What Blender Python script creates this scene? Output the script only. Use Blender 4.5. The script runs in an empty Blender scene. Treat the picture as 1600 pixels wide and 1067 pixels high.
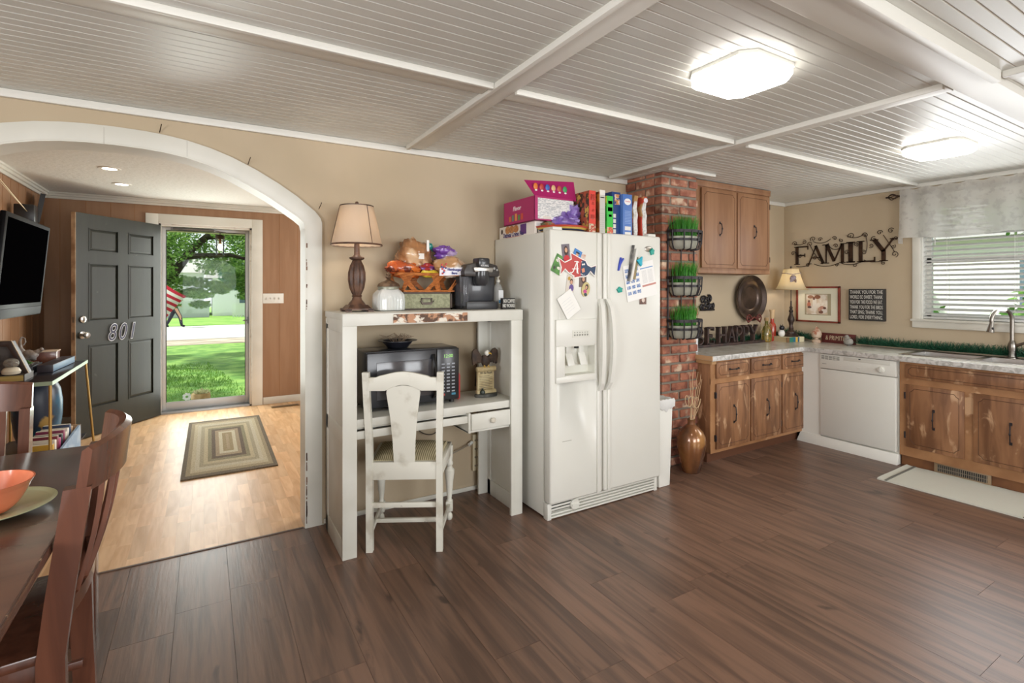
import bpy, bmesh, math, random
from mathutils import Vector, Matrix, noise as mnoise
R = math.radians
PI = math.pi
rnd = random.Random(7)
S = bpy.context.scene
COL = S.collection

# ---------------------------------------------------------------- camera
TH = 0.541554
cam_d = bpy.data.cameras.new('camera')
cam = bpy.data.objects.new('camera', cam_d)
COL.objects.link(cam)
cam.location = (0, 0, 1.40)
cam.rotation_euler = (PI / 2, 0, -TH)
cam_d.sensor_width = 36.0
cam_d.lens = 36.0 * 800.06 / 1600.0
cam_d.shift_y = -(533.5 - 450.85) / 1600.0
cam_d.clip_start = 0.05
cam_d.clip_end = 400
S.camera = cam

# ---------------------------------------------------------------- look
S.view_settings.view_transform = 'Standard'
S.view_settings.look = 'None'
S.view_settings.gamma = 1.0
S.view_settings.use_curve_mapping = False
S.view_settings.exposure = 0.0
try:
    S.cycles.use_denoising = True
    S.cycles.max_bounces = 8
    S.cycles.diffuse_bounces = 5
    S.cycles.transparent_max_bounces = 12
    S.cycles.sample_clamp_indirect = 6.0
    S.cycles.caustics_reflective = False
    S.cycles.caustics_refractive = False
except Exception:
    pass

# ---------------------------------------------------------------- sky, sun, daylight
W = bpy.data.worlds.new('sky')
S.world = W
W.use_nodes = True
wn = W.node_tree
wn.nodes.clear()
wo = wn.nodes.new('ShaderNodeOutputWorld')
wb = wn.nodes.new('ShaderNodeBackground')
sky = wn.nodes.new('ShaderNodeTexSky')
sky.sky_type = 'HOSEK_WILKIE'
sky.turbidity = 6.0
sky.ground_albedo = 0.4
sky.sun_direction = Vector((-0.60, 0.35, 0.72)).normalized()
mixw = wn.nodes.new('ShaderNodeMix')
mixw.data_type = 'RGBA'
mixw.inputs[0].default_value = 0.55
mixw.inputs[7].default_value = (0.95, 0.97, 1.0, 1)
wn.links.new(sky.outputs[0], mixw.inputs[6])
wn.links.new(mixw.outputs[2], wb.inputs[0])
wb.inputs[1].default_value = 2.2
wn.links.new(wb.outputs[0], wo.inputs[0])

def sun(name, d, strength, ang, col):
    l = bpy.data.lights.new(name, 'SUN')
    l.energy = strength
    l.angle = R(ang)
    l.color = col
    o = bpy.data.objects.new(name, l)
    COL.objects.link(o)
    o.rotation_euler = Vector(d).to_track_quat('-Z', 'Y').to_euler()
    return o
sun('sun', (0.60, -0.35, -0.72), 7.5, 1.5, (1.0, 0.96, 0.88))

def area(name, loc, rot, sx, sy, power, col):
    l = bpy.data.lights.new(name, 'AREA')
    l.shape = 'RECTANGLE'
    l.size, l.size_y = sx, sy
    l.energy = power
    l.color = col
    o = bpy.data.objects.new(name, l)
    COL.objects.link(o)
    o.location = loc
    o.rotation_euler = rot
    return o
# area lights for daylight; those at unseen windows are added to brighten the rooms
area('daylight_fill', (0.6, -2.92, 1.45), (R(90), 0, 0), 2.2, 1.5, 118, (0.97, 0.98, 1.0))  # added fill behind the camera, at an assumed window
area('daylight_fill', (3.9, -2.92, 1.45), (R(90), 0, 0), 1.8, 1.3, 84, (0.97, 0.98, 1.0))  # second added fill behind the camera, also at an assumed window
area('daylight_fill', (-2.52, 0.2, 1.45), (R(90), 0, R(-90)), 1.4, 1.3, 85, (0.97, 0.98, 1.0))  # added fill from an assumed window in the unseen left wall
area('daylight_fill', (5.20, 1.38, 1.60), (R(90), 0, R(90)), 1.0, 0.8, 16, (0.95, 0.98, 1.0))
area('daylight_door', (0.03, 6.90, 1.10), (R(90), 0, R(180)), 0.76, 1.85, 30, (0.97, 1.0, 0.96))
area('daylight_fill', (2.9, 5.1, 1.45), (R(90), 0, R(90)), 1.5, 1.3, 72, (0.98, 0.98, 0.97))  # added fill for the front room, at an assumed window out of view

# ---------------------------------------------------------------- materials
def hx(s):
    s = s.lstrip('#')
    c = [int(s[i:i + 2], 16) / 255 for i in (0, 2, 4)]
    return tuple((x / 12.92 if x <= 0.04045 else ((x + 0.055) / 1.055) ** 2.4) for x in c) + (1.0,)

_mc = {}
def mat(col, rough=0.5, metal=0.0, col2=None, scale=6.0, stretch=(1, 1, 1), lo=0.35, hi=0.65, detail=4.0,
        island=0.0, bump=0.0, bscale=40.0, emis=0.0, ecol=None, transl=0.0, alpha=1.0, coat=0.0, spec=0.5, dist=0.0, icol=None,
        col3=None, scale3=3.0, lo3=0.6, hi3=0.66, stretch3=(1, 1, 1), name=None):
    key = (col, rough, metal, col2, scale, stretch, lo, hi, detail, island, bump, bscale, emis, ecol, transl, alpha, coat, spec, dist, icol, col3, scale3, lo3, hi3, stretch3)
    if key in _mc:
        return _mc[key]
    m = bpy.data.materials.new(name or 'surface')
    m.use_nodes = True
    nt = m.node_tree
    N, L = nt.nodes, nt.links
    b = N['Principled BSDF']
    out = N['Material Output']
    b.inputs['Base Color'].default_value = hx(col)
    b.inputs['Roughness'].default_value = rough
    b.inputs['Metallic'].default_value = metal
    b.inputs['Coat Weight'].default_value = coat
    b.inputs['Specular IOR Level'].default_value = spec
    tc = N.new('ShaderNodeTexCoord')
    cur = None
    def noise(sc, st, lo_, hi_, off=0.0):
        mp = N.new('ShaderNodeMapping')
        mp.inputs['Scale'].default_value = st
        mp.inputs['Location'].default_value = (off, off * 1.7, off * 0.6)
        L.new(tc.outputs['Object'], mp.inputs[0])
        src = mp.outputs[0]
        if island:
            g = N.new('ShaderNodeNewGeometry')
            ad = N.new('ShaderNodeVectorMath'); ad.operation = 'ADD'
            sc_ = N.new('ShaderNodeVectorMath'); sc_.operation = 'SCALE'
            cb = N.new('ShaderNodeCombineXYZ')
            for i in range(3):
                L.new(g.outputs['Random Per Island'], cb.inputs[i])
            L.new(cb.outputs[0], sc_.inputs[0]); sc_.inputs[3].default_value = 37.0
            L.new(src, ad.inputs[0]); L.new(sc_.outputs[0], ad.inputs[1])
            src = ad.outputs[0]
        n = N.new('ShaderNodeTexNoise')
        n.inputs['Scale'].default_value = sc
        n.inputs['Detail'].default_value = detail
        n.inputs['Distortion'].default_value = dist
        L.new(src, n.inputs['Vector'])
        r = N.new('ShaderNodeMapRange')
        r.inputs[1].default_value = lo_
        r.inputs[2].default_value = hi_
        r.interpolation_type = 'SMOOTHSTEP'
        L.new(n.outputs[0], r.inputs[0])
        return r.outputs[0]
    def mix(fac, a, bcol):
        mx = N.new('ShaderNodeMix'); mx.data_type = 'RGBA'
        L.new(fac, mx.inputs[0])
        if isinstance(a, tuple): mx.inputs[6].default_value = a
        else: L.new(a, mx.inputs[6])
        if isinstance(bcol, tuple): mx.inputs[7].default_value = bcol
        else: L.new(bcol, mx.inputs[7])
        return mx.outputs[2]
    cur = hx(col)
    if icol:
        g = N.new('ShaderNodeNewGeometry')
        cur = mix(g.outputs['Random Per Island'], cur, hx(icol))
    if col2:
        cur = mix(noise(scale, stretch, lo, hi), cur, hx(col2))
    if col3:
        cur = mix(noise(scale3, stretch3, lo3, hi3, 5.3), cur, hx(col3))
    if island and not isinstance(cur, tuple):
        g = N.new('ShaderNodeNewGeometry')
        hs = N.new('ShaderNodeHueSaturation')
        mr = N.new('ShaderNodeMapRange')
        mr.inputs[3].default_value = 1 - island
        mr.inputs[4].default_value = 1 + island
        L.new(g.outputs['Random Per Island'], mr.inputs[0])
        L.new(mr.outputs[0], hs.inputs['Value'])
        L.new(cur, hs.inputs['Color'])
        cur = hs.outputs[0]
    if not isinstance(cur, tuple):
        L.new(cur, b.inputs['Base Color'])
    if bump:
        n = N.new('ShaderNodeTexNoise')
        n.inputs['Scale'].default_value = bscale
        n.inputs['Detail'].default_value = 3
        mp = N.new('ShaderNodeMapping'); mp.inputs['Scale'].default_value = stretch
        L.new(tc.outputs['Object'], mp.inputs[0]); L.new(mp.outputs[0], n.inputs['Vector'])
        bp = N.new('ShaderNodeBump')
        bp.inputs['Strength'].default_value = bump
        bp.inputs['Distance'].default_value = 0.004
        L.new(n.outputs[0], bp.inputs['Height'])
        L.new(bp.outputs[0], b.inputs['Normal'])
    if emis:
        b.inputs['Emission Color'].default_value = hx(ecol or col)
        b.inputs['Emission Strength'].default_value = emis
    surf = b.outputs[0]
    if transl:
        t = N.new('ShaderNodeBsdfTranslucent')
        if isinstance(cur, tuple): t.inputs[0].default_value = cur
        else: L.new(cur, t.inputs[0])
        mx = N.new('ShaderNodeMixShader'); mx.inputs[0].default_value = transl
        L.new(surf, mx.inputs[1]); L.new(t.outputs[0], mx.inputs[2])
        surf = mx.outputs[0]
    if alpha < 1:
        t = N.new('ShaderNodeBsdfTransparent')
        mx = N.new('ShaderNodeMixShader'); mx.inputs[0].default_value = alpha
        L.new(t.outputs[0], mx.inputs[1]); L.new(surf, mx.inputs[2])
        surf = mx.outputs[0]
    L.new(surf, out.inputs[0])
    _mc[key] = m
    return m

def glass_mat(tint='#f4f8f6', refl=1.0, rough=0.0):
    k = ('glass', tint, refl, rough)
    if k in _mc: return _mc[k]
    m = bpy.data.materials.new('clear_glass')
    m.use_nodes = True
    N, L = m.node_tree.nodes, m.node_tree.links
    N.remove(N['Principled BSDF'])
    t = N.new('ShaderNodeBsdfTransparent'); t.inputs[0].default_value = hx(tint)
    g = N.new('ShaderNodeBsdfGlossy'); g.inputs['Roughness'].default_value = rough
    fr = N.new('ShaderNodeFresnel'); fr.inputs[0].default_value = 1.45
    mu = N.new('ShaderNodeMath'); mu.operation = 'MULTIPLY'; mu.inputs[1].default_value = refl
    mx = N.new('ShaderNodeMixShader')
    L.new(fr.outputs[0], mu.inputs[0]); L.new(mu.outputs[0], mx.inputs[0])
    L.new(t.outputs[0], mx.inputs[1]); L.new(g.outputs[0], mx.inputs[2])
    L.new(mx.outputs[0], N['Material Output'].inputs[0])
    _mc[k] = m
    return m

M = dict(
    wall=mat('#bfae94', 0.75, col2='#b8a78c', scale=1.2, bump=0.05, bscale=90),
    owall=mat('#9c785a', 0.55, col2='#936e50', scale=3, stretch=(6, 6, .6), lo=.3, hi=.7),
    trim=mat('#dedcd2', 0.4, col2='#d3d1c6', scale=2.5),
    ceil=mat('#d4d4ce', 0.34, col2='#cdcdc6', scale=1.5),
    ceil_trim=mat('#dedcd4', 0.4),
    popcorn=mat('#dcdbd4', 0.9, bump=0.9, bscale=28),
    white=mat('#e4e3db', 0.4),
    fridge=mat('#dcdbd3', 0.32, bump=0.03, bscale=260, col2='#d7d6cd', scale=1.2),
    white_paint=mat('#d9d8cf', 0.45, col2='#d0cec3', scale=4),
    worn_white=mat('#dcdace', 0.5, col2='#c4bfb0', scale=9, lo=.52, hi=.7, col3='#5d5040', scale3=30, lo3=.72, hi3=.76),
    dark_plank=mat('#7b5e4d', 0.36, col2='#5c463a', scale=2.8, stretch=(9, .6, 1), lo=.36, hi=.66, detail=7, island=.16, dist=.6,
                   bump=.15, bscale=10, col3='#463329', scale3=4.2, lo3=.64, hi3=.76, stretch3=(2.2, .9, 1)),
    sheen_plank=mat('#837264', 0.5, col2='#6b5748', scale=2.2, stretch=(7, .55, 1), lo=.36, hi=.66, detail=7, island=.1, dist=.6,
                   bump=.15, bscale=10, col3='#95877a', scale3=2.2, lo3=.5, hi3=.8, stretch3=(4, 1.4, 1)),  # grey tone painting the door-light sheen into the planks; not applied
    light_plank=mat('#dcb78c', 0.40, col2='#c59a6c', scale=4, stretch=(5, .7, 1), lo=.3, hi=.7, detail=5, island=.14, dist=.5),
    wood_cab=mat('#976b49', 0.5, col2='#6f4a30', scale=4.5, stretch=(3.5, 3.5, .5), lo=.3, hi=.7, detail=6, dist=.6, bump=.06, bscale=14,
                 col3='#c09a76', scale3=15, lo3=.57, hi3=.72, stretch3=(1, 1, .4)),
    wood_cab_up=mat('#966e4e', 0.5, col2='#835b3d', scale=3.5, stretch=(3.5, 3.5, .5), lo=.3, hi=.7, detail=6, dist=.6, bump=.05, bscale=14,
                 col3='#b08662', scale3=2.0, lo3=.6, hi3=.8),
    wood_frame=mat('#a97c54', 0.5, col2='#8e633f', scale=5, stretch=(1, 1, 1), lo=.35, hi=.7, detail=6, bump=.05, bscale=16,
                   col3='#c9a27c', scale3=6, lo3=.6, hi3=.68),
    groove=mat('#4c2f1e', 0.7),
    table=mat('#6a493b', 0.24, col2='#45302a', scale=2, stretch=(1, 3, 1), lo=.3, hi=.7, detail=6, dist=.4, col3='#6a4a3a', scale3=6, lo3=.62, hi3=.8, stretch3=(1, 2, 1)),
    dark_wood=mat('#6d4331', 0.27, col2='#512f22', scale=4, stretch=(4, 4, .5), lo=.3, hi=.7, detail=5, dist=.5, coat=.2),
    black=mat('#1d1d1f', 0.35), gloss_black=mat('#0e0e10', 0.12), black_metal=mat('#26252a', 0.45, metal=.3),
    iron=mat('#2e2a2c', .5, metal=.4), bronze=mat('#4a3526', .42, metal=.5, col2='#2f2119', scale=14),
    steel=mat('#b4b0aa', .28, metal=1.0), nickel=mat('#8e8982', .3, metal=1.0), brass=mat('#b69558', .4, metal=.8),
    marble=mat('#cfcdc4', .25, col2='#bcb9ae', scale=7, lo=.4, hi=.68, detail=8, dist=1.2),
    marble_edge=mat('#d0ceca', .3, col2='#a3a19b', scale=22, lo=.4, hi=.68, detail=8, dist=1.2),
    glass=glass_mat(),
    mortar=mat('#82796c', .9, bump=.6, bscale=60),
    brick=mat('#bd785c', .88, icol='#a0705a', col2='#7f4c3c', scale=11, lo=.38, hi=.66, island=.3, bump=1.0, bscale=45,
              col3='#c9b097', scale3=9, lo3=.56, hi3=.7),
)

# ---------------------------------------------------------------- mesh builder
class MB:
    def __init__(self):
        self.v = []; self.f = []; self.mi = []; self.m = 0
        self.T = None
    def _add(self, vs, fs):
        o = len(self.v)
        if self.T is not None:
            vs = [tuple(self.T @ Vector(p)) for p in vs]
        self.v += [tuple(p) for p in vs]
        for f in fs:
            self.f.append(tuple(i + o for i in f)); self.mi.append(self.m)
    def box(self, x0, x1, y0, y1, z0, z1):
        if x0 > x1: x0, x1 = x1, x0
        if y0 > y1: y0, y1 = y1, y0
        if z0 > z1: z0, z1 = z1, z0
        self._add([(x0, y0, z0), (x1, y0, z0), (x1, y1, z0), (x0, y1, z0), (x0, y0, z1), (x1, y0, z1), (x1, y1, z1), (x0, y1, z1)],
                  [(0, 3, 2, 1), (4, 5, 6, 7), (0, 1, 5, 4), (1, 2, 6, 5), (2, 3, 7, 6), (3, 0, 4, 7)])
        return self
    def hexa(self, b, t):          # two quads (bottom, top) of 4 points
        self._add(list(b) + list(t), [(0, 3, 2, 1), (4, 5, 6, 7), (0, 1, 5, 4), (1, 2, 6, 5), (2, 3, 7, 6), (3, 0, 4, 7)])
        return self
    def lathe(self, prof, c=(0, 0, 0), n=24, sx=1.0, sy=1.0, flute=0.0, nf=12, frange=None, cap=True):
        vs, fs = [], []
        for (r, z) in prof:
            for k in range(n):
                a = 2 * PI * k / n
                rr = r
                if flute and (frange is None or frange[0] <= z <= frange[1]):
                    rr = r * (1 + flute * math.cos(a * nf))
                vs.append((c[0] + rr * math.cos(a) * sx, c[1] + rr * math.sin(a) * sy, c[2] + z))
        for i in range(len(prof) - 1):
            for k in range(n):
                k2 = (k + 1) % n
                fs.append((i * n + k, i * n + k2, (i + 1) * n + k2, (i + 1) * n + k))
        if cap:
            if prof[0][0] > 1e-5: fs.append(tuple(range(n - 1, -1, -1)))
            if prof[-1][0] > 1e-5: fs.append(tuple((len(prof) - 1) * n + k for k in range(n)))
        self._add(vs, fs); return self
    def cyl(self, p0, p1, r0, r1=None, n=12):
        r1 = r0 if r1 is None else r1
        return self.tube([p0, p1], [r0, r1], n)
    def tube(self, path, r, n=8, closed=False):
        P = [Vector(p) for p in path]
        rs = r if isinstance(r, (list, tuple)) else [r] * len(P)
        vs, fs = [], []
        up = Vector((0, 0, 1))
        prev = None
        for i, p in enumerate(P):
            if closed:
                d = P[(i + 1) % len(P)] - P[i - 1]
            else:
                d = (P[min(i + 1, len(P) - 1)] - P[max(i - 1, 0)])
            if d.length < 1e-9: d = Vector((0, 0, 1))
            d.normalize()
            if prev is None:
                a = d.cross(up)
                if a.length < 1e-3: a = d.cross(Vector((1, 0, 0)))
            else:
                a = prev - d * prev.dot(d)
                if a.length < 1e-5: a = d.cross(up)
            a.normalize(); prev = a
            b = d.cross(a)
            for k in range(n):
                t = 2 * PI * k / n
                vs.append(tuple(p + (a * math.cos(t) + b * math.sin(t)) * rs[i]))
        m = len(P)
        for i in range(m if closed else m - 1):
            j = (i + 1) % m
            for k in range(n):
                k2 = (k + 1) % n
                fs.append((i * n + k, i * n + k2, j * n + k2, j * n + k))
        if not closed:
            fs.append(tuple(range(n - 1, -1, -1)))
            fs.append(tuple((m - 1) * n + k for k in range(n)))
        self._add(vs, fs); return self
    def prism(self, pts, y0, y1):      # outline in XZ, extruded along Y
        n = len(pts)
        vs = [(p[0], y0, p[1]) for p in pts] + [(p[0], y1, p[1]) for p in pts]
        fs = [tuple(range(n)), tuple(range(2 * n - 1, n - 1, -1))]
        for i in range(n):
            j = (i + 1) % n
            fs.append((i, i + n, j + n, j))
        self._add(vs, fs); return self
    def prismz(self, pts, z0, z1):     # outline in XY, extruded along Z
        n = len(pts)
        vs = [(p[0], p[1], z0) for p in pts] + [(p[0], p[1], z1) for p in pts]
        fs = [tuple(range(n - 1, -1, -1)), tuple(range(n, 2 * n))]
        for i in range(n):
            j = (i + 1) % n
            fs.append((i, j, j + n, i + n))
        self._add(vs, fs); return self
    def strip(self, a, b, y0, y1):     # solid ribbon between polylines a and b (XZ), extruded along Y
        n = len(a)
        vs = []
        for y in (y0, y1):
            vs += [(p[0], y, p[1]) for p in a] + [(p[0], y, p[1]) for p in b]
        fs = []
        for i in range(n - 1):
            fs += [(i, i + 1, n + i + 1, n + i), (2 * n + i, 3 * n + i, 3 * n + i + 1, 2 * n + i + 1),
                   (i, 2 * n + i, 2 * n + i + 1, i + 1), (n + i, n + i + 1, 3 * n + i + 1, 3 * n + i)]
        fs += [(0, n, 3 * n, 2 * n), (n - 1, 3 * n - 1, 4 * n - 1, 2 * n - 1)]
        self._add(vs, fs); return self
    def ball(self, c, r, n=12, k=8):
        r = r if isinstance(r, (tuple, list)) else (r, r, r)
        vs, fs = [], []
        for i in range(1, k):
            t = PI * i / k
            for j in range(n):
                a = 2 * PI * j / n
                vs.append((c[0] + r[0] * math.sin(t) * math.cos(a), c[1] + r[1] * math.sin(t) * math.sin(a), c[2] + r[2] * math.cos(t)))
        for i in range(k - 2):
            for j in range(n):
                j2 = (j + 1) % n
                fs.append((i * n + j, (i + 1) * n + j, (i + 1) * n + j2, i * n + j2))
        top = len(vs); vs.append((c[0], c[1], c[2] + r[2])); bot = len(vs); vs.append((c[0], c[1], c[2] - r[2]))
        for j in range(n):
            j2 = (j + 1) % n
            fs.append((top, j, j2)); fs.append((bot, (k - 2) * n + j2, (k - 2) * n + j))
        self._add(vs, fs); return self
    def grid(self, fn, nu, nv, thick=None):
        vs = [tuple(fn(i / nu, j / nv)) for j in range(nv + 1) for i in range(nu + 1)]
        fs = [(j * (nu + 1) + i, j * (nu + 1) + i + 1, (j + 1) * (nu + 1) + i + 1, (j + 1) * (nu + 1) + i) for j in range(nv) for i in range(nu)]
        self._add(vs, fs); return self
    def lump(self, c, r, seed=0, amp=.18, n=18, k=12, fr=3.0):
        rr = random.Random(seed)
        ph = [(rr.uniform(0, 6.28), rr.uniform(1, fr), rr.uniform(1, fr)) for _ in range(7)]
        o = len(self.v)
        mi = len(self.f)
        self.ball((0, 0, 0), 1.0, n, k)
        for i in range(o, len(self.v)):
            p = Vector(self.v[i])
            if self.T is not None: pass
            d = 0
            for (a, f1, f2) in ph:
                d += math.sin(a + f1 * 2 * p.x + f2 * 2 * p.z + f1 * p.y)
            s = 1 + amp * d / 3
            self.v[i] = (c[0] + p.x * s * r[0], c[1] + p.y * s * r[1], c[2] + p.z * s * r[2])
        return self
    def crumple(self, c, r, seed=0, amp=.25, n=36, k=24):
        o = len(self.v)
        self.ball((0, 0, 0), 1.0, n, k)
        for i in range(o, len(self.v)):
            p = Vector(self.v[i])
            q = p * 1.4 + Vector((seed * 3.1, seed * 1.7, seed * .9))
            s = 1 + amp * (mnoise.noise(q) * 1.2 + .7 * abs(mnoise.noise(q * 2.3)) * 1.2 - .45 * abs(mnoise.noise(q * 5.2)))
            self.v[i] = (c[0] + p.x * s * r[0], c[1] + p.y * s * r[1], c[2] + p.z * s * r[2])
        return self
    def mesh(self, name, mats, bevel=0.0, smooth=True, seg=2):
        me = bpy.data.meshes.new(name)
        me.from_pydata(self.v, [], self.f)
        mats = mats if isinstance(mats, (list, tuple)) else [mats]
        for m in mats: me.materials.append(m)
        me.polygons.foreach_set('material_index', self.mi)
        bm = bmesh.new(); bm.from_mesh(me)
        bmesh.ops.recalc_face_normals(bm, faces=bm.faces)
        if bevel:
            es = [e for e in bm.edges if len(e.link_faces) == 2 and e.calc_face_angle(0) > 0.6]
            bmesh.ops.bevel(bm, geom=es, offset=bevel, segments=seg, affect='EDGES', profile=0.5, clamp_overlap=True)
        bm.to_mesh(me); bm.free()
        if smooth:
            me.polygons.foreach_set('use_smooth', [True] * len(me.polygons))
            me.set_sharp_from_angle(angle=R(38))
        me.update()
        return me
    def part(self, name, mats, parent, label=None, **k):
        o = bpy.data.objects.new(name, self.mesh(name, mats, **k))
        COL.objects.link(o); o.parent = parent
        if label: o['label'] = label
        return o
    def solo(self, name, label, cat, mats, loc=(0, 0, 0), rz=0, group=None, kind=None, **k):
        o = bpy.data.objects.new(name, self.mesh(name, mats, **k))
        COL.objects.link(o); o.location = loc; o.rotation_euler = (0, 0, rz)
        o['label'] = label; o['category'] = cat
        if group: o['group'] = group
        if kind: o['kind'] = kind
        return o
    def struct(self, name, mats, **k):
        o = bpy.data.objects.new(name, self.mesh(name, mats, **k))
        COL.objects.link(o); o['kind'] = 'structure'
        return o

def thing(name, label, cat, loc=(0, 0, 0), rz=0, group=None, rot=None):
    o = bpy.data.objects.new(name, None)
    COL.objects.link(o)
    o.empty_display_size = .05
    o.location = loc
    o.rotation_euler = rot if rot else (0, 0, rz)
    o['label'] = label; o['category'] = cat
    if group: o['group'] = group
    return o

def copy_tree(o, parent=None):
    c = o.copy(); COL.objects.link(c)
    if parent: c.parent = parent
    for ch in list(o.children):
        copy_tree(ch, c)
    return c

def bx(*a, **k):
    return MB().box(*a)

def text(s, size, m, parent, loc, rot=(PI / 2, 0, 0), name='lettering', ext=0.0006, sx=1.0, align='CENTER', shear=0.0, bold=0.0, space=1.0, line=1.0):
    cu = bpy.data.curves.new(name, 'FONT')
    cu.body = s; cu.size = size; cu.extrude = ext; cu.align_x = align; cu.align_y = 'CENTER'
    cu.shear = shear; cu.offset = bold; cu.space_character = space; cu.space_line = line
    cu.resolution_u = 3
    t = bpy.data.objects.new(name, cu); COL.objects.link(t)
    me = bpy.data.meshes.new_from_object(t)
    COL.objects.unlink(t); bpy.data.objects.remove(t)
    me.materials.clear(); me.materials.append(m)
    o = bpy.data.objects.new(name, me); COL.objects.link(o)
    o.parent = parent; o.location = loc; o.rotation_euler = rot; o.scale = (sx, 1, 1)
    return o

def boolcut(ob, cutter_mb):
    c = bpy.data.objects.new('cut', cutter_mb.mesh('cut', M['white'])); COL.objects.link(c)
    c.matrix_world = ob.parent.matrix_basis if ob.parent else Matrix()
    md = ob.modifiers.new('cut', 'BOOLEAN'); md.operation = 'DIFFERENCE'; md.object = c; md.solver = 'EXACT'
    bpy.context.view_layer.update()
    dg = bpy.context.evaluated_depsgraph_get()
    me = bpy.data.meshes.new_from_object(ob.evaluated_get(dg))
    ob.modifiers.clear(); ob.data = me
    COL.objects.unlink(c); bpy.data.objects.remove(c)
# ================================================================ SETTING
XL, XR, YB, YM = -2.6, 5.33, -3.0, 3.20          # dining / kitchen room
CZ = 2.31
LXL, LXR, LY0, LY1, LCZ = -1.38, 3.0, 3.35, 6.85, 2.38   # front room

# dark plank floor, each plank an island of one mesh
def planks(x0, x1, y0, y1, w, lmin, lmax, xoff, m, z=0.0, seed=1, gap=.0012, name='floor'):
    rr = random.Random(seed); mb = MB()
    k = math.floor((x0 - xoff) / w)
    while xoff + k * w < x1:
        a = max(x0, xoff + k * w); b = min(x1, xoff + (k + 1) * w)
        y = y0 - rr.uniform(0, lmax)
        while y < y1:
            l = rr.uniform(lmin, lmax)
            c, d = max(y, y0), min(y + l, y1)
            if d - c > .01 and b - a > .005:
                mb.box(a + gap / 2, b - gap / 2, c + gap / 2, d - gap / 2, z - .012, z)
            y += l
        k += 1
    return mb
fl = planks(XL, XR, YB, YM, .209, .9, 1.3, .103 - .209 * 3, None, seed=4)
MBd = fl.struct('floor', M['dark_plank'], smooth=False)
planks(LXL, LXR, YM + .004, LY1 + .12, .068, .25, .5, 0, None, seed=3, gap=.0003).struct('floor', M['light_plank'], smooth=False)
bx(XL, XR, YB, LY1 + .1, -.06, -.0125).struct('floor', mat('#2a1c15', .9), smooth=False)
bx(LXL + .02, .5, YM - .006, YM + .006, 0.0, .004).struct('trim_1', mat('#5a4638', .5), smooth=False)

# beadboard ceiling
mb = MB()
y = YB; prof = []
while y < YM + .02:
    prof += [(y, CZ), (y + .040, CZ), (y + .044, CZ + .003), (y + .048, CZ)]
    y += .052
vs = [(x, p[0], p[1]) for x in (XL, XR) for p in prof]
n = len(prof)
mb._add(vs, [(i, i + 1, n + i + 1, n + i) for i in range(n - 1)])
mb.struct('ceiling', M['ceil'], smooth=False)
bx(XL - .1, XR + .1, YB - .1, YM + .1, CZ + .03, CZ + .09).struct('ceiling', M['ceil'], smooth=False)
# battens with a raised strip along one edge
def batten_x(x0, x1, yc, w=.10, d=.012):
    b = MB().box(x0, x1, yc - w / 2, yc + w / 2, CZ - d, CZ + .004)
    b.box(x0, x1, yc - w / 2 - .018, yc - w / 2 + .004, CZ - d - .014, CZ + .002)
    return b
def batten_y(y0, y1, xc, w=.10, d=.012):
    b = MB().box(xc - w / 2, xc + w / 2, y0, y1, CZ - d, CZ + .004)
    b.box(xc - w / 2 - .018, xc - w / 2 + .004, y0, y1, CZ - d - .014, CZ + .002)
    return b
batten_x(XL, 1.10, 2.05).struct('ceiling_batten', M['ceil_trim'], bevel=.003)
batten_x(1.22, 2.78, 2.05).struct('ceiling_batten', M['ceil_trim'], bevel=.003)
batten_x(2.92, 5.28, 2.05).struct('ceiling_batten', M['ceil_trim'], bevel=.003)
batten_y(.96, 3.14, 1.17).struct('ceiling_batten', M['ceil_trim'], bevel=.003)
batten_y(.96, 3.14, 2.87).struct('ceiling_batten', M['ceil_trim'], bevel=.003)
batten_y(-2.9, .78, 1.17).struct('ceiling_batten', M['ceil_trim'], bevel=.003)
batten_y(-2.9, .78, 2.93).struct('ceiling_batten', M['ceil_trim'], bevel=.003)
batten_x(XL, XR, -1.0).struct('ceiling_batten', M['ceil_trim'], bevel=.003)
MB().box(XL, XR, .80, .93, CZ - .035, CZ + .004).box(XL, 2.84, .775, .805, CZ - .05, CZ).struct('ceiling_beam', M['ceil_trim'], bevel=.004)
bx(3.0, 3.5, 2.66, 2.70, CZ - .02, CZ).struct('ceiling_batten', M['ceil_trim'], bevel=.003)
MB().box(XL, 3.04, YM - .025, YM, CZ - .038, CZ).box(3.46, XR, YM - .025, YM, CZ - .038, CZ).struct('trim_2', M['ceil_trim'], bevel=.004)
bx(XR - .03, XR, YB, YM, CZ - .035, CZ).struct('trim_3', M['ceil_trim'], bevel=.004)

# arch outline (inner edge), right half measured, mirrored to the left
AX = -.378
inr = [(.512, 0.0), (.512, .9), (.512, 1.75), (.505, 1.79), (.47, 1.82), (.40, 1.868), (.32, 1.920), (.22, 1.975), (.114, 2.030), (.02, 2.066), (-.077, 2.092), (-.17, 2.106), (-.255, 2.113), (AX, 2.116)]
oto = [(.600, 0.0), (.600, .9), (.600, 1.79), (.592, 1.815), (.56, 1.855), (.46, 1.935), (.36, 2.000), (.25, 2.062), (.13, 2.117), (.03, 2.152), (-.077, 2.178), (-.17, 2.191), (-.255, 2.198), (AX, 2.201)]
mir = lambda P: P + [(2 * AX - x, z) for x, z in P[-2::-1]]
INR, OTO = mir(inr), mir(oto)
def wall_arch(y0, y1):
    mb = MB()
    mb.box(.512, XR, y0, y1, 0, 2.5)
    mb.box(XL, 2 * AX - .512, y0, y1, 0, 2.5)
    top = INR[2:-2]
    mb.strip(top, [(p[0], 2.5) for p in top], y0, y1)
    return mb
wall_arch(YM, YM + .075).struct('wall_main', M['wall'], smooth=False)
wall_arch(YM + .075, LY0).struct('wall_front_room_back', M['owall'], smooth=False)
mb = MB().strip(INR, OTO, YM - .02, YM)
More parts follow.
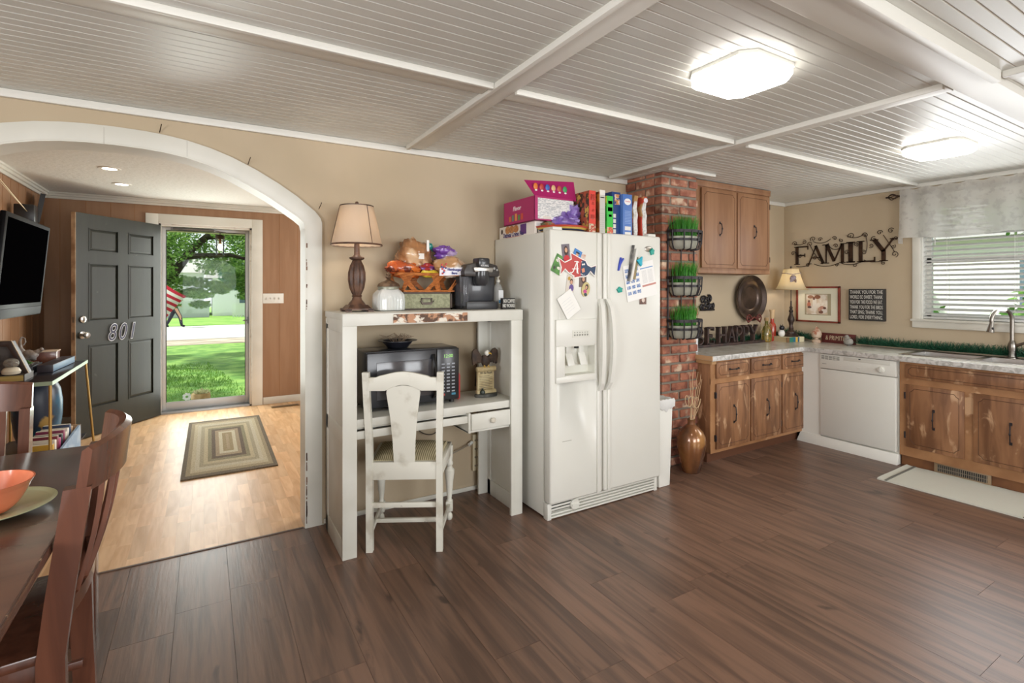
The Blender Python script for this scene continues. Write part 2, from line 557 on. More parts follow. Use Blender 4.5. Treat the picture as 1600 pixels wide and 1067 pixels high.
mb.box(.598, .612, YM - .02, YM, 0, 0.001)
mb.struct('arch_casing', M['trim'], bevel=.003)
INN = [(x - .006 if x > AX else x + .006 if x < AX else x, z - (.006 if z > 1.76 else 0)) for x, z in INR]
MB().strip(INN, INR, YM - .018, LY0 + .01).struct('arch_jamb', M['trim'], smooth=True)
for i, (x, z) in enumerate([(-.196, 2.205), (.21, 2.090), (.585, 1.872)]):
    MB().cyl((x, YM - .001, z), (x + .01, YM - .035, z + .035), .0022, n=6).solo('nail', ['rusty nail sticking out above the crown of the white arch', 'rusty nail sticking out above the right slope of the white arch', 'rusty nail beside the right shoulder of the white arch'][i], 'nail', mat('#4a3a2a', .6, metal=.6), group='nails around the arch')

rr = random.Random(31); mb = MB()
for k in range(40):
    z = rr.choice([rr.uniform(.02, .42), rr.uniform(.02, .2), rr.uniform(1.2, 1.75)]); h = rr.uniform(.008, .035); w = rr.uniform(.002, .006)
    mb.box(.5125 - .0005, .5125 + w, YM - .0208, YM - .0195, z, z + h).box(.5115, .5125, YM - .02, YM - .02 + w * 2, z, z + h)
mb.struct('trim_6', mat('#7b5c47', .8), smooth=False)
mb = MB()
for (x, za, zb) in ((-.421, 2.107, 2.190), (-.077, 2.092, 2.175)): mb.box(x, x + .0015, YM - .0206, YM - .0195, za, zb)
mb.struct('trim_7', mat('#a9a69c', .8), smooth=False)
# other walls of the kitchen
WY0, WY1, WZ0, WZ1 = .79, 1.975, 1.135, 2.13
mb = MB()
for (a, b, c, d) in ((YB, WY0, 0, 2.5), (WY1, YM, 0, 2.5), (WY0, WY1, 0, WZ0), (WY0, WY1, WZ1, 2.5)):
    mb.box(XR, XR + .14, a, b, c, d)
mb.struct('wall_right', M['wall'], smooth=False)
def wall_open(name, x0, x1, y0, y1, holes, axis, m):
    mb = MB()
    cur = x0 if axis == 'x' else y0
    for (a, b, z0, z1) in holes:
        if axis == 'x':
            mb.box(cur, a, y0, y1, 0, 2.5).box(a, b, y0, y1, 0, z0).box(a, b, y0, y1, z1, 2.5)
        else:
            mb.box(x0, x1, cur, a, 0, 2.5).box(x0, x1, a, b, 0, z0).box(x0, x1, a, b, z1, 2.5)
        cur = b
    if axis == 'x': mb.box(cur, x1, y0, y1, 0, 2.5)
    else: mb.box(x0, x1, cur, y1, 0, 2.5)
    return mb.struct(name, m, smooth=False)
wall_open('wall_back', XL - .1, XR + .14, YB - .14, YB, [(-.5, 1.7, .7, 2.2), (3.0, 4.8, .8, 2.1)], 'x', M['wall'])
wall_open('wall_left', XL - .1, XL, YB, LY0, [(-.5, .9, .8, 2.1)], 'y', M['wall'])
for i, (a, b, z0, z1) in enumerate([(-.5, 1.7, .7, 2.2), (3.0, 4.8, .8, 2.1)]):
    f = MB()
    for (p, q, r, s) in ((a - .08, b + .08, z0 - .08, z0), (a - .08, b + .08, z1, z1 + .08), (a - .08, a, z0, z1), (b, b + .08, z0, z1), ((a + b) / 2 - .02, (a + b) / 2 + .02, z0, z1)):
        f.box(p, q, YB - .02, YB + .02, r, s)
    w = f.struct('window_%d' % (i + 2), M['trim'])
    bx(a, b, YB - .1, YB - .095, z0, z1).part('pane', M['glass'], w)
bx(XL + .001, XR, YB, YB + .014, 0, .09).struct('baseboard_back', M['trim'])
MB().box(.612, 3.04, YM - .012, YM, 0, .028).struct('baseboard_main', M['trim'], bevel=.003)

# front room
wall_open('wall_front', LXL - .1, LXR + .1, LY1, LY1 + .14, [(-.43, .49, 0, 2.12)], 'x', M['owall'])
wall_open('wall_front_room_left', LXL - .1, LXL, LY0, LY1, [], 'y', M['owall'])
wall_open('wall_front_room_right', LXR, LXR + .1, LY0, LY1, [(4.35, 5.85, .8, 2.1)], 'y', M['owall'])
g = MB()
x = LXL + .12
while x < LXR:
    if not (-.55 < x < .61):
        g.box(x, x + .004, LY1 - .0015, LY1 + .001, .09, LCZ)
    x += .205
yy = LY0 + .2
while yy < LY1:
    g.box(LXL - .001, LXL + .0015, yy, yy + .004, .09, LCZ); yy += .205
g.struct('trim_4', mat('#95683f', .7), smooth=False)
bx(LXL - .1, LXR + .1, LY0, LY1 + .14, LCZ, LCZ + .06).struct('ceiling', M['popcorn'], smooth=False)
def crown(mbx, pts, n):   # simple stepped crown along axis
    pass
mb = MB()
for (dz, dy) in ((.018, .05), (.04, .034), (.065, .016)):
    mb.box(LXL, LXR, LY1 - dy, LY1, LCZ - dz, LCZ)
    mb.box(LXL, LXL + dy, LY0, LY1, LCZ - dz, LCZ)
    mb.box(LXR - dy, LXR, LY0, LY1, LCZ - dz, LCZ)
mb.struct('trim_5', M['trim'], bevel=.003)
MB().box(.612, LXR, LY1 - .016, LY1, 0, .085).box(LXL, -.552, LY1 - .016, LY1, 0, .085).struct('baseboard_front', M['trim'], bevel=.004)
bx(LXL, LXL + .016, LY0, LY1, 0, .085).struct('baseboard_front_room_left', M['trim'], bevel=.004)
# front door casing, jamb, threshold
MB().box(-.545, -.43, LY1 - .022, LY1, 0, 2.225).box(.49, .605, LY1 - .022, LY1, 0, 2.225).box(-.43, .49, LY1 - .022, LY1, 2.12, 2.225).struct('door_frame_1', M['trim'], bevel=.003)
MB().box(-.432, -.408, LY1, LY1 + .14, 0, 2.12).box(.468, .492, LY1, LY1 + .14, 0, 2.12).box(-.43, .49, LY1, LY1 + .14, 2.098, 2.12).struct('door_frame_2', mat('#d3ccc2', .5, col2='#a89a8c', scale=9, lo=.55, hi=.75))
bx(-.43, .49, LY1, LY1 + .16, -.02, .022).struct('door_threshold', mat('#a9adb0', .4, metal=.6), bevel=.003)
# storm door
sd = MB()
Y0, Y1 = LY1 + .10, LY1 + .125
sd.box(-.408, -.366, Y0, Y1, .024, 2.096).box(.428, .468, Y0, Y1, .024, 2.096).box(-.366, .428, Y0, Y1, 2.062, 2.096).box(-.366, .428, Y0, Y1, .024, .115)
d1 = sd.struct('door_1', mat('#c3c6c8', .4, metal=.3), bevel=.003)
d1['label'] = 'aluminium storm door with full glass pane'
bx(-.366, .428, Y0 + .01, Y0 + .014, .115, 2.062).part('pane', glass_mat('#f6faf7', .14), d1)
mb = MB().box(-.366, -.360, Y0 - .003, Y0 + .002, .115, 2.062).box(.422, .428, Y0 - .003, Y0 + .002, .115, 2.062).box(-.36, .422, Y0 - .003, Y0 + .002, 2.056, 2.062)
mb.part('gasket', M['black'], d1)
MB().box(.444, .456, Y0 - .03, Y0, .98, 1.06).cyl((.45, Y0 - .03, 1.02), (.40, Y0 - .045, 1.02), .007).part('handle', mat('#77797c', .4, metal=.6), d1)
MB().cyl((-.30, Y0 - .03, 2.075), (.10, Y0 - .03, 2.075), .014).cyl((.10, Y0 - .03, 2.075), (.22, Y0 - .02, 2.06), .005).box(-.32, -.29, Y0 - .04, Y0, 2.06, 2.09).part('door_closer', mat('#6a6866', .4, metal=.6), d1)
# inner six panel door, swung open
hx_, hy_, ex_, ey_ = -.405, 6.82, -1.005, 6.05
L_ = math.hypot(ex_ - hx_, ey_ - hy_)
ang = math.atan2(hy_ - ey_, hx_ - ex_)
# local x runs from the free edge (0) to the hinge (L_), local -y looks into the room
dr = thing('door_2', 'x', 'x', (ex_, ey_, 0), ang)
for k in ('label', 'category'): del dr[k]
dr['kind'] = 'structure'
DG = mat('#26281f', .44, col2='#1f211a', scale=3, stretch=(3, 3, .6), lo=.3, hi=.7, bump=.1, bscale=12, col3='#5f6257', scale3=9, lo3=.68, hi3=.8, detail=6)
slab = MB()
rows = ((.27, .87), (1.09, 1.64), (1.75, 1.97)); H = 2.10; y0, y1 = 0.0, .042
cols = ((L_ - .845, L_ - .53), (L_ - .415, L_ - .10))
zs = [.012] + [z for r in rows for z in r] + [H]
xs = [.004, cols[0][0], cols[0][1], cols[1][0], cols[1][1], L_ - .004]
for a, b in ((xs[0], xs[1]), (xs[2], xs[3]), (xs[4], xs[5])): slab.box(a, b, y0, y1, zs[0], zs[-1])
for c in cols:
    for a, b in ((zs[0], zs[1]), (zs[2], zs[3]), (zs[4], zs[5]), (zs[6], zs[7])): slab.box(c[0], c[1], y0, y1, a, b)
slab.part('door_slab', DG, dr, smooth=False)
for c in cols:
    for r in rows:
        a, b, z0, z1 = c[0], c[1], r[0], r[1]
        p = MB().box(a, b, .012, .030, z0, z1)
        i = .035
        p.hexa([(a + .012, .012, z0 + .012), (b - .012, .012, z0 + .012), (b - .012, .012, z1 - .012), (a + .012, .012, z1 - .012)][::1],
               [(a + i, .003, z0 + i), (b - i, .003, z0 + i), (b - i, .003, z1 - i), (a + i, .003, z1 - i)])
        # ogee lip around the panel
        for (q0, q1, w0, w1) in ((a, b, z0, z0 + .008), (a, b, z1 - .008, z1), (a, a + .008, z0, z1), (b - .008, b, z0, z1)):
            p.box(q0, q1, -.003, .012, w0, w1)
        p.part('door_panel', DG, dr, smooth=False)
bx(0, .004, 0.0, .042, .012, H).part('door_edge', mat('#c3a888', .6, col2='#8f7053', scale=6), dr, label='bare unpainted free edge of the door')
for (zz, kind) in ((.97, 'knob'), (1.115, 'lock')):
    if kind == 'knob':
        k = MB().lathe([(.0001, 0), (.034, 0), (.034, .008), (.014, .012), (.012, .03), (.027, .042), (.030, .055), (.022, .066), (.0001, .068)], n=20)
        k.v = [(.065 + x, -z, zz + y) for x, y, z in k.v]
        k.part('door_knob', M['steel'], dr, label='brushed metal door knob')
    else:
        k = MB().lathe([(.0001, 0), (.034, 0), (.032, .014), (.024, .018), (.0001, .018)], n=8)
        k.v = [(.065 + x, -z, zz + y) for x, y, z in k.v]
        k.box(.060, .070, -.03, -.016, zz - .016, zz + .016)
        k.part('deadbolt', M['steel'], dr, label='brushed metal deadbolt')
MB().box(-.001, .001, .01, .032, .93, 1.0).box(-.001, .001, .01, .032, 1.09, 1.14).part('latch_plate', M['nickel'], dr)
text('801', .235, mat('#d9dbe0', .35), dr, (L_ - .50, -.006, .962), shear=.25, bold=.004, ext=.003, sx=.80, space=1.22, name='house_number_rim')
text('801', .235, mat('#31324a', .4), dr, (L_ - .50, -.0095, .962), shear=.25, bold=-.002, ext=.002, sx=.80, space=1.22, name='house_number_face')
# chimney
core = MB().box(3.052, 3.448, 2.812, 3.2, 0, CZ + .02)
core.struct('chimney_mortar', M['mortar'], smooth=False)
rr = random.Random(12)
mb = MB()
z = .004; c = 0
while z < CZ - .01:
    h = min(.062, CZ - z)
    off = 0 if c % 2 else -.1
    x = 3.04 + off
    while x < 3.46:
        a, b = max(x, 3.04), min(x + .195, 3.46)
        if b - a > .03:
            j = rr.uniform(-.004, .003)
            deep = 2.9 
            mb.box(a + rr.uniform(0, .005), b - rr.uniform(0, .006), 2.80 + j, 2.88, z + rr.uniform(0, .005), z + h - rr.uniform(0, .004))
        x += .207
    y = 2.885 + (0.0 if c % 2 else -.0) + (.1 if c % 2 else 0)
    if c % 2: mb.box(3.04 + rr.uniform(-.003, .003), 3.1, 2.887, 2.975, z, z + h)
    while y < 3.19:
        a, b = y, min(y + .195, 3.198)
        if b - a > .03: mb.box(3.04 + rr.uniform(-.004, .004), 3.12, a + .002, b, z + rr.uniform(0, .003), z + h)
        y += .207
    z += .0735; c += 1
mb.struct('chimney_brick', M['brick'], bevel=.007, seg=2, smooth=False)

# kitchen window
cs = MB()
cs.box(XR - .02, XR, WY1, 2.035, 1.135, 2.2).box(XR - .02, XR, WY0 - .06, WY0, 1.135, 2.2).box(XR - .02, XR, WY0 - .06, 2.035, 2.13, 2.2)
cs.box(XR - .022, XR, WY0 - .06, 2.035, 1.062, 1.12)
w1 = cs.struct('window_1', M['trim'], bevel=.003)
bx(XR - .035, XR + .10, WY0 - .065, 2.045, 1.118, 1.138).part('window_sill', M['trim'], w1, bevel=.003)
fr = MB()
for (a, b, c, d) in ((WY0, WY1, WZ0, WZ0 + .04), (WY0, WY1, WZ1 - .04, WZ1), (WY0, WY0 + .04, WZ0, WZ1), (WY1 - .04, WY1, WZ0, WZ1), (WY0, WY1, 1.62, 1.665)):
    fr.box(XR + .09, XR + .13, a, b, c, d)
fr.box(XR, XR + .09, WY0 - .002, WY0 + .008, WZ0, WZ1).box(XR, XR + .09, WY1 - .008, WY1 + .002, WZ0, WZ1)
fr.part('window_frame', M['white'], w1)
bx(XR + .108, XR + .112, WY0 + .04, WY1 - .04, WZ0 + .04, WZ1 - .04).part('pane', M['glass'], w1)

# ================================================================ LIGHT FIXTURES
EM = mat('#ffffff', .4, emis=12.0, ecol='#fffaf2')
def panel_light(x, y, label):
    t = thing('ceiling_light', label, 'ceiling light', (x, y, CZ), 0, 'square ceiling lights')
    w, d = .165, .155
    def oct(w, d, c): return [(-w + c, -d), (w - c, -d), (w, -d + c), (w, d - c), (w - c, d), (-w + c, d), (-w, d - c), (-w, -d + c)]
    MB().prismz(oct(w + .004, d + .004, .05), -.014, 0).part('base_plate', M['white'], t)
    m_ = MB()
    a, b = oct(w, d, .05), oct(w - .012, d - .012, .045)
    vs = [(p[0], p[1], -.014) for p in a] + [(p[0], p[1], -.042) for p in a] + [(p[0], p[1], -.054) for p in b]
    fs = [tuple(range(8))] + [(i, (i + 1) % 8, 8 + (i + 1) % 8, 8 + i) for i in range(8)] + [(8 + i, 8 + (i + 1) % 8, 16 + (i + 1) % 8, 16 + i) for i in range(8)] + [tuple(range(16, 24))]
    m_._add(vs, fs)
    m_.part('diffuser', EM, t, label='glowing white diffuser')
    return t
panel_light(1.920, 1.340, 'glowing square ceiling light nearer the camera, above the middle of the floor')
panel_light(4.015, 1.395, 'glowing square ceiling light farther right, towards the window wall')
def recessed(x, y, label):
    t = thing('recessed_light', label, 'recessed light', (x, y, LCZ), 0, 'recessed lights in the front room ceiling')
    MB().lathe([(.05, -.006), (.075, -.006), (.078, 0), (.05, 0), (.05, -.006)], n=24, cap=False).part('trim_ring', M['white'], t)
    MB().lathe([(.0001, -.003), (.05, -.003), (.05, 0), (.0001, 0)], n=24).part('bulb', mat('#ffffff', .4, emis=22.0, ecol='#ffedd0'), t, label='glowing warm bulb')
recessed(-.66, 5.27, 'nearer of the two round recessed lights seen through the arch')
recessed(-.66, 6.0, 'farther of the two round recessed lights, nearer the front door')
# ================================================================ HUTCH DESK AND WHAT STANDS ON IT
WP = M['white_paint']
dk = thing('hutch_desk', 'tall white painted hutch desk standing between the arch and the fridge', 'desk', (1.155, 2.9, 0))
def dl(*a):  # world box -> desk-local box args
    x0, x1, y0, y1, z0, z1 = a
    return (x0 - 1.155, x1 - 1.155, y0 - 2.9, y1 - 2.9, z0, z1)
for s, (xa, xb) in (('L', (.609, .683)), ('R', (1.620, 1.700))):
    bx(*dl(xa, xb, 2.70, 2.722, 0, 1.205)).part('post', WP, dk, bevel=.002)
    xo = xa + .004 if s == 'L' else xb - .024
    p = MB().box(*dl(xo, xo + .02, 2.722, 3.10, .09 if s == 'L' else .0, 1.23))
    for k in range(1, 9):
        yy = 2.722 + k * .045
        xx = xo - .001 if s == 'L' else xo - .001
        pass
    p.part('side_panel', WP, dk)
    q = MB()
    xf = (xa, xa + .008) if s == 'L' else (xb - .032, xb - .024)
    q.box(*dl(xf[0], xf[1], 2.722, 3.10, 0, .10)).box(*dl(xf[0], xf[1], 2.722, 3.10, .60, .68)).box(*dl(xf[0], xf[1], 2.722, 3.10, 1.17, 1.245)).box(*dl(xf[0], xf[1], 3.06, 3.12, 0, 1.2))
    q.part('side_rail', WP, dk, bevel=.002)
bx(*dl(1.600, 1.700, 3.10, 3.12, 0, 1.23)).part('rear_post', WP, dk, bevel=.002)
bx(*dl(.609, .66, 3.10, 3.12, 0, 1.23)).part('rear_post', WP, dk, bevel=.002)
bx(*dl(.607, 1.704, 2.715, 3.13, 1.236, 1.270)).part('top_board', WP, dk, bevel=.003)
bx(*dl(.609, 1.702, 2.698, 2.716, 1.205, 1.268)).part('front_apron', WP, dk, bevel=.002)
bx(*dl(.633, 1.676, 2.725, 3.11, .665, .710)).part('worktop', WP, dk, bevel=.004)
tr = MB().box(*dl(.683, 1.335, 2.74, 3.0, .612, .622)).box(*dl(.683, 1.335, 2.725, 2.74, .605, .647))
tr.part('keyboard_tray', WP, dk, bevel=.002)
bx(*dl(.64, 1.34, 2.75, 3.08, .652, .664)).part('underside_rail', WP, dk)
dw = MB().box(*dl(1.335, 1.350, 2.715, 3.05, .545, .664)).box(*dl(1.335, 1.62, 2.725, 3.05, .545, .557))
dw.part('drawer_box', WP, dk, bevel=.002)
df = bx(*dl(1.352, 1.618, 2.708, 2.726, .562, .657)).part('drawer_front', WP, dk, bevel=.003)
k = MB().lathe([(.0001, 0), (.008, 0), (.007, .008), (.016, .014), (.017, .02), (.012, .027), (.0001, .029)], n=18)
k.v = [(1.488 - 1.155 + x, -z + (2.708 - 2.9), .61 + y) for x, y, z in k.v]
k.part('knob', mat('#c9c3b4', .35), df, label='round ceramic drawer knob')

# distressed wood plaque on the apron
mb = MB().box(-.22, .22, 0, .010, 0, .048)
mb.solo('wood_plaque', 'narrow distressed rust and white painted board on the front edge of the desk top', 'plaque',
        mat('#5d4436', .7, col2='#b98a6a', scale=22, lo=.45, hi=.55, col3='#e4dccd', scale3=26, lo3=.52, hi3=.57, stretch3=(.5, 1, 1), bump=.6, bscale=60), (1.095, 2.688, 1.213))

# table lamp with fluted base
def table_lamp(name, label, loc, prof, mbase, sh, square=None, bell=False, watt=3, flute=None, mshade=None, extra=None):
    t = thing(name, label, 'lamp', loc)
    b = MB().lathe(prof, n=48, flute=.07 if flute else 0, nf=12, frange=flute)
    if square:
        b.hexa([(-.07, -.07, .012), (.07, -.07, .012), (.07, .07, .012), (-.07, .07, .012)], [(-.05, -.05, .038), (.05, -.05, .038), (.05, .05, .038), (-.05, .05, .038)])
        for sx in (-1, 1):
            for sy in (-1, 1): b.box(sx * .045, sx * .075, sy * .045, sy * .075, 0, .014)
        b.box(-.075, .075, -.075, .075, .010, .018)
    b.part('base', mbase, t)
    z0, z1, r0, r1 = sh
    n = 12 if not bell else 10
    P = []
    for i in range(n + 1):
        f = i / n
        r = r0 + (r1 - r0) * (f if not bell else f ** .62)
        P.append((r, z0 + (z1 - z0) * f))
    P += [(r - .002, z) for r, z in P[::-1]]
    MB().lathe(P, n=40, cap=False, flute=.012 if bell else .006, nf=8 if bell else 20).part('lamp_shade', mshade, t)
    tm = MB().lathe([(r0, z0 - .002), (r0 + .003, z0), (r0 + .001, z0 + .008), (r0 - .004, z0 + .002)], n=40, cap=False).lathe([(r1 + .002, z1 - .006), (r1 + .003, z1), (r1 - .003, z1), (r1, z1 - .006)], n=40, cap=False)
    if not bell:
        for a in (-1.2, 1.0, 3.0):
            tm.tube([((r0 + .002) * math.cos(a), (r0 + .002) * math.sin(a), z0), ((r1 + .002) * math.cos(a), (r1 + .002) * math.sin(a), z1)], .0018, 6)
    tm.part('shade_trim', mbase if not bell else mat('#b9a47c', .6), t)
    MB().tube([(0, 0, prof[-1][1]), (0, 0, z1 + .004)], .004, 8).ball((0, 0, z1 + .014), (.011, .011, .012)).part('finial', mbase, t)
    MB().ball((0, 0, z0 + (z1 - z0) * .45), (.022, .022, .032)).part('bulb', mat('#ffe9c8', .4, emis=80 if not bell else 60, ecol='#fff0e0'), t)
    return t
BR = mat('#6b4c3a', .45, col2='#3f2a20', scale=20, lo=.35, hi=.65, bump=.1, bscale=50)
prof = [(.050, .036), (.042, .05), (.028, .066), (.024, .082), (.030, .088), (.024, .094), (.026, .10), (.040, .135), (.047, .18), (.046, .22), (.036, .262), (.026, .285), (.024, .29), (.040, .298), (.042, .306), (.024, .314), (.016, .322), (.014, .40)]
table_lamp('table_lamp', 'lit table lamp with fluted brown base and tan shade, left end of the desk top', (.745, 2.95, 1.27), prof, BR, (.375, .600, .140, .090), square=True, flute=(.10, .28),
           mshade=mat('#ddd0bf', .8, col2='#d6c6b0', scale=5, stretch=(1, 1, .3), transl=.55))

# ribbed glass jar
t = thing('glass_jar', 'ribbed white glass jar with rusty bronze lid beside the lamp on the desk top', 'jar', (.935, 2.97, 1.27))
def sqring(a, z, n=40, rib=0.0):
    out = []
    for k in range(n):
        th = 2 * PI * k / n
        c, s = math.cos(th), math.sin(th)
        r = a / (abs(c) ** 5 + abs(s) ** 5) ** .2
        r *= 1 + rib * math.cos(k * PI)
        out.append((r * c, r * s, z))
    return out
mb = MB()
rings = [sqring(a, z, 64, .02) for a, z in ((.070, 0), (.082, .006), (.083, .06), (.080, .095), (.062, .118), (.050, .128))]
vs = [p for r in rings for p in r]; fs = [tuple(range(63, -1, -1))]
for i in range(len(rings) - 1):
    for k in range(64):
        k2 = (k + 1) % 64; fs.append((i * 64 + k, i * 64 + k2, (i + 1) * 64 + k2, (i + 1) * 64 + k))
mb._add(vs, fs)
mb.part('body', mat('#dfe0dc', .15, col2='#cfd3d0', scale=10, alpha=.93, coat=.5), t)
BZ = mat('#77604a', .5, col2='#4e3a2c', scale=30, bump=.4, bscale=80, metal=.2)
MB().lathe([(.052, .122), (.062, .126), (.062, .138), (.066, .142)], n=32).part('rim', mat('#8f8f80', .4, metal=.3), t)
MB().lathe([(.066, .142), (.060, .158), (.040, .170), (.018, .178), (.010, .186), (.018, .196), (.012, .206), (.016, .214), (.006, .226), (.0001, .232)], n=24).part('lid', BZ, t)

# green file box
t = thing('storage_box', 'mottled green box with dark edges and label pull, under the wicker basket', 'box', (1.165, 3.04, 1.27))
bx(-.165, .165, -.085, .085, .002, .108).part('body', mat('#a2a283', .7, col2='#8c8e70', scale=60, lo=.4, hi=.6), t)
e = MB()
for (a, b, c, d) in ((-.17, .17, 0, .010), (-.17, .17, .098, .110), (-.17, -.158, 0, .11), (.158, .17, 0, .11)):
    e.box(a, b, -.090, .088, c, d) if a > 0 or b - a > .1 else e.box(a, b, -.090, .088, c, d)
e2 = MB()
for (a, b, c, d) in ((-.17, .17, 0, .010), (-.17, .17, .098, .110), (-.17, -.158, 0, .11), (.158, .17, 0, .11)):
    e2.box(a, b, -.091, -.083, c, d)
e2.box(-.17, .17, -.09, .088, .1075, .1095)
e2.part('edging', mat('#4f4137', .6), t)
lp = MB()
for (a, b, c, d) in ((-.035, .035, .066, .072), (-.035, -.029, .044, .072), (.029, .035, .044, .072)): lp.box(a, b, -.097, -.09, c, d)
lp.prism([(-.046, .056), (-.034, .046), (.034, .046), (.046, .056), (.028, .032), (-.028, .032)], -.102, -.09)
lp.part('label_pull', mat('#4a4038', .4, metal=.6), t)

# wicker basket
t = thing('wicker_basket', 'orange wicker basket with slanted weave, on the green box', 'basket', (1.185, 3.03, 1.381))
WK = mat('#c0753a', .6, col2='#9c5826', scale=30, stretch=(1, 1, 4), lo=.4, hi=.6)
def brect(w, d, z, n=9): # rounded rect loop
    c = []
    for (sx, sy, a0) in ((1, 1, 0), (-1, 1, 90), (-1, -1, 180), (1, -1, 270)):
        for i in range(n):
            a = R(a0 + 90 * i / (n - 1))
            c.append((sx * (w - .04) + .04 * math.cos(a), sy * (d - .04) + .04 * math.sin(a), z))
    return c
lo_, hi_ = brect(.165, .085, .004), brect(.205, .115, .102)
MB().tube(lo_, .007, 6, closed=True).tube([(x, y, z + .006) for x, y, z in hi_], .007, 6, closed=True).tube(hi_, .006, 6, closed=True).part('rim_hoops', WK, t)
wv = MB(); nn = 0
L0, L1 = brect(.165, .085, .008, 30), brect(.205, .115, .10, 30)
def even(P, n):
    Q = [Vector(p) for p in P] + [Vector(P[0])]; S_ = [0]
    for i in range(len(Q) - 1): S_.append(S_[-1] + (Q[i + 1] - Q[i]).length)
    o = []; i = 0
    for k in range(n):
        d = S_[-1] * k / n
        while S_[i + 1] < d: i += 1
        o.append(tuple(Q[i].lerp(Q[i + 1], (d - S_[i]) / max(1e-9, S_[i + 1] - S_[i]))))
    return o
L0, L1 = even(L0, 144), even(L1, 144)
N_ = len(L0)
for g_ in range(0, N_, 12):
    for sh in range(0, 5):
        i0 = (g_ + sh) % N_; 
        for dlt in (9, -9):
            a, b = L0[i0], L1[(i0 + dlt) % N_]
            if (g_ // 12) % 2 == (0 if dlt > 0 else 1):
                wv.tube([a, ((a[0] + b[0]) / 2 * 1.02, (a[1] + b[1]) / 2 * 1.02, (a[2] + b[2]) / 2), b], .0032, 5)
                nn += 1
wv.part('weave', WK, t)
bx(-.165, .165, -.085, .085, 0, .006).part('basket_base', WK, t)

# food in the basket
PL = dict(rough=.25)
def bag(name, label, cat, c, r, m, seed, amp=.2, group=None, extra=None):
    t_ = thing(name, label, cat, (c[0], c[1], c[2] - r[2]))
    if group: t_['group'] = group
    MB().crumple((0, 0, r[2]), r, seed, amp * 1.35).part('bag', m, t_)
    return t_
BG = 'food bags in the wicker basket'
b1 = bag('bread_bag', 'brown bagged loaf of buns with small white sticker, topmost in the wicker basket', 'bread', (1.12, 3.05, 1.60), (.105, .08, .10), mat('#b07c50', .25, col2='#7c5334', scale=9, lo=.4, hi=.6, coat=.6, col3='#d8b48c', scale3=7, lo3=.55, hi3=.65), 3, .22, BG)
MB().box(.0, .035, -.088, -.080, .08, .115).part('sticker', mat('#e8e4dc', .5), b1, label='small white sticker')
MB().box(.062, .076, -.065, -.055, .13, .20).part('bag_tie', mat('#f0eee8', .4), b1, label='white strip closing the bag')
b2 = bag('bread_bag', 'clear bag of hamburger buns with white label, right side of the wicker basket', 'bread', (1.33, 2.985, 1.535), (.105, .075, .065), mat('#c19468', .25, col2='#e3d6c4', scale=8, lo=.45, hi=.6, coat=.6), 8, .15, BG)
p = MB().grid(lambda u, v: (-.10 + .20 * u, -.086 + .012 * (u - .5) ** 2 - .004 * v, .008 + .048 * v + .008 * u), 8, 3)
p.part('label_panel', mat('#eceaf0', .35), b2, label='white printed label')
text('Hamburger\nBuns', .022, mat('#2d2f7c', .5), b2, (-.005, -.094, .036), sx=.9, bold=.0006)
dots = MB()
for (a, b_) in ((-.085, .05), (-.07, .066), (-.088, .075), (-.072, .04), (-.083, .022), (-.06, .08)): dots.cyl((a, -.094, b_), (a, -.089, b_), .006, n=10)
dots.part('label_dots', mat('#c23a3a', .5), b2)
dots = MB()
for (a, b_) in ((-.078, .058), (-.062, .055), (-.075, .03), (-.09, .062)): dots.cyl((a, -.0945, b_), (a, -.089, b_), .005, n=10)
dots.part('label_dots', mat('#3a3a8c', .5), b2)
bag('snack_bag', 'crumpled orange and rust snack bag, left side of the wicker basket', 'snack bag', (1.045, 3.0, 1.515), (.105, .07, .05), mat('#b5532a', .25, col2='#d9742f', scale=10, lo=.45, hi=.6, coat=.6, col3='#6b2f22', scale3=12, lo3=.58, hi3=.62), 15, .3, BG)
bag('snack_bag', 'yellow snack bag peeking over the front rim of the wicker basket', 'snack bag', (1.19, 2.955, 1.493), (.06, .03, .022), mat('#d8bf3a', .3, coat=.4), 21, .25, BG)
bag('snack_bag', 'red and purple foil snack bag in the middle of the wicker basket', 'snack bag', (1.185, 3.0, 1.525), (.06, .045, .03), mat('#a83030', .25, col2='#6c3a80', scale=16, lo=.45, hi=.55, coat=.5), 22, .3, BG)
bag('snack_bag', 'shiny purple snack bag with clear top, behind the hamburger buns', 'snack bag', (1.335, 3.07, 1.635), (.075, .045, .038), mat('#7a4ba6', .25, col2='#b9a3c9', scale=12, lo=.55, hi=.62, coat=.6), 31, .28, BG)
bag('snack_bag', 'small teal bag behind the purple bag in the wicker basket', 'snack bag', (1.235, 3.10, 1.66), (.035, .03, .035), mat('#1f8c86', .3, coat=.5), 33, .2, BG)

# single-serve coffee maker
t = thing('coffee_maker', 'black single-serve coffee maker on the right half of the desk top', 'coffee maker', (1.495, 2.93, 1.27))
BK = mat('#2b2b2e', .3, coat=.3)
mb = MB().prism([(-.118, 0), (.118, 0), (.128, .20), (.122, .262), (.09, .285), (-.09, .285), (-.122, .262), (-.128, .20)], -.02, .14)
mb.part('body', BK, t, bevel=.008)
MB().prism([(-.112, 0), (.108, 0), (.108, .05), (-.112, .05)], -.095, -.02).part('drip_tray', mat('#3a3a3c', .35), t, bevel=.006)
mb = MB().prism([(-.085, .05), (.100, .05), (.112, .205), (.10, .225), (-.085, .225)], -.030, -.018)
mb.part('front_panel', mat('#3c3d41', .28, coat=.3), t, bevel=.004)
mb = MB().prism([(-.122, .205), (.122, .205), (.126, .235), (.108, .278), (.06, .290), (-.06, .290), (-.108, .278), (-.126, .235)], -.085, .0)
mb.part('brew_head', mat('#38322f', .35), t, bevel=.008)
MB().lathe([(.032, .148), (.046, .165), (.052, .215), (.052, .24)], c=(0, -.065, 0), n=24).part('pod_holder', BK, t)
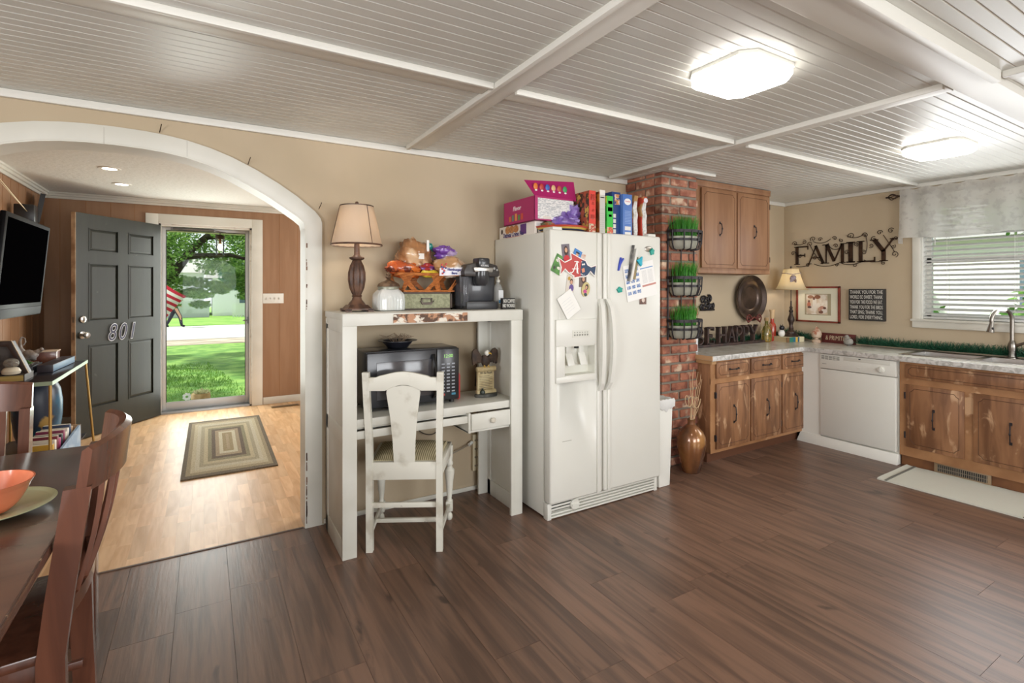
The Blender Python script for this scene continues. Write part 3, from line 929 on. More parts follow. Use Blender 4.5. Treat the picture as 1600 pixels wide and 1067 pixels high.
mb = MB().prism([(-.062, .232), (.062, .232), (.070, .262), (-.070, .262)], -.105, -.06)
mb.part('chrome_band', M['steel'], t, bevel=.003)
MB().box(-.040, .040, -.115, -.02, .262, .322).part('lift_handle', BK, t, bevel=.012)
text('KEURIG', .016, mat('#c9c9c9', .4), t, (0, -.1165, .272), bold=.0004)
MB().box(-.126, -.088, -.075, .12, .02, .205).part('water_tank', mat('#63646a', .1, alpha=.55), t, bevel=.008, label='translucent water tank')
MB().cyl((.085, -.087, .258), (.085, -.082, .258), .008).cyl((.105, -.086, .248), (.105, -.08, .248), .007).part('button', mat('#8d8b88', .3), t)

# clear pump bottle
t = thing('pump_bottle', 'clear plastic bottle with white pump between coffee maker and fridge', 'bottle', (1.665, 2.95, 1.27))
MB().lathe([(.030, 0), (.033, .01), (.033, .13), (.022, .155), (.012, .165), (.012, .175)], n=20).part('bottle_body', mat('#d9dcdc', .08, alpha=.35), t)
MB().lathe([(.014, .172), (.014, .188), (.006, .19), (.006, .205), (.012, .207), (.012, .215)], n=14).box(-.03, .006, -.005, .005, .207, .215).part('pump', M['white'], t)
MB().box(-.012, .022, -.035, -.031, .03, .12).part('label_panel', mat('#e9ebec', .4), t).parent = t
MB().box(-.012, .022, -.0358, -.0345, .035, .055).part('label_band', mat('#4a8fc0', .4), t)

# NO COFFEE sign
t = thing('block_sign', 'small black block sign reading NO COFFEE NO WORKEE, right end of the desk top', 'sign', (1.655, 2.80, 1.27))
bx(-.045, .045, -.012, .018, 0, .070).part('block', mat('#2a2826', .6), t, bevel=.001)
text('NO COFFEE\nNO WORKEE', .031, mat('#dcdad2', .6), t, (0, -.0126, .036), sx=.50, bold=.0002, line=.95)

# microwave
t = thing('microwave', 'black microwave oven with red rear edge item beside it, on the desk worktop', 'microwave', (1.05, 3.0, .71))
t['label'] = 'large black microwave oven on the white desk worktop behind the chair'
MK = mat('#26272c', .3, coat=.2)
MB().box(-.28, .28, -.14, .10, .018, .335).part('casing', MK, t, bevel=.006)
for sx in (-.25, .25):
    for sy in (-.12, .08): MB().cyl((sx, sy, 0), (sx, sy, .018), .016, n=12).part('foot', M['black'], t)
MB().box(-.28, .135, -.165, -.14, .022, .33).part('door', mat('#2b2c31', .25), t, bevel=.006)
MB().box(-.225, .10, -.168, -.164, .065, .275).part('door_window', mat('#55565a', .12, col2='#4a4648', scale=6), t, bevel=.001, label='smoky grey window of the microwave door')
MB().box(.137, .28, -.165, -.14, .022, .33).part('control_panel', mat('#222326', .25), t, bevel=.005)
mb = MB().tube([(.112, -.168, .05), (.112, -.196, .07), (.112, -.198, .25), (.112, -.168, .30)], .011, 8)
mb.part('handle', M['gloss_black'], t)
text('12:00', .028, mat('#6f9a50', .4, emis=1.2, ecol='#86c060'), t, (.208, -.1658, .285), name='clock_display')
kp = MB()
for r_ in range(9):
    for c_ in range(3): kp.box(.165 + c_ * .033, .185 + c_ * .033, -.1665, -.1655, .07 + r_ * .0205, .078 + r_ * .0205)
kp.part('keypad', mat('#9fa3ac', .5), t)
MB().box(.160, .186, -.1668, -.1655, .05, .062).part('stop_key', mat('#b34038', .5), t)
MB().box(.230, .256, -.1668, -.1655, .05, .062).part('start_key', mat('#3f8aa8', .5), t)

# red board by the microwave
MB().prism([(0, .01), (.012, 0), (.024, .01), (.024, .15), (.012, .175), (0, .15)], -.07, .07).solo('cutting_board', 'red plastic board standing against the right side of the microwave', 'board', mat('#b03232', .4), (1.345, 2.97, .71), bevel=.003)

# dish with dried stems on the microwave
t = thing('shallow_dish', 'dark pie dish on top of the microwave', 'dish', (1.0, 3.0, 1.0455))
MB().lathe([(.055, 0), (.060, .002), (.092, .038), (.116, .042), (.116, .045), (.090, .043), (.056, .006), (.0001, .006)], n=32).part('dish', mat('#23242c', .3), t)
rr = random.Random(5); mb = MB()
for k in range(34):
    a = rr.uniform(0, 6.28); r0 = rr.uniform(0, .04); r1 = rr.uniform(.03, .115)
    mb.tube([(r0 * math.cos(a), r0 * math.sin(a), .02), (r1 * .6 * math.cos(a + .3), r1 * .6 * math.sin(a + .3), rr.uniform(.05, .085)), (r1 * math.cos(a + .6), r1 * math.sin(a + .6), rr.uniform(.045, .08))], .0012, 4)
mb.part('dried_stems', mat('#8a7560', .8), t)

# eagle statue
t = thing('eagle_statue', 'bald eagle figurine with spread wings perched on an inscribed scroll', 'figurine', (1.55, 2.90, .71))
BS = mat('#51504a', .6, col2='#34342f', scale=20)
MB().lathe([(.078, 0), (.082, .008), (.078, .018), (.070, .022)], n=28, sy=.55).part('base', BS, t)
SC = mat('#c9bb92', .7, col2='#a8936a', scale=12)
mb = MB().box(-.060, .060, .0, .022, .022, .17)
for (zz, y_) in ((.175, .0), (.028, .0)): mb.cyl((-.068, y_, zz), (.068, y_, zz), .017, n=14)
mb.part('scroll', SC, t, bevel=.003)
text('We the People', .022, mat('#3c3226', .7), t, (0, -.0006, .150), sx=.65, shear=.2)
ln = MB()
for i in range(9): ln.box(-.048, .046 - (.02 if i % 3 == 2 else 0), -.0008, .001, .045 + i * .0105, .0475 + i * .0105)
ln.part('script_lines', mat('#5e5240', .7), t)
FE = mat('#473527', .7, col2='#2c2019', scale=25, bump=.4, bscale=60)
eb = MB().lump((0, .01, .225), (.030, .026, .042), 4, .08)
eb.part('body', FE, t)
for s in (-1, 1):
    w = MB().prism([(s * .012, .235), (s * .03, .262), (s * .055, .300), (s * .075, .306), (s * .092, .290), (s * .094, .25), (s * .088, .205), (s * .078, .20), (s * .072, .215), (s * .064, .205), (s * .055, .222), (s * .045, .212), (s * .03, .215)], .008, .024)
    w.part('wing', FE, t, bevel=.003)
MB().lump((.004, -.006, .278), (.016, .017, .018), 2, .05).part('head', mat('#e8e4d8', .6), t, label='white eagle head')
MB().tube([(.010, -.020, .279), (.018, -.032, .277), (.020, -.038, .270)], [.006, .004, .001], 8).part('beak', mat('#c9a23c', .4), t)
MB().tube([(-.012, 0, .20), (-.016, -.014, .185)], .006, 6).tube([(.012, 0, .20), (.016, -.014, .185)], .006, 6).part('talons', mat('#b8954a', .5), t)
MB().lathe([(.014, 0), (.018, .008), (.014, .022), (.006, .027), (.007, .036)], c=(-.038, -.025, .022), n=14).part('ink_pot', mat('#2c342e', .4), t)

# black cord, power strip, cables
def cable(label, pts, r, m, cat='cable', name='power_cable'):
    # smooth the path
    P = [Vector(p) for p in pts]; out = []
    for i in range(len(P) - 1):
        p0, p1, p2, p3 = P[max(i - 1, 0)], P[i], P[i + 1], P[min(i + 2, len(P) - 1)]
        for k in range(6):
            u = k / 6
            out.append(.5 * ((2 * p1) + (-p0 + p2) * u + (2 * p0 - 5 * p1 + 4 * p2 - p3) * u * u + (-p0 + 3 * p1 - 3 * p2 + p3) * u ** 3))
    out.append(P[-1])
    return MB().tube(out, r, 6).solo(name, label, cat, m)
cable('thin black cord hanging down the wall inside the right of the hutch', [(1.66, 3.19, 1.26), (1.635, 3.19, 1.1), (1.64, 3.19, .95), (1.62, 3.19, .72)], .004, M['black'])
cable('thin black cord leaning in the upper left corner of the hutch', [(.72, 3.19, 1.2), (.77, 3.19, 1.1), (.80, 3.17, 1.0)], .004, M['black'])
cable('dark looped cable hanging below the keyboard tray', [(1.16, 3.17, .66), (1.18, 3.17, .50), (1.28, 3.16, .44), (1.38, 3.16, .50), (1.50, 3.16, .60), (1.55, 3.16, .66)], .004, mat('#4a4238', .6))
t = thing('power_strip', 'beige power strip hanging on the wall under the desk', 'power strip', (1.615, 3.187, .14))
PT = mat('#cfc3a5', .5)
MB().box(-.025, .025, -.022, .012, 0, .25).part('strip_body', PT, t, bevel=.004)
so = MB()
for i in range(4): so.box(-.012, -.006, -.0232, -.0215, .03 + i * .058, .042 + i * .058).box(.004, .010, -.0232, -.0215, .03 + i * .058, .042 + i * .058)
so.part('socket_slots', M['black'], t)
MB().cyl((-.03, -.015, .20), (-.06, -.03, .19), .012).part('plug', M['white'], t)
cable('pale cord running from the plug of the power strip to the left', [(1.55, 3.155, .33), (1.45, 3.15, .30), (1.30, 3.15, .26), (1.2, 3.17, .24)], .004, mat('#8a8070', .6))
cable('grey conduit cable at the lower end of the power strip', [(1.63, 3.17, .14), (1.64, 3.16, .10), (1.68, 3.16, .10), (1.70, 3.17, .16)], .006, mat('#8d8678', .6))

# ---------------------------------------------------------------- white chair
t = thing('wooden_chair', 'white painted wooden chair with striped seat pushed under the hutch desk', 'chair', (1.012, 2.805, 0), R(-29))
WW = M['worn_white']
# local: x right, y forward (to desk), origin centre
hb = .185; yb = -.195; yf = .20
for s in (-1, 1):
    x = s * hb
    P = [(x, yb + .005, 0), (x, yb, .25), (x, yb, .46), (x * 1.0, yb - .012, .62), (x * 1.03, yb - .03, .80), (x * 1.05, yb - .045, .962)]
    m_ = MB()
    for i in range(len(P) - 1):
        a, b = P[i], P[i + 1]; h = .017
        m_.hexa([(a[0] - h, a[1] - h, a[2]), (a[0] + h, a[1] - h, a[2]), (a[0] + h, a[1] + h, a[2]), (a[0] - h, a[1] + h, a[2])],
                [(b[0] - h, b[1] - h, b[2]), (b[0] + h, b[1] - h, b[2]), (b[0] + h, b[1] + h, b[2]), (b[0] - h, b[1] + h, b[2])])
    m_.part('rear_leg_and_upright', WW, t)
    fx = s * .205
    pr = [(.014, 0), (.019, .012), (.017, .03), (.010, .042), (.014, .05), (.020, .055), (.020, .11), (.016, .118), (.013, .126), (.017, .16), (.024, .24), (.030, .285), (.030, .30), (.018, .315), (.016, .325), (.022, .335), (.022, .345), (.017, .355), (.02, .38), (.022, .45)]
    lg = MB().lathe(pr, c=(fx, yf - .02, 0), n=16).box(fx - .02, fx + .02, yf - .04, yf, .055, .112)
    lg.part('front_leg', WW, t)
    MB().hexa([(s * hb - .012, yb, .395), (s * hb + .012, yb, .395), (fx + .012, yf, .395), (fx - .012, yf, .395)], [(s * hb - .012, yb, .465), (s * hb + .012, yb, .465), (fx + .012, yf, .465), (fx - .012, yf, .465)]).part('seat_rail', WW, t, bevel=.002)
    MB().hexa([(s * hb - .008, yb, .075), (s * hb + .008, yb, .075), (fx + .008, yf - .02, .075), (fx - .008, yf - .02, .075)], [(s * hb - .008, yb, .10), (s * hb + .008, yb, .10), (fx + .008, yf - .02, .10), (fx - .008, yf - .02, .10)]).part('side_stretcher', WW, t, bevel=.002)
bx(-.205, .205, yf - .025, yf, .395, .465).part('seat_rail', WW, t, bevel=.002)
bx(-.185, .185, yb - .012, yb + .014, .385, .478).part('seat_rail', WW, t, bevel=.002)
bx(-.185, .185, yb - .008, yb + .008, .235, .262).part('rear_stretcher', WW, t, bevel=.002)
bx(-.19, .19, -.03, -.01, .078, .10).part('middle_stretcher', WW, t, bevel=.002)
# crest rail, arched
top = [(-.19 + .38 * i / 24, .935 + (.030 * (0.5 + 0.5 * math.cos((i / 24 - .5) * 2 * PI * 1.0)) if 4 <= i <= 20 else 0) - (.0)) for i in range(25)]
bot = []
for i in range(25):
    u = i / 24
    bot.append((-.19 + .38 * u, .865 + (.030 * max(0, 1 - ((u - .5) / .24) ** 2) if abs(u - .5) < .24 else 0)))
MB().strip(bot, top, yb - .055, yb - .030).part('crest_rail', WW, t, bevel=.003)
sl = [(-.055, .478), (.055, .478), (.060, .60), (.070, .72), (.088, .85), (.086, .868), (.06, .885), (0, .893), (-.06, .885), (-.086, .868), (-.088, .85), (-.070, .72), (-.060, .60)]
sp = MB().prism(sl, -.006, .006)
sp.v = [(x, yb - .008 - max(0, (z - .478)) * .085 + y, z) for x, y, z in sp.v]
sp.part('back_splat', WW, t)
# striped drop-in seat
mb = MB()
def seat_pt(u, v):
    xw = (hb - .012) + ((.205 - .014) - (hb - .012)) * v
    return (-xw + 2 * xw * u, yb + .02 + (yf - .03 - yb - .02) * v, .478 + .028 * (1 - (2 * u - 1) ** 4) * (1 - (2 * v - 1) ** 4))
ns = 64
vs = []; fs = []
for j in range(9):
    for i in range(ns + 1): vs.append(seat_pt(i / ns, j / 8))
mb.m = 0
mb._add(vs, [])
for j in range(8):
    for i in range(ns):
        a = j * (ns + 1) + i
        mb.f.append((a, a + 1, a + ns + 2, a + ns + 1)); mb.mi.append(i % 2)
mb.m = 1
mb.hexa([(-hb + .012, yb + .02, .44), (hb - .012, yb + .02, .44), (.191, yf - .03, .44), (-.191, yf - .03, .44)], [(-hb + .012, yb + .02, .4785), (hb - .012, yb + .02, .4785), (.191, yf - .03, .4785), (-.191, yf - .03, .4785)])
mb.part('seat', [mat('#7f7657', .85), mat('#cbbf9d', .85)], t, label='olive and cream striped fabric seat')
# ================================================================ FRIDGE
FR = M['fridge']
fg = thing('refrigerator', 'white side-by-side refrigerator with water dispenser, covered in magnets', 'refrigerator', (2.235, 2.85, 0))
def gl(x0, x1, y0, y1, z0, z1): return (x0 - 2.235, x1 - 2.235, y0 - 2.85, y1 - 2.85, z0, z1)
bx(*gl(1.772, 2.698, 2.575, 3.18, .012, 1.745)).part('cabinet', FR, fg, bevel=.006)
fd = bx(*gl(1.770, 2.178, 2.50, 2.57, .105, 1.757)).part('freezer_door', FR, fg, bevel=.012, seg=3)
boolcut(fd, MB().box(*gl(1.868, 2.108, 2.48, 2.56, .866, 1.052)))
rd = bx(*gl(2.190, 2.702, 2.50, 2.57, .105, 1.757)).part('fridge_door', FR, fg, bevel=.012, seg=3)
bx(*gl(2.176, 2.192, 2.53, 2.575, .105, 1.75)).part('door_gap', mat('#8f8e88', .6), fg)
for (xx, s, nm) in ((2.138, 1, 'freezer'), (2.225, -1, 'fridge')):
    P = []; 
    for i in range(13):
        u = i / 12; z = .755 + (1.335 - .755) * u
        b = math.sin(PI * u) ** .45 if 0 < u < 1 else 0
        P.append((xx - 2.235 + s * .012 * (1 - b) * 1.4, 2.497 - 2.85 - .048 * b, z))
    m_ = MB()
    n_ = len(P); w = .014
    for i in range(n_ - 1):
        a, b = P[i], P[i + 1]
        m_.hexa([(a[0] - w, a[1] - .012, a[2]), (a[0] + w, a[1] - .012, a[2]), (a[0] + w, a[1] + .012, a[2]), (a[0] - w, a[1] + .012, a[2])],
                [(b[0] - w, b[1] - .012, b[2]), (b[0] + w, b[1] - .012, b[2]), (b[0] + w, b[1] + .012, b[2]), (b[0] - w, b[1] + .012, b[2])])
    m_.part('handle', FR, fd if nm == 'freezer' else rd)
# long trim strips along the meeting edges
bx(*gl(2.128, 2.150, 2.490, 2.502, .11, .755)).part('edge_trim', FR, fd, bevel=.004)
bx(*gl(2.214, 2.236, 2.490, 2.502, .11, .755)).part('edge_trim', FR, rd, bevel=.004)
bx(*gl(2.128, 2.150, 2.490, 2.502, 1.335, 1.75)).part('edge_trim', FR, fd, bevel=.004)
bx(*gl(2.214, 2.236, 2.490, 2.502, 1.335, 1.75)).part('edge_trim', FR, rd, bevel=.004)
# dispenser
dp = MB().box(*gl(1.805, 2.116, 2.486, 2.502, 1.052, 1.212)).box(*gl(1.805, 2.116, 2.486, 2.502, .830, .866)).box(*gl(1.805, 1.868, 2.486, 2.502, .866, 1.052)).box(*gl(2.108, 2.116, 2.486, 2.502, .866, 1.052))
dp = dp.part('dispenser_panel', FR, fd, bevel=.002)
rc = MB().box(*gl(1.868, 2.108, 2.556, 2.562, .866, 1.052)).box(*gl(1.868, 2.108, 2.486, 2.56, .866, .872)).box(*gl(1.868, 1.872, 2.49, 2.56, .866, 1.052)).box(*gl(2.104, 2.108, 2.49, 2.56, .866, 1.052)).box(*gl(1.868, 2.108, 2.49, 2.56, 1.046, 1.052))
rc.part('dispenser_recess', mat('#d9d8ce', .4), fd)
for xx in (1.935, 2.035):
    MB().hexa([(xx - .026 - 2.235, 2.505 - 2.85, .925), (xx + .026 - 2.235, 2.505 - 2.85, .925), (xx + .026 - 2.235, 2.515 - 2.85, .925), (xx - .026 - 2.235, 2.515 - 2.85, .925)],
              [(xx - .026 - 2.235, 2.535 - 2.85, 1.0), (xx + .026 - 2.235, 2.535 - 2.85, 1.0), (xx + .026 - 2.235, 2.545 - 2.85, 1.0), (xx - .026 - 2.235, 2.545 - 2.85, 1.0)]).box(*gl(xx - .018, xx + .018, 2.535, 2.556, .985, 1.046)).part('dispenser_paddle', FR, fd, bevel=.003)
bx(*gl(1.972, 1.992, 2.51, 2.53, 1.03, 1.047)).part('dispenser_nozzle', M['black'], fd)
bx(*gl(1.925, 2.060, 2.4845, 2.487, 1.10, 1.145)).part('button_strip', mat('#d3d2c8', .4), fd)
bt = MB()
for i in range(6): bt.cyl((1.942 + i * .020 - 2.235, 2.483 - 2.85, 1.115), (1.942 + i * .020 - 2.235, 2.487 - 2.85, 1.115), .006, n=10)
for i in range(6): bt.box(*gl(1.938 + i * .020, 1.946 + i * .020, 2.4838, 2.4855, 1.128, 1.133))
bt.part('button', mat('#8a8a80', .5), fd)
# toe grille
gr = MB().box(*gl(1.80, 2.69, 2.545, 2.575, .012, .098))
gr.part('toe_grille_back', mat('#a5a49a', .5), fg)
gs = MB().box(*gl(1.772, 1.80, 2.53, 2.575, .0, .10)).box(*gl(2.672, 2.698, 2.53, 2.575, .0, .10))
for i in range(5): gs.box(*gl(1.80, 2.672, 2.532, 2.548, .006 + i * .019, .016 + i * .019))
gs.box(*gl(1.80, 1.99, 2.532, 2.55, .046, .096))
gs.part('toe_grille', FR, fg, bevel=.002)
kb = MB().lathe([(.034, 0), (.034, .010), (.030, .014), (.0001, .014)], n=24)
kb.v = [(x + 1.975 - 2.235, -z + 2.532 - 2.85, y + .062) for x, y, z in kb.v]
kb.box(*gl(1.947, 2.003, 2.512, 2.520, .056, .068))
kb.part('filter_knob', FR, fg)
for x0 in (1.80, 2.60): bx(*gl(x0, x0 + .07, 2.515, 2.62, 1.745, 1.775)).part('hinge_cover', FR, fg, bevel=.004)
MB().lathe([(.026, 0), (.026, .003), (.024, .004), (.0001, .004)], n=24).part('x', FR, fg)
o = [c for c in fg.children if c.name.startswith('x')][0]
o.name = 'maker_badge'; o.rotation_euler = (PI / 2, 0, 0); o.location = (2.585 - 2.235, 2.5 - 2.85, 1.668); o.scale = (1.5, .75, 1); o.data.materials[0] = M['steel']
MB().box(*gl(1.86, 1.93, 2.4995, 2.5003, .47, .474)).part('scuff_mark', mat('#b0aea4', .6), fg)
bpy.data.objects[[c for c in fg.children if c.name.startswith('scuff')][0].name].rotation_euler = (0, 0, 0)

# ---- magnets, photos and papers on the doors (facing -Y at Y=2.5)
def paper(name, label, cat, cx, cz, w, h, rot, m, yo=.002, group=None, th=.0012, lift=0.0):
    t_ = thing(name, label, cat, (cx, 2.4995 - yo, cz), rot=(0, R(rot), 0), group=group)
    MB().box(-w / 2, w / 2, -th, 0, -h / 2, h / 2).part('sheet', m, t_)
    return t_
def blob(t_, nm, shapes, yo):
    # shapes: (kind, cx, cz, rx, rz, colour)
    for i, (cx, cz, rx, rz, c) in enumerate(shapes):
        n = 16
        MB().prism([(cx + rx * math.cos(2 * PI * k / n), cz + rz * math.sin(2 * PI * k / n)) for k in range(n)], -yo - .0004 * (i + 1), -yo + .0002).part(nm, mat(c, .5), t_)
PG = 'photographs on the freezer door'
SK = '#c99a7c'
t = paper('photograph', 'photograph of white animals on green grass, under the tail of the fish magnet', 'photo', 1.828, 1.545, .075, .115, 26, mat('#5a9440', .4, col2='#3f7030', scale=30), .002, PG)
blob(t, 'pictured_animal', [(-.015, .02, .014, .009, '#d8d2c8'), (.012, -.02, .015, .009, '#d8d2c8'), (-.02, -.03, .008, .01, '#3a3530'), (.018, .034, .008, .012, '#3a3530')], .0012)
t = paper('photograph', 'portrait of a person in red with long dark hair, above the fish magnet', 'photo', 1.885, 1.618, .058, .105, -6, mat('#6e6670', .4), .0025, PG)
blob(t, 'pictured_person', [(0, .012, .016, .03, '#3b2622'), (.001, .016, .010, .015, SK), (0, -.036, .022, .022, '#c22a34')], .0012)
t = paper('photograph', 'portrait of a person in a dark cap and gown on blue, above the fish magnet', 'photo', 1.965, 1.598, .062, .085, 24, mat('#3f7fc0', .4), .003, PG)
blob(t, 'pictured_person', [(0, -.025, .024, .02, '#1f2733'), (0, .008, .011, .015, SK), (0, .024, .016, .006, '#1f2733'), (0, -.022, .005, .005, '#e8e4dc')], .0012)
t = paper('photograph', 'faded snapshot with pale blue and orange tones, right of the cap and gown portrait', 'photo', 2.010, 1.580, .045, .07, 12, mat('#d3d2cc', .4, col2='#c0835e', scale=20), .0015, PG)
t = paper('photograph', 'photo of a person in purple, hanging below the fish magnet on the left', 'photo', 1.918, 1.430, .060, .105, 8, mat('#cfc6ba', .4), .0022, PG)
blob(t, 'pictured_person', [(.006, .014, .012, .018, '#4a3028'), (.006, .010, .009, .012, SK), (.01, -.025, .017, .022, '#5e4a8a'), (-.014, .03, .01, .012, '#b8923c')], .0012)
t = paper('photograph', 'portrait of a person with brown hair, partly covered by the oval magnet', 'photo', 2.015, 1.452, .056, .085, 2, mat('#6f5f58', .4), .0022, PG)
blob(t, 'pictured_person', [(.004, .006, .017, .024, '#3d2a24'), (.004, .006, .010, .014, SK)], .0012)
t = thing('oval_magnet', 'oval photo magnet of a person in pink, lowest on the freezer door', 'magnet', (2.035, 2.4945, 1.395), rot=(0, R(14), 0))
n = 28
MB().prism([(.032 * math.cos(2 * PI * k / n), .046 * math.sin(2 * PI * k / n)) for k in range(n)], -.003, .002).part('disc', mat('#c3b47c', .4), t)
blob(t, 'pictured_person', [(.003, .016, .013, .018, '#3a2a24'), (.0, .012, .008, .011, SK), (-.004, -.014, .014, .012, '#c04a86'), (.004, -.032, .012, .01, '#3a4250')], .003)
# fish magnet : red fish with a big A biting a navy fish
t = thing('fish_magnet', 'large fish-shaped magnet, red with a white A and a navy tail end', 'magnet', (1.965, 2.490, 1.522), rot=(0, R(2), 0))
out = [(-.150, .063), (-.098, .036), (-.052, .058), (-.060, .100), (.000, .076), (.026, .066), (.062, .056), (.080, .030), (.105, .020), (.150, .034), (.140, -.044), (.100, -.014), (.082, -.040), (.055, -.050), (.020, -.052), (-.030, -.062), (-.028, -.048), (-.07, -.030), (-.094, -.010), (-.132, -.050), (-.126, .002)]
def inset(P, d):
    c = (sum(p[0] for p in P) / len(P), sum(p[1] for p in P) / len(P)); r = []
    n = len(P)
    for i in range(n):
        a, b, e = Vector(P[i - 1]), Vector(P[i]), Vector(P[(i + 1) % n])
        t1 = (b - a).normalized(); t2 = (e - b).normalized()
        nr = Vector((t1.y + t2.y, -(t1.x + t2.x)))
        if nr.length < 1e-4: nr = Vector((0, 0))
        else: nr.normalize()
        k = max(.4, math.cos(t1.angle(t2) / 2) if t1.length and t2.length else 1)
        r.append((b.x + nr.x * d / k, b.y + nr.y * d / k))
    return r
MB().prism(out, -.004, .006).part('fish_outline', mat('#efece6', .4), t)
inn = inset(out, .006)
MB().prism(inn, -.006, -.003).part('fish_body', mat('#b8423f', .4), t)
MB().prism([(.030, .055), (.058, .049), (.074, .024), (.105, .013), (.142, .024), (.134, -.033), (.101, -.006), (.078, -.033), (.056, -.043), (.030, -.045), (.020, -.02), (.024, .02)], -.0072, -.004).part('navy_end', mat('#27405e', .4), t, label='navy blue tail end of the fish magnet')
MB().prism([(.034 + .012 * math.cos(a * PI / 4 + .3) * (1.25 if a % 2 else .9) + .008, -.008 + .014 * math.sin(a * PI / 4 + .3) * (1.25 if a % 2 else .9)) for a in range(8)], -.0085, -.006).part('orange_patch', mat('#d98a6a', .4), t)
mb = MB()
for (a, b, r_) in ((.036, .028, .006), (.048, .030, .006), (.026, -.032, .003), (.036, -.036, .003), (.048, -.038, .003), (.028, .044, .003)): mb.cyl((a, -.0086, b), (a, -.006, b), r_, n=10)
mb.part('eye', mat('#f0eeea', .4), t)
A = MB().tube([(-.060, -.0075, -.024), (-.050, -.0075, -.030), (-.035, -.0075, -.018), (-.015, -.0075, .028), (-.008, -.0075, .042)], [.003, .004, .0035, .003, .003], 6)
A.tube([(-.008, -.0075, .042), (-.006, -.0075, .0), (-.004, -.0075, -.026), (.006, -.0075, -.030)], [.004, .006, .006, .003], 6).tube([(-.044, -.0075, -.004), (-.02, -.0075, -.002), (.004, -.0075, .0)], .0028, 6).tube([(-.028, -.0075, .042), (-.008, -.0075, .044), (.006, -.0075, .040)], .003, 6)
A.part('letter_a', mat('#f2f0ec', .4), t)

t = paper('paper_note', 'white folded note with faint handwriting, curling above the dispenser', 'note', 1.905, 1.305, .12, .15, -32, mat('#e9e8e2', .6), .006)
ln = MB()
for i in range(5): ln.box(-.045, .03, -.0016, -.001, -.04 + i * .018, -.0392 + i * .018)
ln.part('handwriting', mat('#b9bac0', .6), t)
MB().hexa([(-.06, -.0012, -.075), (.06, -.0012, -.075), (.06, 0, -.075), (-.06, 0, -.075)], [(-.06, .0005, -.074), (.06, .0005, -.074), (.06, .002, -.074), (-.06, .002, -.074)]).part('fold', mat('#d9d8d0', .6), t)

# right door
t = thing('calendar_sheet', 'white school calendar sheet with blue month grids, tilted on the fridge door', 'calendar', (2.515, 2.4965, 1.455), rot=(0, R(-11), 0))
MB().box(-.15, .13, -.0015, 0, -.12, .12).part('sheet', mat('#eceae6', .5), t)
g = MB()
for r_ in range(5):
    for c_ in range(3):
        if r_ == 4 and c_ == 1: continue
        g.box(-.138 + c_ * .044, -.106 + c_ * .044, -.0024, -.0015, -.078 + r_ * .038, -.056 + r_ * .038)
g.part('month_grid', mat('#5676ae', .5, col2='#b0b9cc', scale=120, lo=.45, hi=.55), t)
MB().box(.0, .12, -.0022, -.0015, .074, .080).part('blue_heading', mat('#5b8cc4', .5), t)
MB().box(.0, .13, -.0022, -.0015, -.047, -.035).part('red_heading', mat('#c08478', .5), t)
g = MB()
for i in range(11):
    g.box(.01, .055, -.002, -.0015, -.022 + i * .008, -.0205 + i * .008).box(.065, .11, -.002, -.0015, -.022 + i * .008, -.0205 + i * .008)
g.part('fine_print', mat('#a6a6a8', .5), t)
t = thing('clipped_papers', 'bundle of curled cards and paper held by a turquoise clip magnet', 'papers', (2.425, 2.485, 1.565), rot=(0, R(10), 0))
MB().box(-.022, -.014, -.012, .008, -.12, .12).part('card_edge', mat('#8d8a84', .5, col2='#3c3c3e', scale=20), t)
MB().hexa([(-.018, -.02, -.12), (.0, -.018, -.12), (.0, .0, -.12), (-.018, .0, -.12)], [(-.002, -.02, .10), (.016, -.018, .10), (.016, .0, .10), (-.002, .0, .10)]).part('card', mat('#dddbd4', .5), t)
MB().box(.0, .040, -.004, .0, -.10, .05).part('photo_card', mat('#ab8d62', .5, col2='#5f6f4a', scale=16), t)
def clip(name, label, x, z, c, pts, rot=0, cat='magnet', w=.006):
    MB().prism(pts, -.012, 0).solo(name, label, cat, mat(c, .4), (x, 2.4995, z), bevel=.002).rotation_euler = (0, R(rot), 0)
clip('clip_magnet', 'turquoise clip magnet holding the bundle of papers', 2.475, 1.580, '#1fa6bd', [(-.030, .008), (-.006, .016), (.018, .034), (.022, .028), (.020, .004), (.020, -.022), (.008, -.034), (-.012, -.012)], 0)
bpy.data.objects['clip_magnet'].location.y = 2.478
clip('clip_magnet', 'dark blue clothes-peg magnet at the left of the fridge door', 2.322, 1.560, '#2740b0', [(-.014, -.045), (-.004, -.045), (.003, -.012), (.006, .0), (.026, .036), (.022, .044), (.004, .020), (.006, .042), (-.004, .044), (-.010, .008)], 8)
st = [(.022 * (1 if k % 2 else .72) * math.cos(PI * k / 5), .026 * (1 if k % 2 else .72) * math.sin(PI * k / 5)) for k in range(10)]
clip('turtle_magnet', 'teal turtle-shaped magnet near the top right corner of the fridge door', 2.612, 1.650, '#189a8a', st, 10)
clip('turtle_magnet', 'teal turtle-shaped magnet low on the left side of the fridge door', 2.318, 1.392, '#189a8a', st, 80)
t = paper('photograph', 'small brown snapshot peeking out below the calendar sheet', 'photo', 2.530, 1.323, .062, .058, 0, mat('#8a6a5e', .4, col2='#5f443c', scale=30), .002)
blob(t, 'pictured_person', [(.002, .0, .014, .016, '#d6c6ba')], .0012)

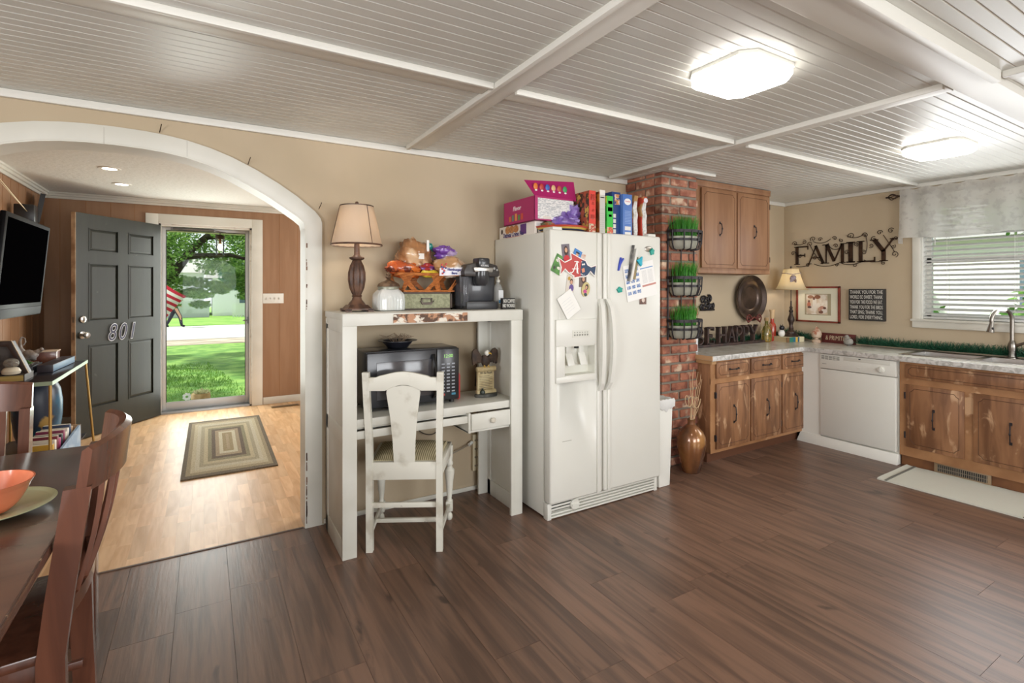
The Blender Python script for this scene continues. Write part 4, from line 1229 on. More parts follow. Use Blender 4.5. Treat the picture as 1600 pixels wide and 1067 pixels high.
# ================================================================ ON TOP OF THE FRIDGE (z 1.7455)
TZ = 1.7455
def carton(name, label, cat, x0, x1, y0, y1, z0, h, base, decos, group=None, lean=0.0, rz=0.0, rx=0.0):
    t_ = thing(name, label, cat, ((x0 + x1) / 2, (y0 + y1) / 2, z0), rot=(R(rx), R(lean), R(rz)), group=group)
    w, d = (x1 - x0) / 2, (y1 - y0) / 2
    MB().box(-w, w, -d, d, 0, h).part('carton', base, t_, bevel=.001)
    for (face, u0, u1, v0, v1, c, nm) in decos:
        m_ = c if not isinstance(c, str) else mat(c, .45)
        if face == 'F': MB().box(-w + 2 * w * u0, -w + 2 * w * u1, -d - .0008, -d + .0005, h * v0, h * v1).part(nm, m_, t_)
        if face == 'L': MB().box(-w - .0008, -w + .0005, d - 2 * d * u0, d - 2 * d * u1, h * v0, h * v1).part(nm, m_, t_)
    return t_
def panelcol(a, b, c, s=26): return mat(a, .45, col2=b, scale=s, lo=.46, hi=.54, col3=c, scale3=s * .8, lo3=.56, hi3=.6)
# cookie carton, long side facing left
t = carton('cookie_box', 'white carton of oatmeal cookies lying along the left edge of the fridge top', 'box', 1.792, 1.875, 2.70, 3.15, TZ, .082, mat('#e6dfd6', .4), [
    ('L', .62, .78, .15, .95, '#5c2f78', 'purple_badge'), ('L', .2, .62, .0, .06, '#c0605a', 'red_line'), ('F', .15, .8, .35, .9, '#c9c8c4', 'barcode_panel'), ('F', .2, .3, .1, .6, '#4a4a4a', 'barcode')])
for i, u in enumerate((.26, .38, .50)):
    m_ = MB().lathe([(.030, 0), (.032, .003), (.0001, .006)], n=18); m_.v = [(-.0415 - z, .225 - .45 * u + x, .055 + y * .8) for x, y, z in m_.v]
    m_.part('pictured_cookie', mat('#a8683a', .6, col2='#c9905a', scale=60), t)
text('Oatmeal Creme Pies', .044, mat('#3a2f6a', .5), t, (-.0425, .04, .020), rot=(PI / 2, 0, -PI / 2), sx=.72, bold=.0008)
m_ = MB().ball((-.0415, .19, .05), (.001, .014, .018)); m_.part('logo_face', mat('#4a3a34', .5), t)
# opened pink variety box
t = thing('snack_box', 'opened magenta variety snack box with raised lid flap, behind the cookie carton', 'box', (1.925, 2.86, TZ + .083), rz=R(0))
PK = mat('#a81d62', .4)
w, d, h = .155, .19, .155
bb = MB().box(-w, w, -d, -d + .003, 0, h).box(-w, w, d - .003, d, 0, h).box(-w, -w + .003, -d, d, 0, h).box(w - .003, w, -d, d, 0, h).box(-w, w, -d, d, 0, .003)
bb.part('carton', PK, t)
MB().box(-w + .025, w - .004, -d - .001, -d + .001, .012, h - .012).part('printed_panel', mat('#e3e1de', .5, col2='#b4b6b8', scale=50, stretch=(1, 1, 5), lo=.48, hi=.56), t, label='white panel of small print')
fl_ = MB()
vs = [(-w - .045, -d + .05, h + .10), (w + .03, -d + .04, h + .125), (w + .02, -d, h - .01), (-w, -d, h)]
fl_._add(vs + [(x, y + .003, z + .001) for x, y, z in vs], [(0, 1, 2, 3), (7, 6, 5, 4), (0, 4, 5, 1), (1, 5, 6, 2), (2, 6, 7, 3), (3, 7, 4, 0)])
fl_.part('lid_flap', PK, t)
fo = ('#d8742e', '#b83a34', '#3a62b0', '#d8b080', '#b8503c', '#3c9a5c')
for i, c in enumerate(fo):
    xx = -w + .012 + i * .046
    m_ = MB().ball((xx + .01, -d + .020, h + .062), (.017, .004, .022), 8, 6); m_.part('pictured_snack', mat(c, .4), t)
    m_ = MB().ball((xx + .01, -d + .014, h + .038), (.010, .003, .006), 8, 6); m_.part('caption_dot', mat('#e8e4e0', .4), t)
text('Flavor', .04, mat('#e8d4dc', .5), t, (-w - .001, .02, .10), rot=(PI / 2, 0, -PI / 2), shear=.2, bold=.001)
for i, c in enumerate(('#c96a3a', '#6a7a6a', '#d88a4a', '#5a8a4a', '#c94a3a')):
    MB().box(-w - .0012, -w, .12 - i * .038, .095 - i * .038, .02, .055 + .006 * (i % 3)).part('pictured_snack', mat(c, .45), t)
MB().ball((-.06, -d - .001, .022), (.035, .002, .010), 14, 6).part('seal_badge', mat('#d8cfc4', .4), t)
# striped serving bowl
t = thing('serving_bowl', 'wide shallow bowl with red, yellow and navy bands at the front of the fridge top', 'bowl', (1.985, 2.70, TZ))
prof = [(.085, 0), (.13, .010), (.165, .028), (.185, .046), (.183, .048), (.15, .03), (.08, .012), (.0001, .010)]
cols = ['#c9683f', '#c9683f', '#2f3c5c', '#d8b860', '#b84838', '#b84838']
zz = [(.085, .0), (.125, .010), (.152, .019), (.166, .028), (.178, .038), (.186, .048)]
bnd = ['#c06a44', '#c9a860', '#2c3a5a', '#d9bb62', '#bb4a36']
mb = MB()
for i in range(5):
    mb.m = i
    mb.lathe([zz[i], zz[i + 1]], n=40, cap=False)
mb.m = 4
mb.lathe([(.186, .048), (.182, .050), (.15, .032), (.08, .012), (.0001, .010)], n=40, cap=False)
mb.part('bowl', [mat(c, .3) for c in bnd], t)
# purple plastic bag
t = thing('plastic_bag', 'crumpled purple plastic bag lying in the striped bowl', 'bag', (2.02, 2.68, TZ + .035))
MB().crumple((0, 0, .05), (.11, .065, .05), 41, .6).crumple((.06, 0, .115), (.045, .03, .05), 44, .6).tube([(.03, 0, .06), (.05, -.02, .13), (.075, 0, .165)], [.03, .018, .006], 10).part('bag', mat('#7d5fb4', .3, col2='#a48dd0', scale=14, coat=.3, transl=.2), t)
bag('snack_bag', 'small green and brown snack packet lying in the left of the striped bowl', 'snack bag', (1.875, 2.68, TZ + .062), (.045, .04, .018), mat('#6b6a48', .35, col2='#a8643c', scale=20, lo=.45, hi=.55, coat=.4), 52, .25)
# cereal boxes standing, narrow side to the front
CG = 'food boxes standing in a row on the fridge'
carton('cereal_box', 'red candy-print carton, leftmost of the tall boxes on the fridge', 'box', 2.118, 2.170, 2.555, 2.80, TZ, .285, panelcol('#a8553a', '#3c3428', '#c9a54c', 30), [
    ('F', 0, 1, .25, 1, '#d23b2c', 'spine'), ('F', 0, 1, 0, .25, panelcol('#c9b49c', '#b0402c', '#6a8a4a', 60), 'spine_picture'), ('F', .2, .9, .36, .46, '#e6ddd2', 'white_block'), ('F', .4, .8, .68, .75, '#ddd0b8', 'ring'), ('F', .4, .8, .52, .58, '#d8b23c', 'ring'), ('F', .2, .9, .78, .92, panelcol('#c03030', '#e8e0d8', '#4a7a3a', 60), 'logo_patch')], CG, rz=-2)
carton('cereal_box', 'brown carton with a pale grey spine, second of the tall boxes on the fridge', 'box', 2.196, 2.246, 2.555, 2.80, TZ, .285, panelcol('#8a4526', '#5e2e1a', '#b8702e', 14), [
    ('F', .1, 1, 0, .93, '#c2bfb6', 'nutrition_panel'), ('F', .1, 1, .93, 1.04, '#e0ddd6', 'top_tab'), ('F', .2, .9, .60, .605, '#6a6862', 'rule'), ('F', .2, .9, .86, .88, '#8a8780', 'rule')] + [('F', .2, .85, .1 + i * .05, .105 + i * .05, '#95928a', 'rule') for i in range(9)], CG)
carton('cereal_box', 'green spined carton between the grey spined and navy boxes on the fridge', 'box', 2.258, 2.310, 2.550, 2.80, TZ, .262, panelcol('#3aa83a', '#2a8a30', '#c9d84a', 14), [
    ('F', 0, 1, .22, 1, '#32b83e', 'spine'), ('F', 0, 1, 0, .22, panelcol('#c9b08a', '#c94a34', '#6aa84a', 60), 'spine_picture'), ('F', .15, .9, .62, .72, '#e6f0e0', 'white_lettering'), ('F', .3, .8, .48, .54, '#c93a2a', 'fruit'), ('F', .2, .9, .80, .88, panelcol('#c96a3a', '#e8e8e0', '#8a2a2a', 70), 'logo_patch')], CG)
t = carton('cereal_box', 'navy blue carton with white tiles down its side, behind the light blue box', 'box', 2.325, 2.400, 2.575, 2.82, TZ, .300, mat('#1f3f78', .4), [('F', .15, .45, .08 + i * .115, .165 + i * .115, '#dcd9d0', 'white_tile') for i in range(4)] + [('F', .3, .9, .72, .95, panelcol('#24447c', '#c98a4a', '#d8c0b0', 40), 'printed_clusters')], CG)
t = carton('cereal_box', 'light blue carton with a white oval logo, right of the navy box', 'box', 2.400, 2.482, 2.550, 2.80, TZ, .288, mat('#4d74b8', .4), [
    ('F', .2, .85, .04, .12, '#e0ddd6', 'panda_panel'), ('F', .2, .85, .16, .25, '#dcd9d4', 'white_panel')] + [('F', .2, .85, .32 + i * .035, .33 + i * .035, '#93add4', 'small_print') for i in range(9)], CG)
m_ = MB().prism([(.03 * math.cos(2 * PI * k / 20), .238 + .022 * math.sin(2 * PI * k / 20)) for k in range(20)], -.1262, -.1245)
m_.part('oval_logo', mat('#e8e6e4', .4), t)
text('Frosted', .014, mat('#c8506a', .4), t, (0, -.1266, .24), shear=.2)
def pouch(label, x, z, seed, base, w=.042):
    t_ = thing('snack_pouch', label, 'snack bag', (x, 2.68, z), group=CG)
    n = 9
    a = []; b = []
    rr = random.Random(seed)
    prof_ = [(-.02, 0), (-.024, .05), (-.028, .12), (-.022, .16), (-.034, .20), (-.016, .25), (-.006, .292)]
    le = [(p[0], p[1]) for p in prof_]; ri = [(p[0] + w * (1.15 if 0 < i < 5 else .9), p[1]) for i, p in enumerate(prof_)]
    MB().strip(le, ri, -.115, .11).part('pouch', base, t_, bevel=.005)
    MB().strip([(p[0] + .006, p[1]) for p in prof_[:-1]], [(p[0] - .006, p[1]) for p in ri[:-1]], -.119, -.112).part('nutrition_panel', mat('#d2d0cb', .5, col2='#b5b3ae', scale=60, lo=.5, hi=.6), t_, label='pale printed spine')
    return t_
pouch('maroon and brown standing pouch with a pale spine, next to the light blue box', 2.527, TZ, 1, panelcol('#7a2a22', '#a8804e', '#4a1f18', 12))
t = pouch('red pouch with a bent top, rightmost of the tall packages on the fridge', 2.612, TZ, 2, panelcol('#b8402c', '#b08858', '#8a2a20', 10))
MB().ball((.012, -.117, .265), (.02, .003, .018), 12, 6).part('oval_logo', mat('#d8d4d8', .4), t)
MB().box(.0, .03, -.1195, -.1185, .0, .035).part('red_foot', mat('#b8453a', .5), t)

# ================================================================ TRASH CAN AND FLOOR VASE
t = thing('trash_can', 'slim white trash can between the fridge and the brick chimney', 'trash can', (2.795, 2.665, 0))
wc = M['white']
MB().hexa([(-.060, -.120, .0), (.050, -.120, .0), (.050, .10, .0), (-.060, .10, .0)], [(-.075, -.125, .60), (.075, -.125, .60), (.075, .11, .60), (-.075, .11, .60)]).part('bin', wc, t, bevel=.008)
mb = MB()
rr = random.Random(3)
n = 48; vs = []; fs = []
for lev, (zz_, g_) in enumerate(((.545, .004), (.56, .010), (.60, .012), (.618, .006), (.60, -.008), (.54, -.014))):
    for k in range(n):
        u = k / n * 4
        s = int(u); f = u - s
        c = [(-.075, -.125), (.075, -.125), (.075, .11), (-.075, .11)]
        a, b = c[s], c[(s + 1) % 4]
        x, y = a[0] + (b[0] - a[0]) * f, a[1] + (b[1] - a[1]) * f
        q = 1 + g_ / .09
        wv_ = (.010 * math.sin(k * 1.7) + .012 * math.sin(k * .6 + 1)) if lev == 0 else .003 * math.sin(k * 2.3)
        vs.append((x * q, y * (1 + g_ / .13), zz_ + wv_))
for l in range(5):
    for k in range(n):
        k2 = (k + 1) % n; fs.append((l * n + k, l * n + k2, (l + 1) * n + k2, (l + 1) * n + k))
mb._add(vs, fs)
mb.part('bin_liner', mat('#e9e9e6', .35, transl=.2), t, label='white plastic bin liner folded over the rim')

t = thing('floor_vase', 'glossy copper brown floor vase beside the brick chimney', 'vase', (3.20, 2.655, 0))
prof = [(.062, 0), (.066, .006), (.085, .08), (.102, .16), (.110, .22), (.105, .27), (.085, .31), (.052, .345), (.030, .362), (.027, .385), (.032, .40), (.028, .40), (.022, .37)]
MB().lathe(prof, n=40).part('body', mat('#8a5a35', .22, col2='#4a2f22', scale=5, stretch=(1, 1, .5), lo=.4, hi=.65, coat=.6, metal=.25, col3='#b0804a', scale3=4, lo3=.55, hi3=.7), t)
rr = random.Random(8)
mb = MB(); mb2 = MB()
for k, (dx, h_) in enumerate(((-.035, .74), (-.01, .76), (.0, .80), (.05, .76), (.085, .74), (.10, .70), (.03, .52), (.06, .50))):
    P = [(0, 0, .30)]
    for i in range(1, 8):
        u = i / 7
        P.append((dx * u + rr.uniform(-.006, .006), -.02 * u + rr.uniform(-.004, .004), .30 + (h_ - .30) * u))
    mb.tube(P, [.0045 - .0028 * i / 7 for i in range(8)], 5)
    q = P[5]
    mb.tube([q, (q[0] + rr.uniform(-.03, .03), q[1] - .01, q[2] + .05)], [.0025, .001], 5)
mb.solo('dried_branches', 'pale dried twigs rising from the neck of the copper brown vase', 'branches', mat('#bf9f7c', .8), (3.20, 2.655, 0))
P = []
for i in range(90):
    a = i / 90 * 2 * PI * 5.2
    P.append((-.085 + .14 * i / 90, -.045 - .008 * math.cos(a * .3), .545 + .0 * i))
    P[-1] = (-.105 + .13 * i / 90 + .020 * math.cos(a), -.05 + .012 * math.sin(a * .7), .56 + .040 * math.sin(a) - .03 * i / 90)
MB().tube([(0, 0, .38), (-.02, -.02, .48)] + P, .0024, 5).solo('curly_twig', 'coiled pale vine looping out of the copper brown vase', 'branches', mat('#cdb08a', .8), (3.20, 2.655, 0))
# ================================================================ KITCHEN CABINETS
WC, WF, WU, GV = M['wood_cab'], M['wood_frame'], M['wood_cab_up'], M['groove']
def pull(mb_, x, z, L=.10, vert=True, y=0):
    if vert:
        mb_.tube([(x, y, z - L / 2), (x, y - .018, z - L / 2 + .010), (x, y - .022, z - .012), (x, y - .024, z), (x, y - .022, z + .012), (x, y - .018, z + L / 2 - .010), (x, y, z + L / 2)], [.005, .004, .0035, .007, .0035, .004, .005], 8)
        mb_.box(x - .008, x + .008, y - .003, y + .001, z - L / 2 - .012, z - L / 2 + .008).box(x - .008, x + .008, y - .003, y + .001, z + L / 2 - .008, z + L / 2 + .012)
    else:
        mb_.tube([(x - L / 2, y, z), (x - L / 2 + .01, y - .018, z), (x - .012, y - .022, z), (x, y - .024, z), (x + .012, y - .022, z), (x + L / 2 - .01, y - .018, z), (x + L / 2, y, z)], [.005, .004, .0035, .007, .0035, .004, .005], 8)
        mb_.box(x - L / 2 - .012, x - L / 2 + .008, y - .003, y + .001, z - .008, z + .008).box(x + L / 2 - .008, x + L / 2 + .012, y - .003, y + .001, z - .008, z + .008)
    return mb_
def front(par, nm, x0, x1, z0, z1, m, handle='v', hinge=None, ypl=0.0, hl=.10, inset_=.030):
    # a slab door or drawer front at local y = ypl (looks to -y), routed groove with notched corners
    d = bx(x0, x1, ypl - .016, ypl, z0, z1).part(nm, m, par, bevel=.004)
    i = inset_; c = i * .9
    P = [(x0 + i + c, z0 + i), (x1 - i - c, z0 + i), (x1 - i - c * .6, z0 + i + c * .6), (x1 - i, z0 + i + c), (x1 - i, z1 - i - c), (x1 - i - c * .6, z1 - i - c * .6), (x1 - i - c, z1 - i), (x0 + i + c, z1 - i), (x0 + i + c * .6, z1 - i - c * .6), (x0 + i, z1 - i - c), (x0 + i, z0 + i + c), (x0 + i + c * .6, z0 + i + c * .6)]
    g = MB(); n = len(P)
    cx, cz = (x0 + x1) / 2, (z0 + z1) / 2
    for k in range(n):
        g.tube([(P[k][0], ypl - .0163, P[k][1]), (P[(k + 1) % n][0], ypl - .0163, P[(k + 1) % n][1])], .0017, 4)
    g.part('routed_groove', GV, d)
    if handle:
        h = MB(); pull(h, cx, cz, hl, handle == 'v', ypl - .016)
        h.part('handle', M['iron'], d)
    if hinge:
        for zz_ in (z0 + .09, z1 - .09):
            hm = MB()
            xx = x0 if hinge == 'l' else x1
            s = -1 if hinge == 'l' else 1
            hm.box(xx, xx + s * .012, ypl - .012, ypl + .001, zz_ - .025, zz_ + .025).cyl((xx + s * .003, ypl - .014, zz_ - .02), (xx + s * .003, ypl - .014, zz_ + .02), .004, n=8)
            hm.part('hinge', M['iron'], d)
    return d
# upper cabinet
u = thing('wall_cabinet', 'wooden wall cabinet with two doors between the brick chimney and the corner', 'cabinet', (3.99, 2.85, 1.53))
bx(-.52, .52, .0, .345, 0, .775).part('body', WU, u, bevel=.002)
MB().box(-.52, .52, -.004, .0, 0, .03).box(-.52, .52, -.012, .0, .725, .775).box(-.52, .52, -.014, .345, .757, .775).box(-.52, -.448, -.0035, .0, .02, .74).box(.498, .52, -.0035, 0, .02, .74).box(.013, .027, -.0035, 0, .02, .74).part('face_frame', WU, u, bevel=.002)
front(u, 'door', -.445, .012, .045, .712, WU, 'v', None, -.004, .10)
front(u, 'door', .028, .495, .045, .712, WU, 'v', 'r', -.004, .10)
# lower left cabinet
lc = thing('base_cabinet', 'scuffed wooden base cabinet with three drawers over three doors, left run', 'cabinet', (3.45, 2.68, 0))
bx(0, 1.33, 0, .52, .085, .828).part('body', WC, lc, bevel=.002)
bx(0.02, 1.30, .045, .5, 0, .085).part('toe_kick', mat('#5f3a24', .6), lc)
ff = MB()
for (a, b, c, d) in ((0, .06, .085, .828), (.49, .512, .085, .828), (.94, .962, .085, .828), (1.345, 1.385, .62, .665), (1.345, 1.385, .085, .13)):
    ff.box(a, b, -.004, .002, c, d)
ff.box(0, 1.37, -.0055, .002, .085, .115).box(0, 1.37, -.0055, .002, .635, .68).box(0, 1.37, -.0055, .002, .806, .828)
ff.part('face_frame', WF, lc)
for (a, b, hg) in ((.06, .492, 'l'), (.510, .942, 'r'), (.962, 1.352, 'r')):
    front(lc, 'drawer', a, b, .680, .808, WC, 'h', None, -.004, .11, .024)
    front(lc, 'door', a, b, .112, .636, WC, 'v', hg, -.004, .13)
bx(-.018, .04, -.03, .12, .800, .830).part('counter_cleat', mat('#b08a5e', .6), lc)
# white filler next to the dishwasher (part of the dishwasher run)
bx(4.735, 4.76, 2.505, 2.70, .085, .83).solo('filler_panel', 'plain white filler panel between the corner cabinet and the dishwasher', 'panel', M['white'], (0, 0, 0))
# right base cabinet, local x runs to -Y
rc_ = thing('base_cabinet', 'scuffed wooden sink base cabinet with false drawer front, under the window', 'cabinet', (4.745, 1.90, 0), R(-90))
bx(0, 1.45, 0.002, .56, .085, .828).part('body', WC, rc_, bevel=.002)
bx(-.005, 1.45, .04, .5, 0, .085).part('toe_kick', mat('#80532f', .6, col2='#6a4226', scale=6), rc_)
ff = MB()
for (a, b, c, d) in ((0, .05, .085, .828), (.405, .462, .085, .66), (.86, .90, .085, .66)):
    ff.box(a, b, -.004, .003, c, d)
ff.box(0, 1.45, -.0055, .003, .085, .16).box(0, 1.45, -.0055, .003, .645, .705).box(0, 1.45, -.0055, .003, .806, .828)
ff.part('face_frame', WF, rc_)
front(rc_, 'false_drawer_front', .045, .87, .700, .806, WC, None, None, -.004, .1, .020)
front(rc_, 'door', .045, .408, .160, .650, WC, 'v', 'l', -.004, .13)
front(rc_, 'door', .458, .86, .160, .650, WC, 'v', None, -.004, .13)
front(rc_, 'door', .90, 1.30, .160, .650, WC, 'v', None, -.004, .13)
front(rc_, 'drawer', .90, 1.30, .700, .806, WC, 'h', None, -.004, .1, .020)
v = thing('toe_kick_vent', 'dark metal floor register set into the toe kick under the sink cabinet', 'vent', (4.775, 1.52, .006), R(-90))
MB().box(-.165, .165, -.010, .003, 0, .075).part('vent_frame', mat('#9b8468', .5, metal=.3), v, bevel=.002)
bx(-.145, .145, -.011, -.009, .012, .063).part('vent_back', M['black'], v)
s = MB()
for i in range(24): s.box(-.143 + i * .0122, -.139 + i * .0122, -.0135, -.010, .012, .063)
s.box(-.145, .145, -.0135, -.010, .035, .039)
s.part('louvre', mat('#8f8474', .5, metal=.3), v)
# dishwasher
dw_ = thing('dishwasher', 'white built-in dishwasher between the filler panel and the sink cabinet', 'dishwasher', (4.735, 2.503, 0), R(-90))
bx(.0, .595, .02, .55, .085, .826).part('tub', M['white'], dw_)
bx(.004, .588, -.022, .02, .098, .690).part('door', FR, dw_, bevel=.006)
bx(.004, .588, -.026, .02, .694, .822).part('control_panel', FR, dw_, bevel=.005)
lv = MB()
for r_ in range(4):
    for c_ in range(5): lv.box(.018 + c_ * .031, .044 + c_ * .031, -.0275, -.0255, .776 + r_ * .009, .781 + r_ * .009)
lv.part('air_vent', mat('#7d7c74', .6), dw_)
bx(.20, .55, -.0275, -.0255, .782, .812).part('latch_recess', mat('#cfcec4', .4), dw_, bevel=.004)
bx(.32, .335, -.030, -.026, .803, .810).part('latch_mark', M['black'], dw_)
kn = MB().lathe([(.026, 0), (.026, .008), (.018, .012), (.018, .024), (.0001, .026)], n=24)
kn.v = [(x + .487, -z - .026, y + .742) for x, y, z in kn.v]
kn.box(.484, .490, -.055, -.045, .726, .758)
kn.part('dial', FR, dw_)
MB().box(.31, .335, -.030, -.026, .728, .738).part('button', FR, dw_, bevel=.002)
bx(.025, .06, -.0272, -.0255, .735, .738).part('maker_mark', mat('#55544e', .5), dw_)
MB().hexa([(-.20, -.035, 0), (.60, -.035, 0), (.60, .03, 0), (-.20, .03, 0)], [(-.18, -.006, .085), (.60, -.022, .085), (.60, .03, .085), (-.18, .03, .085)]).part('kick_board', M['white'], dw_, bevel=.002)

# countertop with sink cut-out
ct = MB()
z0, z1 = .830, .866
ct.box(3.425, 5.328, 2.64, 3.198, z0, z1)
SX0, SX1, SY0, SY1 = 4.86, 5.24, 1.06, 1.93
ct.box(4.705, 5.328, SY1, 2.64, z0, z1).box(4.705, SX0, SY0, SY1, z0, z1).box(SX1, 5.328, SY0, SY1, z0, z1).box(4.705, 5.328, .45, SY0, z0, z1)
ct.solo('countertop', 'L-shaped pale marbled laminate countertop running round the kitchen corner', 'countertop', M['marble'], bevel=.0)
ce = MB().box(3.425, 4.705, 2.632, 2.642, z0 - .004, z1 + .0005).box(4.697, 4.707, .45, 2.642, z0 - .004, z1 + .0005)
e_ = ce.part('front_edge', M['marble_edge'], bpy.data.objects['countertop'], bevel=.003)
bx(3.419, 3.427, 2.634, 3.19, .832, .866).part('end_strip', mat('#c19a70', .5), bpy.data.objects['countertop'])
# sink
sk = thing('kitchen_sink', 'stainless steel kitchen sink set into the countertop below the window', 'sink', (5.05, 1.495, .866))
w, l = .19, .435
rim = MB()
for (a, b, c, d) in ((-w - .02, w + .05, -l - .02, -l + .02), (-w - .02, w + .05, l - .02, l + .02), (-w - .02, -w + .02, -l, l), (w - .02, w + .05, -l, l), (-w, w, -.02, .02)):
    rim.box(a, b, c, d, -.001, .005)
rim.part('rim', M['steel'], sk, bevel=.002)
for s in (-1, 1):
    c0, c1 = (.02, l - .02) if s > 0 else (-l + .02, -.02)
    bs = MB()
    for (a, b, c, d, e, f) in ((-w + .02, w - .02, c0, c1, -.17, -.165), (-w + .016, -w + .02, c0, c1, -.17, .0), (w - .02, w - .016, c0, c1, -.17, 0), (-w + .02, w - .02, c0 - .004, c0, -.17, 0), (-w + .02, w - .02, c1, c1 + .004, -.17, 0)):
        bs.box(a, b, c, d, e, f)
    bs.part('basin', mat('#cfcfcd', .42, metal=.9), sk)
fc = thing('faucet', 'brushed nickel gooseneck faucet with pull-down head behind the sink', 'faucet', (5.262, 1.375, .871))
MB().lathe([(.030, 0), (.030, .006), (.024, .012), (.022, .05), (.026, .075), (.026, .10), (.020, .12), (.014, .135)], n=24).part('body', M['nickel'], fc)
P = [(0, 0, .12)]
for i in range(19):
    a = PI * i / 18 * 1.06
    P.append((-.085 + .085 * math.cos(a), .035 - .035 * math.cos(a), .29 + .085 * math.sin(a)))
P = [(0, 0, .12), (0, 0, .2)] + P[1:]
q = P[-1]
MB().tube(P, .0135, 14).part('spout', M['nickel'], fc)
MB().tube([q, (q[0] - .006, q[1] + .003, q[2] - .03), (q[0] - .012, q[1] + .006, q[2] - .075)], [.0135, .017, .024], 16).part('spray_head', M['nickel'], fc)
MB().ball((q[0] - .022, q[1] - .012, q[2] - .045), (.006, .006, .010)).part('spray_button', M['black'], fc)
MB().tube([(0, -.005, .085), (-.01, -.04, .105), (-.02, -.095, .135)], [.013, .011, .008], 10).part('lever', M['nickel'], fc)

# ================================================================ COUNTER DECORATIONS
# BE HAPPY block letters
t = thing('letter_sign', 'dark wooden BE HAPPY letters standing on a plank on the counter', 'sign', (4.22, 3.10, .866))
LB = mat('#2f2523', .6, col2='#4a3630', scale=20)
bx(-.62, .565, -.035, .03, 0, .022).part('plank', LB, t, bevel=.002)
def stroke(mb_, x0, z0, x1, z1, w, y0, y1):
    d = Vector((x1 - x0, z1 - z0)).normalized(); n = Vector((-d.y, d.x)) * (w / 2)
    mb_.prism([(x0 + n.x, z0 + n.y), (x1 + n.x, z1 + n.y), (x1 - n.x, z1 - n.y), (x0 - n.x, z0 - n.y)], y0, y1)
def letter(ch, x, z, w, h, th, y0, y1, mb_, thin=.6, serif=.35):
    def S(a, b, c, d, k=1.0): stroke(mb_, x + a * w, z + b * h, x + c * w, z + d * h, th * k, y0, y1)
    def sf(a, b, k=1.0):
        mb_.box(x + a * w - th * (.5 + serif) * k, x + a * w + th * (.5 + serif) * k, y0, y1, z + b * h - (th * .28 if b > .5 else 0), z + b * h + (0 if b > .5 else th * .28))
    L = .14; Rr = .86
    if ch == 'B':
        S(L, 0, L, 1); sf(L, 0); sf(L, 1)
        for (c, r) in ((.74, .24), (.26, .26)):
            P_ = [(x + (L + .05) * w, z + (c + r) * h - th * .3)] + [(x + (.45 + .38 * math.cos(a)) * w, z + (c + (r - .05) * math.sin(a)) * h) for a in [R(90 - 180 * k / 10) for k in range(11)]] + [(x + (L + .05) * w, z + (c - r) * h + th * .3)]
            for k in range(len(P_) - 1): stroke(mb_, P_[k][0], P_[k][1], P_[k + 1][0], P_[k + 1][1], th * .6, y0, y1)
    elif ch in 'EFL':
        S(L, 0, L, 1); sf(L, 0); sf(L, 1)
        if ch != 'L':
            S(L, .97, .86, .97, thin); S(L, .5, .66, .5, thin); S(.86, 1.0, .86, .80, thin * .8); S(.66, .6, .66, .4, thin * .6)
        if ch != 'F': S(L, .03, .90, .03, thin); S(.90, 0.0, .90, .22, thin * .8)
    elif ch == 'H':
        S(L, 0, L, 1); S(Rr, 0, Rr, 1); S(L, .5, Rr, .5, thin)
        for a in (L, Rr): sf(a, 0); sf(a, 1)
    elif ch == 'A':
        S(.5, 1, .08, 0, thin * .8); S(.46, 1, .90, 0); S(.22, .34, .76, .34, thin * .7); sf(.08, 0); sf(.90, 0)
    elif ch == 'P':
        S(L, 0, L, 1); sf(L, 0); sf(L, 1)
        P_ = [(x + L * w, z + .97 * h)] + [(x + (.48 + .38 * math.cos(a)) * w, z + (.72 + .25 * math.sin(a)) * h) for a in [R(90 - 180 * k / 12) for k in range(13)]] + [(x + L * w, z + .46 * h)]
        for k in range(len(P_) - 1): stroke(mb_, P_[k][0], P_[k][1], P_[k + 1][0], P_[k + 1][1], th * .7, y0, y1)
    elif ch == 'Y':
        S(.5, 0, .5, .5); S(.5, .45, .08, 1); S(.5, .45, .92, 1, thin); sf(.5, 0); sf(.08, 1); sf(.92, 1, .8)
    elif ch == 'M':
        S(.12, 0, .12, 1, thin); S(.88, 0, .88, 1); S(.14, 1, .5, .1); S(.5, .1, .86, 1, thin); sf(.12, 0); sf(.88, 0); sf(.08, 1); sf(.92, 1)
    elif ch == 'I':
        S(.5, 0, .5, 1); mb_.box(x + .5 * w - th * .95, x + .5 * w + th * .95, y0, y1, z, z + th * .28).box(x + .5 * w - th * .95, x + .5 * w + th * .95, y0, y1, z + h - th * .28, z + h)
for (ch, xx, ww) in (('B', -.44, .13), ('E', -.29, .12), ('H', -.13, .135), ('A', .01, .125), ('P', .128, .115), ('P', .235, .115), ('Y', .345, .14)):
    m_ = MB(); letter(ch, xx, .022, ww * .9, .155, .023, -.020, .018, m_, thin=.7)
    m_.part('letter', LB, t, smooth=False)

# white mug by the chimney end
t = thing('white_jar', 'tall plain white jar at the left end of the countertop beside the brick', 'jar', (3.56, 2.93, .866))
MB().lathe([(.034, 0), (.036, .004), (.036, .135), (.033, .14), (.031, .135), (.031, .01), (.0001, .01)], n=24).part('body', mat('#dedfe2', .3), t)

